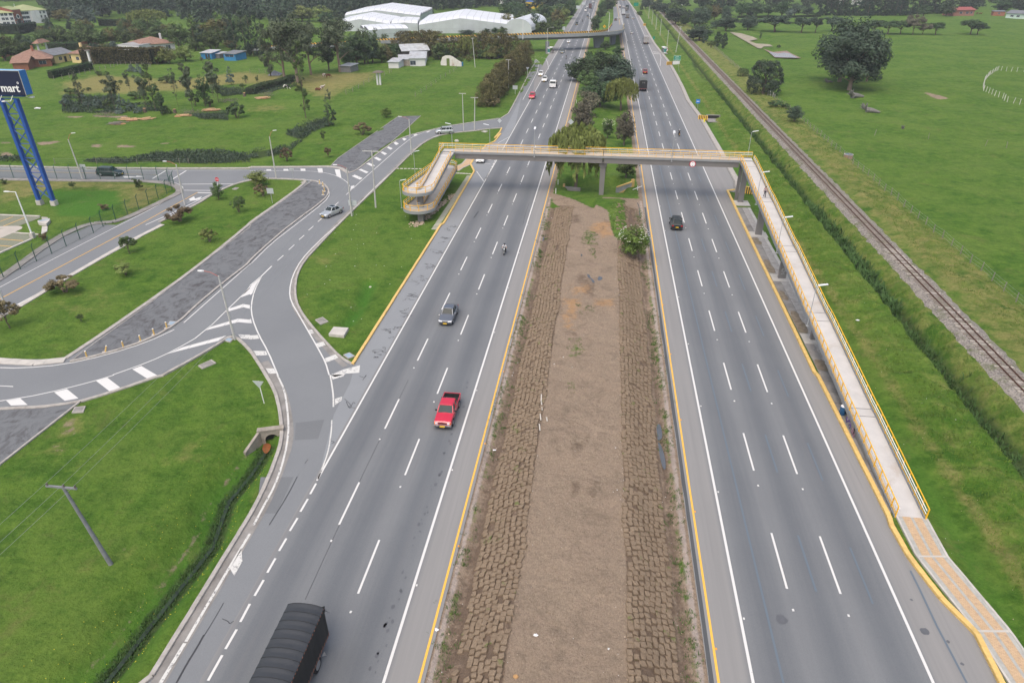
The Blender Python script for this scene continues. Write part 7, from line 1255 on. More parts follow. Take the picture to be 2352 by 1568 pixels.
for (t_, x0_, x1_, y0_, y1_, n_, hh_) in (('A0',290,1680,300,425,34,8.5),('A0',1640,2240,330,500,16,9),('A0',0,300,430,560,8,7),('A0',760,1560,510,560,12,5),('N5',1500,1950,880,1000,8,10),('A1',1120,1360,440,600,10,6),('A0',2100,2352,260,420,8,9),('GH',1180,2250,640,668,12,6.5),('R3',560,1300,200,330,12,10),('FT',0,1100,330,520,14,10),('R3',300,520,30,150,6,9)):
    for _ in range(n_): u_, v_ = rf_.uniform(x0_, x1_), rf_.uniform(y0_, y1_); FILL.append((u_, v_, t_, hh_*rf_.uniform(.7,1.25), rf_.choice(('mid','mid','dark','hedge','bluedark'))))
WHERE = {'A0':'in the garden belt', 'N5':'at the flyover end', 'A1':'around the farm sheds', 'GH':'under the big tree row', 'R3':'in the grove beyond the railway', 'FT':'in the strip behind the arched greenhouse'}
houses_ = [GP('NW 230,1100 1180,1020 1800,950 1800,1250 1000,1400 250,1400'), GP('N2 230,700 1240,600 1240,870 230,870'), GP('N2 1560,780 2180,780 2180,990 1560,990')]
for i, (u_, v_, t_, hh_, mt_) in enumerate(FILL):
    x, y = G(t_, u_, v_)
    if any(bool(inpoly(np.array([x]), np.array([y]), p_)[0]) for p_ in houses_) or (-26 < x < 27): continue
    same = [f_ for f_ in FILL if f_[2] == t_]; plant(x, y, hh_, hh_*rf_.uniform(.75,1.05), 'round', mt_, '%s leafy tree from the left %s' % (rank(same, same.index(FILL[i])), WHERE[t_]), 'leafy trees ' + WHERE[t_], nl=3000, ls=.038)
def hedge(label, pts, wd, hgt, mat, dens=55):
    r = np.random.RandomState(len(label)); P_ = []; p = resample(pts, .5)
    for (a, b_) in zip(p[:-1], p[1:]):
        n_ = int(dens*.5*(wd+2*hgt)); t = r.rand(n_); s_ = r.uniform(-1, 1, n_); z = r.rand(n_); f = r.rand(n_); top = f < .4; x = s_*wd/2; x = np.where(top, x, np.sign(s_)*wd/2*(1+.08*r.randn(n_))); z = np.where(top, hgt*(1+.03*r.randn(n_)), z*hgt); d = Vector((b_[0]-a[0], b_[1]-a[1])).normalized()
        P_.append(np.stack([a[0] + d.x*t*.5 - d.y*x, a[1] + d.y*t*.5 + d.x*x, z], 1))
    P_ = np.concatenate(P_); n_ = len(P_); nr = r.normal(size=(n_,3)) + np.array([0,0,.8]); nr /= np.linalg.norm(nr, axis=1)[:,None]; t = np.cross(nr, r.normal(size=(n_,3))); t /= np.linalg.norm(t, axis=1)[:,None]; b_ = np.cross(nr, t); s_ = (.16*(.6+.8*r.rand(n_)))[:,None]*(1 if hgt < 4 else 1.6)
    V = np.stack([P_-t*s_, P_-b_*s_*.6, P_+t*s_, P_+b_*s_*.6], 1).reshape(-1,3); me = leaf_mesh('hedge', V, np.repeat(r.rand(n_), 4), LM[mat]); o = bpy.data.objects.new('hedge', me); C.objects.link(o); tag(o, label, 'hedge')
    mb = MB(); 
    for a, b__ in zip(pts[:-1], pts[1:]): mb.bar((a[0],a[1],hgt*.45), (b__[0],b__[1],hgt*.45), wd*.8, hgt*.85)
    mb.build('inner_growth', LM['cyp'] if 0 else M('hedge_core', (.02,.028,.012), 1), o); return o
hedge('dark clipped hedge in front of the tiled brick house', GP('A0 480,740 640,705 860,650'), 2.0, 2.6, 'dark', 30); hedge('long reddish brown hedge below the white house', GP('A0 790,600 1000,600 1250,600 1450,605 1560,590'), 3, 6.0, 'hedge', 22); hedge('dark garden hedge behind the yellow house', GP('A0 770,500 950,500 1080,480'), 2, 3.4, 'hedge', 20); hedge('dark clipped hedge along the terrace of the apartment block', GP('NW 0,640 350,655 700,600'), 2.5, 5, 'cyp', 14); hedge('bright green top hedge before the apartment block', GP('NW 0,560 400,575 900,560'), 2, 2, 'mid', 14); hedge('low dark hedge line across the far right field', GP('R3 1380,215 1900,215 2352,200'), 2, 1.5, 'dark', 12); hedge('bramble hedge bank running up to the giant eucalyptus', GP('N5 0,1475 250,1380 450,1340 700,1260'), 3, 1.8, 'dark', 24); hedge('dark hedge at the far lawn below the woodland', GP('A0 940,245 1250,250'), 2, 4, 'cyp', 12); hedge('dark hedge row along the brick garden wall', GP('NW 940,960 1300,960 1530,950'), 3, 3.4, 'dark', 14)
# --- bramble banks on the rough fields
def scatter_leaves(name, label, polys, mat, hmax, dens, ls):
    r = np.random.RandomState(len(polys)+5); P_ = []
    for s_ in polys:
        pp = GP(s_); xa, ya = [p[0] for p in pp], [p[1] for p in pp]; n_ = int((max(xa)-min(xa))*(max(ya)-min(ya))*dens); X_ = r.uniform(min(xa), max(xa), n_); Y_ = r.uniform(min(ya), max(ya), n_); k = inpoly(X_, Y_, pp) & (vnoise(X_, Y_, 2.5, 51) > .30); X_, Y_ = X_[k], Y_[k]
        P_.append(np.stack([X_, Y_, h(X_, Y_) + r.rand(len(X_))*hmax*(.3+1.0*vnoise(X_, Y_, 3.0, 52))], 1))
    P_ = np.concatenate(P_); n_ = len(P_); nr = r.normal(size=(n_,3)) + np.array([0,0,1.0]); nr /= np.linalg.norm(nr, axis=1)[:,None]; t = np.cross(nr, r.normal(size=(n_,3))); t /= np.linalg.norm(t, axis=1)[:,None]; b_ = np.cross(nr, t); q_ = (ls*(.6+.8*r.rand(n_)))[:,None]
    me = leaf_mesh(name, np.stack([P_-t*q_, P_-b_*q_*.6, P_+t*q_, P_+b_*q_*.6], 1).reshape(-1,3), np.repeat(r.rand(n_), 4), LM[mat]); o = bpy.data.objects.new(name, me); C.objects.link(o); return tag(o, label, kind='stuff')
scatter_leaves('brambles', 'dark green bramble thickets crossing the rough field behind the side road', ['B0 760,580 960,530 1200,560 1500,480 2100,470 2352,520 2352,590 1900,605 1500,585 1100,605', 'B1 0,500 350,440 480,380 330,330 480,230 700,180 760,240 620,290 400,460 240,530 0,565', 'W7 1180,500 1560,460 1560,545 1300,540', 'B0 0,530 200,530 330,570 100,590 0,580', 'W7 0,330 500,300 560,400 900,380 1000,470 400,480 0,480', 'W7 1450,240 1800,260 2100,180 2200,230 1800,300 1500,330'], 'bluedark', .9, 26, .17)
# --- far woods that read as one mass
def wood(name, label, spots, mat, kinds=('round','cyp')):
    Vs, Ts = [], []; r = np.random.RandomState(len(spots))
    pr = {k: [crown_arrays(k, 5+j, 620, .075, 1.5) for j in range(3)] for k in kinds}
    for x, y, hh, ww_ in spots:
        V, t, _, _ = pr[kinds[r.randint(len(kinds))]][r.randint(3)]; a = r.rand()*6.28; ca, sa = cos(a), sin(a); Vs.append(np.stack([(V[:,0]*ca-V[:,1]*sa)*ww_ + x, (V[:,0]*sa+V[:,1]*ca)*ww_ + y, V[:,2]*hh], 1)); Ts.append(np.clip(t*.7 + r.rand()*.3, 0, 1))
    me = leaf_mesh(name, np.concatenate(Vs), np.concatenate(Ts), LM[mat]); o = bpy.data.objects.new(name, me); C.objects.link(o); return tag(o, label, kind='stuff')
r = np.random.RandomState(77); sp = []
left_edge = GP('A0 -200,160 450,185 900,185 1270,215 1600,225 2352,200') ; sp = []
clear_ = [GP('A0 900,180 1280,215 1280,260 930,240'), GP('A1 520,60 600,55 600,90 540,90'), GP('A1 1040,0 1220,0 1220,45 1100,45'), GP('A1 1860,100 2352,60 2352,160 1860,160'), GP('A2 0,80 200,80 380,90 300,180 60,180'), GP('NW -200,0 950,120 950,500 -200,500')]
for _ in range(9000):
    x, y = r.uniform(-800, -35), r.uniform(395, 1150)
    dd_ = FWD.dot(Vector((x, y, -CAM_H)))
    # keep inside the wooded country left of the motorway
    lim = np.interp(x, [-700, -420, -330, -250, -200, -150, -100, -60], [495, 492, 490, 486, 490, 580, 585, 600])
    if y < lim or y > 1080: continue
    if any(bool(inpoly(np.array([x]), np.array([y]), c_)[0]) for c_ in clear_): continue
    if vnoise(x, y, 90, 41) < .22 and y > 520: continue
    sp.append((x, y, r.uniform(12, 22), r.uniform(9, 15)))
sp = sp[:1900]; wood('woodland', 'dense dark far-off woodland behind the gardens and greenhouses', sp, 'wood')
sp = []
for _ in range(2600):
    x, y = r.uniform(60, 900), r.uniform(560, 1100)
    if y < np.interp(x, [60, 110, 250, 500, 900], [640, 690, 640, 560, 520]): continue
    if vnoise(x, y, 70, 43) < .42: continue
    sp.append((x, y, r.uniform(10, 18), r.uniform(8, 13)))
wood('woodland', 'far-off dark tree belts beyond the right-hand pastures', sp[:700], 'wood')
# ---------------------------------------------------------------- buildings
TILE = M('roof_tiles', (.25,.15,.11), .9, .3, 1.2, stain=(.20,.13,.10), bmp=.4); GREENR = M('green_roof', (.30,.33,.16), .8, .1, .3); WALLW = M('white_wall', (.66,.66,.67), .9, .05, .4, stain=(.52,.52,.52)); BRICKW = M('brick_wall', (.30,.125,.075), .9, .2, 2); YELW = M('yellow_wall', (.70,.56,.27), .9, .06, .5); GREYR = M('grey_sheet_roof', (.16,.17,.18), .7, .2, .8); TINR = M('tin_roof', (.46,.48,.49), .55, .2, .7, metal=.2, stain=(.28,.22,.18)); WIN = M('window_glass', (.05,.065,.09), .15, .2, 1); BLUW = M('blue_wall', (.03,.20,.42), .8, .15, 1); REDR = M('red_roof', (.26,.075,.065), .8, .15, 1)
def house(label, fl, fr, depth, wh, rise, wall, roof, wins=(), ov=.5, kind='gable', cat='house', name='house', chim=None, zb=0, doors=()):
    """fl, fr: surveyed front corners. local x runs along the front, y away from it"""
    a, b_ = Vector(G(*fl)), Vector(G(*fr)); L = (b_-a).length; o = empty(name, (a.x, a.y, zb), math.atan2(b_.y-a.y, b_.x-a.x), label, cat); D = depth
    MB().box(0, L, 0, D, -.3, wh).build('wall', wall, o); mb = MB(); x0, x1, y0, y1 = -ov, L+ov, -ov, D+ov; t = .12
    if kind == 'gable':
        mb.add([(x0,y0,wh-.05),(x1,y0,wh-.05),(x1,D/2,wh+rise),(x0,D/2,wh+rise),(x0,y1,wh-.05),(x1,y1,wh-.05),(x0,y0,wh+t),(x1,y0,wh+t),(x1,D/2,wh+rise+t),(x0,D/2,wh+rise+t),(x0,y1,wh+t),(x1,y1,wh+t)], [(0,1,2,3),(3,2,5,4),(6,9,8,7),(9,10,11,8),(0,6,7,1),(4,5,11,10),(0,3,9,6),(3,4,10,9),(1,7,8,2),(2,8,11,5)])
        g = MB(); [g.add([(xx,0,wh-.01),(xx,D,wh-.01),(xx,D/2,wh+rise-.02)], [(0,1,2)]) for xx in (.01, L-.01)]; g.build('gable', wall, o)
    elif kind == 'hip':
        k = min(D/2, L/2)*.98; mb.add([(x0,y0,wh),(x1,y0,wh),(x1,y1,wh),(x0,y1,wh),(k,D/2,wh+rise),(L-k,D/2,wh+rise),(x0,y0,wh-.12),(x1,y0,wh-.12),(x1,y1,wh-.12),(x0,y1,wh-.12)], [(0,1,5,4),(1,2,5),(2,3,4,5),(3,0,4),(6,7,1,0),(7,8,2,1),(8,9,3,2),(9,6,0,3),(9,8,7,6)])
    elif kind == 'shed': mb.add([(x0,y0,wh),(x1,y0,wh),(x1,y1,wh+rise),(x0,y1,wh+rise),(x0,y0,wh+t),(x1,y0,wh+t),(x1,y1,wh+rise+t),(x0,y1,wh+rise+t)], [(3,2,1,0),(4,5,6,7),(0,1,5,4),(1,2,6,5),(2,3,7,6),(3,0,4,7)])
    r_ = mb.build('roof', roof, o); fix_normals(r_)
    if chim: mb = MB(); mb.bbox(chim*L-.4, chim*L+.4, D*.4-.4, D*.4+.4, wh, wh+rise+1.3, .05); mb.build('chimney', wall, r_)
    for x, z, w_, h_ in wins:
        w0 = MB().box(x*L-w_/2, x*L+w_/2, -.05, -.01, z, z+h_).build('window', WIN, o); f = MB(); [f.box(*q) for q in ((x*L-w_/2-.06, x*L-w_/2, -.08, -.01, z-.06, z+h_+.06), (x*L+w_/2, x*L+w_/2+.06, -.08, -.01, z-.06, z+h_+.06), (x*L-.03, x*L+.03, -.07, -.051, z, z+h_))]; f.build('frame', WALLW, w0)
    for x, w_, h_ in doors: MB().box(x*L-w_/2, x*L+w_/2, -.06, -.01, 0, h_).build('door', M('door_dark', (.05,.045,.04)), o)
    return o, L
# white three-storey block with green hip roofs and a brick entrance bay
ya = G('NW', 940, 430)[1]; Hb = ZH('NW', 862, 148, ya) - 1.2
g3 = [(.06+.0*i, z, 2.2, 2.0) for i, z in enumerate(())]
def rows(fr_, zs_, w_=1.8, h_=1.9): return [(f, z, w_, h_) for f in fr_ for z in zs_]
zf = [Hb*.08, Hb*.40, Hb*.72]
bA, LA = house('right wing of the white three-storey block with pale green roof', ('NW', 470, 462), ('NW', 940, 430), 22, Hb, 3.2, WALLW, GREENR, rows((.06,.20), zf, 2.4, 1.5) + rows((.62,.74,.90), zf, 1.2, 1.5), .7, 'hip', 'apartment block', 'apartment_building')
bB, LB = house('left wing of the white block, partly outside the left picture edge', ('NW', -150, 500), ('NW', 312, 483), 20, Hb-.6, 3.0, WALLW, GREENR, rows((.55,.70,.90), zf, 1.6, 1.5), .7, 'hip', 'apartment block', 'apartment_building')
bC, LC = house('red brick entrance bay with round window between the two white wings', ('NW', 314, 482), ('NW', 468, 463), 14, Hb+1.0, 1.8, M('red_brick', (.26,.085,.055), .9, .15, 3), GREENR, rows((.2,.8), zf[:2], 1.1, 1.8), .1, 'gable', 'apartment block', 'apartment_building', doors=((.5,3,3.2),))
MB().tube((LC*.5,-.12,Hb*.62), (LC*.5,-.02,Hb*.62), 1.5, n=24).build('round_window', WALLW, bC); MB().tube((LC*.5,-.16,Hb*.62), (LC*.5,-.122,Hb*.62), .95, n=24).build('pane', WIN, bC); mb = MB(); mb.box(LC*.5-.08, LC*.5+.08, 0, .15, Hb+2.5, Hb+4.6); mb.box(LC*.5-.6, LC*.5+.6, 0, .15, Hb+3.5, Hb+3.7); mb.build('cross', WALLW, bC)
for x0 in (.34, .52): MB().box(LA*x0, LA*(x0+.17), -1.0, 0, 0, Hb-.2).build('bay', WALLW, bA)
house('brown tiled brick house with chimney nearest the blue billboard', ('NW', 330, 1300), ('NW', 1000, 1260), 16, 3.0, 3.2, BRICKW, TILE, ((.75,.9,2.5,1.4),), 1.0, 'hip', chim=.55); house('small tiled wing in front of the brown tiled house', ('NW', 270, 1340), ('NW', 560, 1330), 9, 2.6, 1.9, BRICKW, TILE, (), .7, 'gable')
house('pale yellow house with dark grey sheet roof', ('NW', 1060, 1210), ('NW', 1420, 1150), 11, 3.1, 1.9, YELW, GREYR, ((.3,1.0,1.6,1.3),(.85,1.0,1.4,1.4)), .5, 'gable', doors=((.55,1.3,2.2),)); house('pale yellow house with brown tiled roof, right of the grey-roofed one', ('NW', 1380, 1190), ('NW', 1680, 1200), 13, 3.6, 2.3, YELW, TILE, ((.4,1,1.4,1.3),), .7, 'hip', chim=.2)
pa, pb = G('NW', 780, 1085), G('NW', 930, 1050); ga = empty('garden_gateway', (pa[0], pa[1], 0), math.atan2(pb[1]-pa[1], pb[0]-pa[0]), 'white two-post gateway with little tiled roof behind the tiled house', 'gateway'); Lg = math.dist(pa, pb); hg = 5.6
for x in (0, Lg): MB().box(x-.3, x+.3, -.3, .3, 0, hg).build('post', WALLW, ga)
MB().box(-.3, Lg+.3, -.2, .2, hg-.4, hg).build('lintel', WALLW, ga); fix_normals(MB().add([(-1.6,-1.6,hg),(Lg+1.6,-1.6,hg),(Lg+1.6,1.6,hg),(-1.6,1.6,hg),(1,0,hg+1.5),(Lg-1,0,hg+1.5)], [(0,1,5,4),(1,2,5),(2,3,4,5),(3,0,4),(3,2,1,0)]).build('roof', TILE, ga))
tw_, zz = G('NW', 1740, 1250), 5.2; to = empty('water_tank_tower', (*tw_, 0), 0, 'white post with flat cap and ladder right of the yellow house', 'tower'); MB().bbox(-.4,.4,-.4,.4,0,5.6,.03).build('post', WALLW, to); MB().bbox(-.9,.9,-.7,.7,5.6,5.9,.04).build('cap', M('cap_dark', (.2,.19,.18)), to); mb = MB(); mb.tube((1.0,-.3,0),(.6,-.3,5.8),.05); mb.tube((1.6,-.3,0),(1.2,-.3,5.8),.05); [mb.tube((lerp(1.0,.6,i/12),-.3,i*.48),(lerp(1.6,1.2,i/12),-.3,i*.48),.03) for i in range(1,13)]; mb.build('ladder', M('ladder_wood', (.2,.15,.11)), to)
house('white house with low tiled roof and chimney among the trees', ('N2', 640, 830), ('N2', 1190, 790), 16, 3.4, 2.6, WALLW, TILE, ((.55,.8,1.6,1.6),(.8,.8,2,1.6)), .8, 'hip', chim=.75, doors=((.35,1.5,2.4),)); house('white flat-roofed annex with blue tank left of the tiled white house', ('N2', 280, 840), ('N2', 640, 850), 15, 3.6, .1, WALLW, M('flat_roof', (.30,.30,.29)), (), .05, 'shed')
for s, lb in (('NW 0,1060 60,1110 200,1060 440,1040', 'left'), ('NW 940,960 1100,960 1220,955', 'middle'), ('NW 1540,930 1700,890 1901,880', 'right')):
    pts = GP(s); mb = MB(); [mb.bar((a[0],a[1],1.3), (b_[0],b_[1],1.3), .3, 2.8) for a, b_ in zip(pts[:-1], pts[1:])]; tag(mb.build('garden_wall', BRICKW), 'orange brick garden wall, %s stretch visible behind the tiled houses' % lb, 'wall')
house('blue painted shack with white tin roof, left one', ('N2', 1592, 925), ('N2', 1760, 930), 7, 2.4, .6, BLUW, TINR, (), .4, 'shed', cat='shack', name='shack', doors=((.5,.8,2),(.75,.8,2))); house('blue walled shack with grey roof, right one', ('N2', 1950, 945), ('N2', 2135, 955), 7, 2.6, .6, BLUW, GREYR, ((.5,1.4,4.5,.9),), .4, 'shed', cat='shack', name='shack'); house('small white and grey lean-to between the blue shacks', ('N2', 1775, 915), ('N2', 1880, 920), 5, 1.8, .4, GREYR, TINR, (), .3, 'shed', cat='shack', name='shack')
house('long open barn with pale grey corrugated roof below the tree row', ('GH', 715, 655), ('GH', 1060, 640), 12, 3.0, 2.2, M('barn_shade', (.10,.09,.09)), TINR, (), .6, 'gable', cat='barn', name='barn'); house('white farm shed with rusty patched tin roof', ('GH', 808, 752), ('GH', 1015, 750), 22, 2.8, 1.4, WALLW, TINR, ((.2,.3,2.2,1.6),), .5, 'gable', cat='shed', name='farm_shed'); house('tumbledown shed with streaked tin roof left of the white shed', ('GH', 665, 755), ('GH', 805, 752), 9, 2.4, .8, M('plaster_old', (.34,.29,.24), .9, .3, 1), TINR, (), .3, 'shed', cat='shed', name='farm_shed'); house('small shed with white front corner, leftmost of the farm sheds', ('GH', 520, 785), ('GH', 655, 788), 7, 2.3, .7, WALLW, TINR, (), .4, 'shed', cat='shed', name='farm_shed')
pts = GP('GH 1222,745 1500,762'); a, b_ = pts; L = math.dist(a, b_); rw = empty('ruined_wall', (a[0], a[1], 0), math.atan2(b_[1]-a[1], b_[0]-a[0]), 'ruined white gable wall with an empty window opening', 'ruined wall'); pr = [(0,0),(L*.29,0),(L*.29,.2),(L*.29,2.8),(L*.44,2.8),(L*.44,0),(L,0),(L,1.6),(L*.86,2.2),(L*.72,2.9),(L*.58,3.6),(L*.45,4.0),(L*.25,3.9),(L*.1,3.3),(0,1.2)]
tr = tessellate_polygon([[Vector((p[0], p[1], 0)) for p in pr]]); n = len(pr); fix_normals(MB().add([(p[0],-.15,p[1]) for p in pr] + [(p[0],.15,p[1]) for p in pr], list(tr) + [tuple(i+n for i in t[::-1]) for t in tr] + [(i,(i+1)%n,(i+1)%n+n,i+n) for i in range(n)]).build('wall', M('flaking_plaster', (.62,.60,.57), .9, .1, .8, stain=(.36,.24,.18)), rw)); MB().box(L*.29, L*.44, -.05, .05, 0, 2.6).build('overgrown_opening', M('moss', (.12,.17,.04)), rw)
dx_ = G('GH', 1506, 755); bdr = empty('barrel', (*dx_, 0), 0, 'blue barrel at the right end of the ruined white wall', 'barrel'); MB().tube((0,0,0),(0,0,1.5),.5,n=14).build('body', BLUW, bdr)
house('small grey tin shed at the foot of the forked eucalyptus', ('N5', 1425, 1130), ('N5', 1580, 1138), 6, 2.2, .3, M('grey_boards', (.20,.20,.20), .9, .2, 2), TINR, (), .4, 'shed', cat='shed', name='farm_shed')
tp = G('N5', 430, 1190); tn = empty('tarpaulin_shelter', (*tp, 0), .1, 'grey tarpaulin shelter on the meadow left of the ivy-clad eucalyptus', 'shelter'); MB().add([(-3.2,-1.5,.3),(1.2,-1.8,.2),(1.6,1.6,.6),(-3,1.6,.5),(-1,0,2.0),(2.6,-.5,.9)], [(0,1,4),(1,2,4),(2,3,4),(3,0,4)]).build('sheet', M('grey_tarpaulin', (.25,.26,.30), .6, .15, 1), tn); mb = MB(); [mb.tube((x,y,-.1),(x,y,1.0),.05) for x, y in ((-3,-1.4),(1.1,-1.6),(1.5,1.5),(-2.9,1.5))]; mb.build('poles', BARK, tn)
tp = G('A1', 1215, 798); tn = empty('meadow_pillar', (*tp, 0), 0, 'pair of white pillars with a thatched cap standing alone in the meadow', 'pillar'); [MB().box(x-.28, x+.28, -.25, .25, -.1, 4.0).build('post', WALLW, tn) for x in (-.5, .5)]; MB().loft([[(x*k, y*k, z) for x, y in ((-1.7,-1.4),(1.7,-1.4),(1.7,1.4),(-1.7,1.4))] for z, k in ((4.0,1),(4.3,.9),(4.7,.3))]).build('cap', M('thatch', (.14,.12,.10)), tn)
house('long yellow building with blue upper edge far left of the motorway', ('FT', 402, 135), ('FT', 690, 138), 12, 5.2, .4, M('yellow_block', (.70,.46,.05)), M('blue_band', (.05,.13,.40)), ((.3,1,2.5,2),(.55,1,2,2),(.8,1,2,2)), .3, 'shed', cat='building', name='yellow_building'); house('green-roofed hall behind the yellow building', ('FT', 430, 70), ('FT', 680, 75), 26, 6, 3, WALLW, M('teal_roof', (.04,.12,.10)), (), .3, 'gable', cat='building', name='hall'); house('white-roofed shed right of the yellow building', ('FT', 690, 100), ('FT', 830, 100), 14, 3.5, 1.0, WALLW, TINR, (), .3, 'gable', cat='building', name='hall')
house('white hall at the top edge left of the yellow building', ('FT', -60, 60), ('FT', 75, 65), 22, 6, 2, WALLW, TINR, (), .3, 'gable', cat='building', name='hall'); house('brick farmhouse with red tin roof beyond the right pasture', ('R4', 1530, 188), ('R4', 1770, 185), 12, 4.0, 1.8, M('farm_brick', (.30,.15,.115), .9, .15, 1), REDR, ((.35,1.5,2.2,1.4),(.65,1.5,2.2,1.4),(.85,1.5,1.6,1.4)), .8, 'gable'); house('small brick shed between farmhouse and tin-roofed barn', ('R4', 1990, 185), ('R4', 2125, 188), 7, 3.0, .4, BRICKW, GREYR, ((.5,1.2,1.4,1),), .4, 'shed', cat='shed', name='farm_shed'); house('white and green walled barn with grey tin roof at the right edge', ('R4', 2135, 210), ('R4', 2420, 225), 18, 3.2, 1.8, M('mint_wall', (.48,.60,.54), .9, .1, .5), GREYR, ((.25,1,2,1.2),(.5,1,2,1.2)), .6, 'gable', cat='barn', name='barn')
house('white country house behind the cypress belt, left one', ('R4', 115, 60), ('R4', 210, 60), 10, 6, 2, WALLW, TILE, ((.3,1,1.5,2),(.7,1,1.5,2)), .5, 'hip'); house('white country house behind the cypress belt, middle one', ('R4', 225, 62), ('R4', 285, 62), 10, 7, 2, WALLW, TILE, ((.5,1,1.5,2),), .5, 'hip'); house('white country house behind the cypress belt, right one', ('R4', 410, 62), ('R4', 470, 62), 10, 7, 2, WALLW, TILE, ((.5,1,1.5,2),), .5, 'hip')
# greenhouses
pm_, nt, b = newmat('greenhouse_film', .35, 0, .5); P = nt.nodes.new('ShaderNodeTexCoord').outputs['Object']; sx = nt.nodes.new('ShaderNodeSeparateXYZ'); nt.links.new(P, sx.inputs[0])
rb = mth(nt, 'GREATER_THAN', mth(nt, 'FRACT', mth(nt, 'MULTIPLY', sx.outputs[0], .25)), .07); c = mixc(nt, rb, (.40,.42,.43), mixc(nt, noise(nt, P, .15, 5, .6), (.55,.58,.61), (.74,.76,.78))); nt.links.new(c, b.inputs['Base Color']); FILM = pm_
FILMW = M('greenhouse_wall_film', (.46,.50,.51), .5, .12, .15)
def greenhouse(label, fl, fr, depth, wh, rise, peak, spans, step=.25):
    a, b_ = Vector(G(*fl)), Vector(G(*fr)); L = (b_-a).length; o = empty('greenhouse', (a.x, a.y, 0), math.atan2(b_.y-a.y, b_.x-a.x), label, 'greenhouse'); s = depth/spans
    MB().add([(0,0,0),(L,0,0),(L,0,wh),(L*peak,0,wh+rise),(0,0,wh),(0,depth,0),(L,depth,0),(L,depth,wh),(0,depth,wh),(L*peak,depth,wh+rise)], [(0,1,2,3,4),(1,6,7,2),(5,0,4,8),(6,5,8,9,7)]).build('wall', FILMW, o)
    for k in range(spans):
        mb = MB(); R = []
        for x, zz in ((0,wh),(L*peak*.5,wh+rise*.5),(L*peak,wh+rise),(lerp(L*peak,L,.5),wh+rise*.5),(L,wh)): R.append([(x, k*s + s*t, zz + 1.5*sin(pi*min(1, t*1.25)*.5 if t < .8 else pi*.5)*(1 if t < .8 else 1) - (0 if t < 1 else 0)) for t in (0,.15,.35,.6,.8,.999)] + [(x, k*s + s*.999, zz)])
        mb.loft(R, cap=False, closed=False); fix_normals(mb.build('roof_span', FILM, o))
    mb = MB()
    for i in range(int(L//4)+1): x = i*4.0; zt = wh + rise*(x/(L*peak) if x < L*peak else (L-x)/(L*(1-peak))); mb.tube((x,-.06,0),(x,-.06,zt),.05,n=4)
    mb.tube((0,-.06,wh*.55),(L,-.06,wh*.55),.05,n=4); mb.build('frame', STEEL, o); return o
greenhouse('large white greenhouse at the back, stepped roof with a low ridge', ('GH', -60, 185), ('GH', 950, 188), 60, 5.0, 3.2, .42, 7); greenhouse('white greenhouse in the centre partly behind the eucalyptus trees', ('GH', -180, 290), ('GH', 545, 292), 38, 4.2, 2.6, .45, 5); greenhouse('low white greenhouse tunnel just above the striped parapet', ('GH', 258, 400), ('GH', 795, 372), 14, 4.6, .4, .5, 2); greenhouse('narrow framed greenhouse between the two wide ones', ('GH', 560, 292), ('GH', 915, 290), 26, 4.4, .5, .5, 4); greenhouse('widest white greenhouse right of centre with stepped ridge', ('GH', 930, 318), ('GH', 2200, 318), 58, 4.6, 3.6, .44, 7)
a, b_ = G('GH', 2150, 330), G('GH', 2352, 335); ag = empty('greenhouse', (a[0], a[1], 0), math.atan2(b_[1]-a[1], b_[0]-a[0]), 'arched tunnel greenhouse beside the flyover, rounded white end', 'greenhouse'); L = 16; mb = MB(); R = [[(L/2 - L/2*cos(pi*t), y, 2.0 + 6.4*sin(pi*t)**.8) for t in np.linspace(0, 1, 15)] for y in (0, 12, 24, 44)]; mb.loft(R, cap=False, closed=False); mb.build('roof', FILM, ag); MB().add([(L/2 - L/2*cos(pi*t), -.02, 2.0 + 6.4*sin(pi*t)**.8) for t in np.linspace(0, 1, 15)] + [(L,-.02,0),(0,-.02,0)], [tuple(range(17))]).build('end_wall', FILMW, ag); ag.location = (a[0]-3, a[1], 0)
# ---------------------------------------------------------------- fences
FGR = M('fence_green', (.015,.075,.050), .5, .1); netm, nt, b = newmat('fence_mesh', .6); P = nt.nodes.new('ShaderNodeTexCoord').outputs['Object']
b.inputs['Base Color'].default_value = (.02,.09,.06,1); b.inputs['Alpha'].default_value = .16
pts = GP('B0 -700,735 0,735 355,740 690,745 1045,750 1395,757 1570,760 1640,800 1640,825 1565,895 1415,975 1255,1060 1165,1100 1075,1145 975,1190') + GP('C0 890,72 780,125 670,180 560,235 440,295 320,355 190,420 55,488 -120,575')
gf = empty('security_fence', (0, 0, 0), 0, 'dark green mesh fence with inward-bent posts around the billboard lawn', 'fence'); pp = resample(pts, 3.0)
for i, p in enumerate(pp):
    q = pp[min(i+1, len(pp)-1)]; r0 = pp[max(i-1, 0)]; d = Vector((q[0]-r0[0], q[1]-r0[1])).normalized(); n_ = Vector((-d.y, d.x))*(-1)
    MB().path([(p[0], p[1], 0), (p[0], p[1], 2.45), (p[0]-n_.x*.32, p[1]-n_.y*.32, 2.85)], .055, 6).build('post', FGR, gf)
mb = MB(); [mb.add([(a[0],a[1],.08),(b_[0],b_[1],.08),(b_[0],b_[1],2.45),(a[0],a[1],2.45)], [(0,1,2,3)]) for a, b_ in zip(pp[:-1], pp[1:])]; mb.build('mesh_panel', netm, gf); mb = MB(); [mb.path([(a[0],a[1],z),(b_[0],b_[1],z)], .015, 4) for a, b_ in zip(pp[:-1], pp[1:]) for z in (.1, 1.2, 2.4)]; mb.build('rails', FGR, gf)
WOODP = M('fence_post_wood', (.22,.20,.17), .95, .3, 4); CONP = M('concrete_post', (.55,.54,.50), .9, .1, 2)
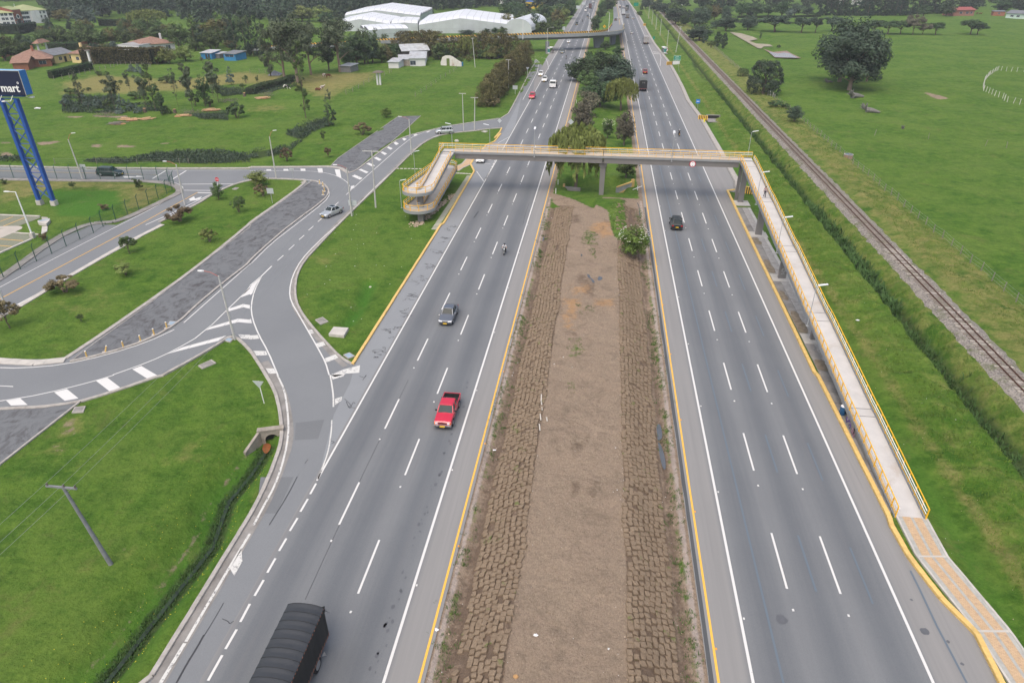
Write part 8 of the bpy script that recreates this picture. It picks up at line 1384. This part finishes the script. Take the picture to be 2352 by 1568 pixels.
def wire_fence(label, pts, step, hgt, m, r_=.07, lean=.04, wires=3):
    o = empty('wire_fence', (pts[0][0], pts[0][1], 0), 0, label, 'fence'); r = random.Random(len(label)); q = resample(pts, step); o2 = Vector((pts[0][0], pts[0][1], 0)); top = []
    me_ = MB().tube((0,0,-.3), (0,0,hgt), r_, r_*.85, 6).mesh('post', m)
    for i, p in enumerate(q[:100]): s = bpy.data.objects.new('post', me_); C.objects.link(s); s.parent = o; s.location = (p[0]-o2.x, p[1]-o2.y, HZ(*p)); s.rotation_euler = (r.uniform(-lean, lean), r.uniform(-lean, lean), 0)
    mb = MB(); [mb.tube((a[0]-o2.x, a[1]-o2.y, HZ(*a)+z), (b_[0]-o2.x, b_[1]-o2.y, HZ(*b_)+z), .008, n=3, cap=False) for a, b_ in zip(q[:-1], q[1:]) for z in np.linspace(.35, hgt-.1, wires)]; mb.build('wires', STEEL, o); return o
wire_fence('long line of wooden posts between railway verge and the right pasture', [(55.0, 58), (54.9, 130), (54.6, 200), (53.2, 300), (53.2, 370)], 3.25, 1.35, WOODP)
wire_fence('curved corral fence of pale posts at the right picture edge', GP('A3 2352,615 2265,612 2190,615 2130,605 2090,625 2050,650 2015,690 2000,735 2005,780 2050,800 2110,825 2190,850') + GP('B3 2180,10 2330,45 2400,60'), 2.4, 1.7, CONP, .09, .12, 2)
wire_fence('row of leaning posts below the reddish garden hedge', GP('A0 510,755 640,735 930,665 1050,640 1140,610 1300,625 1420,630'), 3.2, 1.7, WOODP, .1, .1); wire_fence('sparse dark posts dividing the two meadows', GP('A1 905,890 1000,845 1160,760 1265,710 1330,680'), 6, 1.6, WOODP, .1); wire_fence('sparse dark posts across the bright green field below the farm sheds', GP('A1 1555,910 1625,865 1750,780 1905,685 1945,655'), 7, 1.5, WOODP, .1); wire_fence('low broken fence along the side road field edge', GP('B0 520,600 920,600 1355,605 1780,600') , 9, 1.2, WOODP)
wire_fence('widely spaced weathered posts standing in the right pasture', GP('B3 1070,300 1475,330 1840,375 2200,415'), 12, 1.5, WOODP, .07, .15, 0); wire_fence('short fence below the egg-shaped cypress', GP('A3 150,830 210,850'), 1.5, 1.5, CONP, .07, .15, 1); wire_fence('posts along the meadow edge left of the ivy-clad tree', GP('N5 0,1140 100,1140 160,1130 350,1160'), 4, 1.5, WOODP, .1)
# ---------------------------------------------------------------- signs and small street furniture
def plate(name, label, t, bu, bv, cu, cv, w_, h_, face, back=None, shape='rect', cat='traffic sign', pole=STEEL, txt=None, ang=0.0, group=None, txtm=None, twopole=False, ts=.3):
    x, y = G(t, bu, bv); zc = ZH(t, cu, cv, y); lx = G(t, cu, cv, zc)[0]-x; o = empty(name, (x, y, HZ(x, y)), ang, label, cat, group); MB().tube((0,0,-.1), (lx,.0,zc+h_*.45), .045).build('post', pole, o)
    sh = {'rect': [(-w_/2,-h_/2),(w_/2,-h_/2),(w_/2,h_/2),(-w_/2,h_/2)], 'diamond': [(0,-h_/2),(w_/2,0),(0,h_/2),(-w_/2,0)], 'tri': [(0,-h_/2),(w_/2,h_/2),(-w_/2,h_/2)], 'disc': [(w_/2*cos(a), h_/2*sin(a)) for a in np.linspace(0, 2*pi, 20, endpoint=False)], 'oct': [(w_/2*cos(a), h_/2*sin(a)) for a in np.linspace(pi/8, 2*pi+pi/8, 8, endpoint=False)]}[shape]
    n = len(sh); MB().add([(lx+a, -.06, zc+b_) for a, b_ in sh] + [(lx+a, -.09, zc+b_) for a, b_ in sh], [tuple(range(n))[::-1]] + [tuple(range(n, 2*n))] + [(i, (i+1)%n, (i+1)%n+n, i+n) for i in range(n)]).build('plate', face, o)
    if txt:
        for k, l in enumerate(txt): text('lettering', l, ts, txtm or WHT, o, (lx, -.095, zc + h_*.5*(1 - (2*k+1)/len(txt))), ext=.004)
    return o, lx, zc
GRS = M('sign_green', (.0,.22,.13), .5, .05); BLS = M('sign_blue', (.01,.17,.55), .5, .05)
o, lx, zc = plate('direction_sign', 'green road sign with three white lines of lettering on a side post', 'A2', 1687, 670, 1668, 540, 2.6, 1.7, GRS, txt=('Peligro', 'Salida de', 'Camiones'), ts=.50); MB().box(lx-1.34, lx+1.34, -.055, -.03, zc-.9, zc+.9).build('border', WHT, o)
o, lx, zc = plate('bus_stop_sign', 'blue square sign with white bar beside the right verge kerb', 'B2', 1860, 78, 1864, 5, 1.15, 1.15, BLS); MB().box(lx-.4, lx+.4, -.10, -.092, zc-.1, zc+.08).build('bar', WHT, o)
o, lx, zc = plate('stop_sign', 'red stop sign reading PARE behind the small tree at the junction', 'B0', 2050, 830, 2042, 745, .85, .85, RED, shape='oct', txt=('PARE',), ts=.30, pole=WHT)
plate('sign_back', 'grey back of a square sign beside the street lamp left of the dark estate', 'B0', 815, 745, 780, 628, 1.25, 1.1, BACK); plate('sign_back', 'grey back of a small sign on the kerb near the top of the long lawn', 'B1', 408, 750, 393, 648, .95, .35, BACK); plate('sign_back', 'grey back of a rectangular sign on the long lawn beside the disused strip', 'B1', 212, 970, 190, 853, 1.25, 1.0, BACK); plate('sign_back', 'grey back of a rectangular sign beside the lamp behind the silver saloon', 'B1', 972, 1085, 965, 965, 1.45, .95, BACK)
plate('sign_back', 'pale back of a triangular yield sign on the big lawn near the slip road', 'D1', 133, 262, 84, 82, 1.15, .80, BACK, shape='tri', pole=WHT); plate('sign_back', 'back of a diamond sign on the left margin of the median behind the willow', 'MD', 325, 1115, 328, 965, 1.5, 1.5, BACK, shape='diamond', pole=WHT); plate('sign_back', 'back of a triangular sign on the verge beside the tall hedge', 'A2', 260, 708, 260, 645, 1.3, 1.1, BACK, shape='tri', pole=WHT); plate('sign_back', 'back of a white square sign on the grass below the tall hedge', 'A2', 143, 885, 142, 820, 1.6, 1.2, BACK, pole=WHT)
plate('sign_back', 'back of a diamond sign where the slip road leaves behind the spiral ramp', 'B2', -5, 250, -3, 195, 1.2, 1.2, BACK, shape='diamond'); plate('sign_back', 'small white sign on the left verge beyond the flyover', 'FO', 935, 150, 936, 72, 1.7, 1.9, BACK, pole=WHT); o, lx, zc = plate('warning_sign', 'yellow diamond warning sign at the head of the flyover ramp', 'FO', 1803, 105, 1806, 34, 1.9, 1.9, M('sign_yellow', (.75,.42,.02)), shape='diamond'); MB().add([(lx-.3,-.1,zc-.1),(lx+.3,-.1,zc-.1),(lx+.2,-.1,zc+.2),(lx-.2,-.1,zc+.2)], [(0,1,2,3)]).build('symbol', BLK, o)
for u, v, tv, w_, lb in ((1205,225,115,3.6,'near'),(1290,90,62,3.0,'middle'),(1305,60,42,2.4,'far')): plate('sign_back', 'white sign board on the left verge far beyond the flyover, %s one' % lb, 'FT', u, v, u+22, tv, w_, w_*.6, BACK)
plate('direction_sign', 'green sign on the right verge at the far end of the pole row', 'FT', 2152, 155, 2134, 72, 4.0, 2.6, GRS); plate('small_green_sign', 'little green sign on the right verge beyond the bus shelter', 'R3', 398, 482, 398, 448, .9, 1.5, GRS); o, lx, zc = plate('round_sign', 'round white sign with red rim beside the right bus shelter', 'R3', 545, 632, 550, 580, 1.5, 1.5, RED, shape='disc', pole=WHT); MB().tube((lx,-.091,zc),(lx,-.10,zc),.60,n=20).build('face', WHT, o); MB().box(lx-.35,lx+.1,-.108,-.101,zc-.08,zc+.12).build('symbol', BLK, o)
plate('garden_sign', 'small green flag-like sign in front of the garden trees', 'A0', 1012, 375, 990, 345, 2.6, 1.6, M('flag_green', (.10,.42,.30)))
o, lx, zc = plate('hazard_post', 'short yellow chequered marker post beside the striped culvert barrier', 'B2', 1921, 215, 1923, 190, .35, .9, M('chequer_yellow', (.80,.70,.02), .6)); 
def shelter(label, t, u, v, rz, zb=0):
    x, y = G(t, u, v); o = empty('bus_shelter', (x, y, zb), rz, label, 'bus shelter'); MB().box(-2.2, 2.2, -1.3, 1.3, -.05, .12).build('platform', CONC, o)
    for px_, py_ in ((-1.7,.7),(1.7,.7),(-1.7,-.5),(1.7,-.5)): MB().box(px_-.06, px_+.06, py_-.06, py_+.06, .1, 2.6).build('post', M('shelter_green', (.03,.08,.06)), o)
    mb = MB(); mb.loft([[(xx, -1.0+2.0*t_, 2.6+.22*sin(pi*t_)) for t_ in np.linspace(0,1,6)] + [(xx, 1.0-2.0*t_, 2.52) for t_ in np.linspace(0,1,3)] for xx in (-1.95, 1.95)]); fix_normals(mb.build('roof', LAMPW, o)); MB().box(-1.6, 1.6, .66, .70, .5, 2.4).build('back_panel', M('shelter_glass', (.14,.18,.17), .1), o)
    MB().box(-1.74, -1.60, -.55, .75, .3, 2.4).build('advert_panel', WHT, o); MB().box(-1.75, -1.742, -.42, .62, .65, 2.1).build('poster', M('poster_teal', (.05,.22,.20), .5, .6, 3), o); MB().box(-1.3, 1.3, .2, .6, .45, .52).build('bench', STEEL, o); return o
shelter('bus shelter with white roof on the left verge in front of the flyover', 'FO', 640, 612, 1.35); shelter('bus shelter with white roof on the right verge beside the round sign', 'R3', 518, 628, 1.75)
def striped_barrier(label, a, b_, hgt, wd=.3, n=10):
    a, b_ = Vector(a), Vector(b_); L = (b_-a).length; o = empty('culvert_barrier', (a.x, a.y, 0), math.atan2(b_.y-a.y, b_.x-a.x), label, 'barrier'); y_, k_ = MB(), MB()
    for i in range(n): (y_ if i % 2 == 0 else k_).box(L*i/n, L*(i+1)/n, -wd/2, wd/2, -.1, hgt)
    y_.ci = 0; y_.add(k_.v, [tuple(f) for f in k_.f]); y_.m[-len(k_.f):] = [1]*len(k_.f); y_.build('wall', [M('barrier_yellow', (.72,.44,.06), .7, .1, 2), M('barrier_black', (.03,.03,.03), .7)], o); MB().box(-.05, L+.05, -wd/2-.03, wd/2+.03, hgt+.002, hgt+.06).build('coping', YEL_K, o); return o
striped_barrier('black and yellow striped barrier behind the footbridge columns', G('RR', 405, 600), G('RR', 515, 612), 1.2, n=8); striped_barrier('black and yellow striped barrier at the culvert on the right verge', G('B2', 1865, 182), G('B2', 1950, 190), 1.1, n=11); striped_barrier('black and yellow striped barrier in front of the white culvert head', G('R3', 548, 768), G('R3', 612, 765), 1.3, n=10); striped_barrier('striped barrier far along the right verge', G('FT', 2245, 408), G('FT', 2290, 408), 1.3, n=6)
a, b_ = G('R3', 620, 755), G('R3', 700, 755); o = empty('culvert', (a[0], a[1], 0), math.atan2(b_[1]-a[1], b_[0]-a[0]), 'white concrete culvert head below the green road sign', 'culvert'); L = math.dist(a, b_); MB().box(0, L, 0, .4, -.2, 1.1).build('wall', WALLW, o); MB().box(0, L, .45, 2.2, -.2, .8).build('roof_slab', M('culvert_dark', (.10,.08,.08)), o)
pa = G('B2', 1990, 185); o = empty('culvert_chamber', (pa[0]+.3, pa[1]-.5, 0), 0, 'open grey concrete culvert chamber right of the striped barrier', 'culvert'); MB().box(-1.6, 2.4, -2.8, 2.0, -.1, .02).build('floor_slab', CONC_D, o); MB().box(-1.6, 2.2, 2.0, 2.4, -.1, .95).build('head_wall', CONC_D, o); MB().box(-1.2, 1.8, 1.9, 1.999, .02, .8).build('opening', BLK, o)
hz0 = -1.4; a, b_ = (3.9, 130.5), (7.2, 132.8); o = empty('culvert_wing_wall', (a[0], a[1], 0), math.atan2(b_[1]-a[1], b_[0]-a[0]), 'yellow-edged concrete wing wall beside the pit in the median', 'wing wall'); L = math.dist(a, b_); fix_normals(MB().add([(x, y, z) for y in (-.14, .14) for x, z in ((0,-1.3),(L*.86,-.7),(L,-.2),(L,1.35),(L*.92,1.35),(L*.88,.9),(0,.35))], [tuple(range(7)), tuple(range(13,6,-1))] + [(i,(i+1)%7,(i+1)%7+7,i+7) for i in range(7)]).build('wall', M('wing_grey', (.30,.31,.30), .9, .15, 1), o)); mb = MB(); mb.bar((0,-.1,.42),(L*.88,-.1,.97),.34,.16); mb.box(L*.88,L*1.02,-.20,.20,-.3,1.42); mb.bar((0,-.2,-1.1),(L*.9,-.2,-.15),.14,.42); mb.build('yellow_edge', YEL_K, o)
o = empty('culvert_wing_wall', (*G('M8', 225, 180), 0), -.2, 'low brick and concrete wing wall left of the pit in the median', 'wing wall'); MB().box(0, 3.2, -.12, .12, -1.2, .05).build('wall', CONC_D, o); MB().box(-.25, .1, -.2, .2, -.4, .5).build('pier', M('old_yellow', (.5,.33,.15)), o)
o = empty('fallen_marker', (*G('M8', 1370, 240), 0), 0, 'broken white road marker lying against a short post near the wing wall', 'marker'); MB().tube((0,0,0),(0,0,.85),.06).build('post', WHT, o); MB().bar((-.9,-.2,.15),(.8,.1,.8),.12,.08).build('bar', WHT, o)
ch = empty('culvert', (*G('D1', 200, 560, -.2), 0), .35, 'weathered concrete culvert mouth with rusty water beside the slip road kerb', 'culvert'); CW = M('weathered_concrete', (.30,.27,.23), .95, .3, 1.5, stain=(.13,.11,.09), bmp=.5); th = np.linspace(0, pi, 13); W2, Rr, zt = 1.15, .62, .30
out_ = [(-W2,-1.3),(-W2,zt),(W2,zt),(W2,-1.3),(Rr,-1.3)] + [(Rr*cos(a), -.75+Rr*sin(a)*.95) for a in th] + [(-Rr,-1.3)]; tr = tessellate_polygon([[Vector((p[0], p[1], 0)) for p in out_]]); n = len(out_); fix_normals(MB().add([(p[0],0,p[1]) for p in out_] + [(p[0],.45,p[1]) for p in out_], list(tr) + [tuple(i+n for i in t[::-1]) for t in tr] + [(i,(i+1)%n,(i+1)%n+n,i+n) for i in range(n)]).build('head_wall', CW, ch)); MB().box(-Rr-.02, Rr+.02, .44, .46, -1.3, -.1).build('dark_opening', BLK, ch); MB().bbox(-W2-.06, W2+.06, -.06, .5, zt+.002, zt+.14, .03).build('coping', CW, ch); fix_normals(MB().add([(-W2,.1,-1.3),(-W2,.1,zt),(-2.4,-1.6,-.55),(-2.4,-1.6,-1.35),(-W2+.2,-.05,-1.3),(-W2+.2,-.05,zt),(-2.2,-1.75,-.6),(-2.2,-1.75,-1.35)], [(0,1,2,3),(7,6,5,4),(1,5,6,2),(3,2,6,7),(0,4,5,1)]).build('wing_wall', CW, ch))
BOL = MB().tube((0,0,0),(0,0,.82),.085,n=10).mesh('body', YEL_K); BOLC = MB().tube((0,0,.82),(0,0,.86),.09,.07,n=10).mesh('cap', WHT); BASE = MB().loft([[(.34*cos(a), .28*sin(a), z) for a in np.linspace(0, 2*pi, 9, endpoint=False)] for z in (0, .05)]).mesh('foot', CONC2)
for i, (t, u, v) in enumerate((('C0',822,1250),('C0',992,1200),('C0',1165,1155),('C0',1327,1098),('C0',1453,1035),('C0',1573,972),('B1',657,792),('B1',688,812),('B1',702,862),('B1',690,893))):
    x, y = G(t, u, v); o = empty('bollard', (x, y, .03), 0, ('%s yellow bollard from the left on the disused strip, %s' % (ORD(i+1), 'leaning' if i == 1 else 'upright')) if i < 6 else '%s yellow bollard of the four at the rounded end of the disused strip' % ORD(i-5), 'bollard', 'yellow bollards on the disused strip')
    for nm, me_ in (('body', BOL), ('cap', BOLC), ('foot', BASE)): q = bpy.data.objects.new(nm, me_); C.objects.link(q); q.parent = o
    o.rotation_euler = (0, .35 if i == 1 else 0, i*.7)
def lid(label, s, z, m, frame=None):
    p = GP(s); cx, cy = sum(a[0] for a in p)/4, sum(a[1] for a in p)/4; o = empty('manhole_cover', (cx, cy, 0), 0, label, 'manhole cover'); q = [(a[0]-cx, a[1]-cy) for a in p]; fix_normals(MB().prism([(a*1.0, b_*1.0) for a, b_ in q], -.1, z).build('frame', frame or CONC, o)); fix_normals(MB().prism([(a*.78, b_*.78) for a, b_ in q], z-.02, z+.015).build('lid', m, o)); return o
LIDB = M('lid_blue_grey', (.27,.35,.42), .6, .1, 2); lid('square concrete cover on the island nearest the ramp curve', 'C1 612,895 685,870 738,910 665,940', .10, CONC_D); lid('large pale raised concrete cover on the island', 'C1 742,1045 790,978 930,987 885,1060', .32, CONC2, CONC2); lid('blue grey cover at the tip of the island by the yellow kerb', 'C1 878,1225 935,1203 988,1235 925,1262', .10, LIDB); lid('rectangular concrete cover on the big lawn near its upper edge', 'C0 1862,1327 1990,1270 2035,1300 1902,1356', .10, CONC_D); lid('blue grey cover beside the street lamp at the lawn tip', 'C0 2100,1088 2140,1062 2200,1072 2168,1106', .10, LIDB); lid('blue grey cover at the corner of the disused strip', 'C0 1575,945 1600,910 1665,912 1640,955', .12, LIDB); lid('square concrete cover by the lower asphalt triangle', 'D0 675,360 705,305 808,296 785,352', .10, CONC_D); lid('small concrete cover near the top corner of the island lawn', 'B1 2175,300 2200,292 2242,295 2215,308', .10, CONC2); lid('concrete cover on the lawn left of the dark green bush', 'B0 2182,840 2215,824 2248,828 2222,846', .08, CONC_D); lid('grey cover at the top end of the long lawn', 'B1 475,778 495,770 535,775 512,792', .08, CONC)
bar = empty('oil_drum', (*G('D3', 788, 335, .0), 0), 0, 'blue oil drum with white lid standing against the end of the ramp wall', 'oil drum'); DRB = M('drum_blue', (.02,.09,.20), .45, .2, 3, stain=(.05,.07,.09)); MB().tube((0,0,0),(0,0,.88),.30,n=20).build('body', DRB, bar); MB().tube((0,0,.88),(0,0,.90),.29,n=20).build('lid', WHT, bar); [MB().tube((0,0,z),(0,0,z+.03),.315,n=20).build('rib', DRB, bar) for z in (.28, .58)]
bar.location.z = .05
tr_ = empty('water_trough', (*G('B3', 840, 500), HZ(*G('B3', 840, 500))), 0, 'round brick water trough beside the pasture fence', 'water trough'); MB().tube((0,0,-.1),(0,0,.75),.95,n=20).build('basin', M('trough_brick', (.30,.20,.14), .9, .2, 2), tr_); MB().tube((0,0,.75),(0,0,.86),1.0,n=20).build('rim', CONC, tr_); MB().tube((0,0,.862),(0,0,.87),.82,n=20).build('water', WAT, tr_)
def stump(label, t, u, v, s_=1.0, m=None, rz=0.0):
    x, y = G(t, u, v); o = empty('tree_stump', (x, y, HZ(x, y)), rz, label, 'tree stump'); r = random.Random(int(u)); mb = MB(); mb.tube((-1.2*s_,0,.45*s_), (0,.15*s_,.40*s_), .55*s_, .40*s_, 8); mb.tube((0,.15*s_,.40*s_), (1.3*s_,-.1*s_,.2*s_), .40*s_, .16*s_, 7)
    for _ in range(20): a = r.uniform(0, 6.28); mb.tube((-1.4*s_,0,.5*s_), (-1.6*s_ + r.uniform(-.9,.5)*s_, r.uniform(-.8,.8)*s_, (.8+r.random())*s_), .2*s_, .04*s_, 5)
    mb.build('trunk', m or M('bleached_wood', (.17,.165,.155), .95, .3, 3, bmp=.4), o); return o
stump('bleached fallen tree stump with green shoots in the right pasture', 'B3', 1050, 110, 1.5, rz=-.3); stump('bleached stump lying right below the big eucalyptus', 'A3', 920, 840, 1.7, rz=.4); stump('grey stump left of the big eucalyptus trunk', 'A3', 682, 715, .9, rz=.2); stump('small grey stump alone in the right pasture', 'B3', 1315, 245, .6, rz=1)
for i, (t, u, v, lb) in enumerate((('W7',620,545,'flat stack of pale sawn planks on the field edge'),('W7',520,578,'scattered grey planks below the plank stack'),('W7',770,530,'heap of orange wood chips and split logs'),('W7',1135,505,'pile of split pale logs beside the brush heap'),('W7',1400,455,'long spread of orange sawdust and planks'),('W7',1880,335,'pale planks and curved log on the bright grass'))):
    x, y = G(t, u, v); o = empty('timber_pile', (x, y, HZ(x, y)), .1*i, lb, 'timber pile'); r = random.Random(i+3); mb = MB()
    for _ in range(14): cx, cy, cz = r.uniform(-1.8,1.8), r.uniform(-1.0,1.0), r.uniform(.05,.5); a = r.uniform(-.5,.5); mb.bar((cx-1.1*cos(a), cy-1.1*sin(a), cz), (cx+1.1*cos(a), cy+1.1*sin(a), cz+r.uniform(-.1,.2)), .28, .12)
    mb.build('planks', M('sawn_wood', (.55,.36,.21), .9, .25, 3) if i not in (1,) else WOODP, o); MB().add([(2.6*cos(a)*r.uniform(.8,1.1), 1.3*sin(a)*r.uniform(.8,1.1), .06) for a in np.linspace(0, 6, 12)], [tuple(range(12))]).build('sawdust', M('sawdust', (.42,.22,.12), 1, .2, 2), o)
for i, (t, u, v, lb) in enumerate((('W7',1060,478,'cut stump left of the log pile'),('W7',1715,325,'tall pale cut stump above the brush heap'),('W7',780,478,'cut stump behind the orange wood chips'))):
    x, y = G(t, u, v); o = empty('tree_stump', (x, y, HZ(x, y)), 0, lb, 'tree stump'); MB().tube((0,0,-.2),(0,0,1.1),.5,.42,9).build('trunk', BARK, o); MB().tube((0,0,1.1),(0,0,1.12),.42,n=9).build('cut_face', M('cut_wood', (.55,.33,.16)), o)
for i, (t, u, v, s_, lb) in enumerate((('W7',1210,480,2.6,'brush heap of grey branches left of the big bushy shrub'),('W7',1560,375,3.2,'long windrow of grey cut branches'),('N5',275,1500,2.2,'round heap of grey branches on the bright grass'),('W7',420,510,3.0,'low row of grey brushwood at the field edge'))):
    x, y = G(t, u, v); o = empty('brush_heap', (x, y, HZ(x, y)), .3, lb, 'brush heap'); r = random.Random(i+30); mb = MB()
    for _ in range(110): p = Vector((r.gauss(0, s_*.55), r.gauss(0, s_*.28), r.uniform(.1, .9))); d = Vector((r.uniform(-1,1), r.uniform(-1,1), r.uniform(-.4,.8))); mb.tube(p, p+d*.9, .04, .015, 4, cap=False)
    mb.build('branches', M('dry_branches', (.20,.175,.15), 1, .3, 2), o)
# car park corner behind the green fence
park_m, nt, b = newmat('grass_pavers', .95); P = pos(nt); br = N(nt, 'ShaderNodeTexBrick'); nt.links.new(P, br.inputs[0]); br.inputs['Scale'].default_value = 2.0; br.inputs['Mortar Size'].default_value = .05; br.inputs['Color1'].default_value = (.10,.14,.06,1); br.inputs['Color2'].default_value = (.14,.15,.09,1); br.inputs['Mortar'].default_value = (.26,.26,.22,1); nt.links.new(br.outputs[0], b.inputs['Base Color'])
CP = 'W6 -300,870 0,875 460,890 470,905 200,1005 0,1005 -300,1000'; CP2 = 'W6 -300,1060 0,1060 150,1075 350,1110 360,1150 0,1310 -300,1450'
sheet('parking_surface', GP(CP), .02, park_m); sheet('parking_surface', GP(CP2), .02, park_m); sheet('parking_lane', GP('W6 -300,1005 190,1000 240,1002 262,1015 250,1035 150,1080 0,1145 -300,1260'), .03, M('parking_lane_concrete', (.42,.39,.34), .9, .1, .5)); sheet('parking_lane', GP('W6 -300,1028 60,1030 -300,1060'), .035, park_m)
kerb('kerb', GP('W6 -300,868 0,873 465,888'), .3, .15, CONC2); kerb('kerb', GP('W6 -300,1460 0,1315 360,1155'), .35, .15, CONC2); kerb('kerb', GP('W6 150,1078 450,1100'), .25, .15, CONC2)
mb = MB(); [pl(mb, s, .14, z=.034) for s in ('W6 0,950 150,893', 'W6 40,1003 285,905', 'W6 0,1152 270,1172', 'W6 0,1228 150,1240')]; fix_normals(tag(mb.build('parking_bay_lines', YEL_P), kind='structure'))
dr_ = empty('drainage_chute', (*G('W6', 515, 980), 0), 0, 'concrete drainage chute with a wide basin beside the car park', 'drain'); cx, cy = dr_.location.x, dr_.location.y
for nm, s, z0, z1, m in (('basin', 'W6 445,965 588,938 588,960 545,1005 450,985', -.1, .45, CONC2), ('water', 'W6 460,962 580,945 578,955 465,975', .46, .47, LIDB), ('chute', 'W6 490,1010 555,1010 550,1065 480,1100', -.1, .10, CONC2), ('inlet', 'W6 485,900 555,905 560,935 490,940', -.1, .12, CONC)): fix_normals(MB().prism([(p[0]-cx, p[1]-cy) for p in GP(s)], z0, z1).build(nm, m, dr_))
for (t, u, v, s_, lb) in (('C3', 920, 835, .32, 'crumpled white plastic sheet on the right verge'), ('B0', 350, 78, 1.2, 'grey white sheet lying at the field edge behind the tower'), ('E2', 330, 1125, .2, 'torn white plastic bag on the median soil'), ('D1', 2300, 690, .2, 'small white plastic scrap beside the yellow line'), ('E1', 1758, 982, .22, 'white paper beside the yellow line at the bottom')):
    x, y = G(t, u, v); r = random.Random(int(u)); mb = MB(); n = 12; mb.add([(s_*r.uniform(.5,1)*cos(2*pi*i/n), s_*.7*r.uniform(.5,1)*sin(2*pi*i/n), r.uniform(0,.12)*s_) for i in range(n)] + [(0,0,.3*s_)], [(i,(i+1)%n,n) for i in range(n)]); o = mb.build('plastic_sheet', M('plastic_white', (.72,.73,.75), .5)); o.location = (x, y, HZ(x, y)+.06); tag(o, lb, 'plastic sheet')
for i, (u, v0, v1) in enumerate(((390,180,250),(390,250,325),(378,360,420),(438,390,430),(370,455,518))):
    a, b_ = G('D2', u, v0, 1.05), G('D2', u+(6 if i else -3), v1, 1.05); o = MB().bar((0,0,.06), (b_[0]-a[0], b_[1]-a[1], .08), .12, .06).build('wooden_stake', M('grey_stake', (.45,.42,.37), .9, .2, 4)); o.location = (a[0], a[1], HZ(*a)+.06); tag(o, '%s pale stake from the far end along the left edge of the median top' % ORD(i+1), 'wooden stake', 'pale stakes lying on the median')
x, y = G('E2', 148, 1415, 1.0); o = MB().loft([[(.16*k*cos(a), .12*k*sin(a), z) for a in np.linspace(0, 6.28, 8, endpoint=False)] for z, k in ((0,1),(.09,1.05),(.16,.6))]).build('boulder', M('ochre_stone', (.45,.27,.12), .9, .2, 4)); o.location = (x, y, HZ(x, y)); tag(o, 'ochre boulder at the lower left edge of the median top', 'boulder')
for t, u, v, s_, lb in (('B1',1945,390,.9,'pale boulder on the island lawn behind the spiral ramp'),('C1',1127,538,.35,'small pale rock in the dip of the island lawn')):
    x, y = G(t, u, v); o = MB().loft([[(s_*.6*k*cos(a), s_*.4*k*sin(a), z*s_) for a in np.linspace(0, 6.28, 8, endpoint=False)] for z, k in ((0,1),(.3,1.05),(.55,.5))]).build('boulder', M('pale_stone', (.50,.47,.42), .9, .2, 3)); o.location = (x, y, HZ(x, y)-.05); tag(o, lb, 'boulder')
rb = empty('marker_post_row', (0,0,0), 0, 'thin white marker posts along the left edge of the grassy median', 'marker posts')
for (t, u, v) in (('M8',125,150),('M8',90,290),('MD',385,830),('MD',415,680)): x, y = G(t, u, v); MB().tube((x,y,0),(x,y,1.0),.06).build('post', WHT, rb)
# ---------------------------------------------------------------- thin haze over the plain
hm = bpy.data.materials.new('haze_air'); hm.use_nodes = True; nt = hm.node_tree; nt.nodes.remove(nt.nodes['Principled BSDF']); pv = nt.nodes.new('ShaderNodeVolumePrincipled'); pv.inputs['Color'].default_value = (.86,.91,1,1); pv.inputs['Density'].default_value = .00017; nt.links.new(pv.outputs[0], nt.nodes['Material Output'].inputs['Volume'])
hz = MB().box(-1650, 1650, -120, 2750, -8, 62).build('haze', hm); tag(hz, 'thin pale haze over the far fields', kind='stuff')
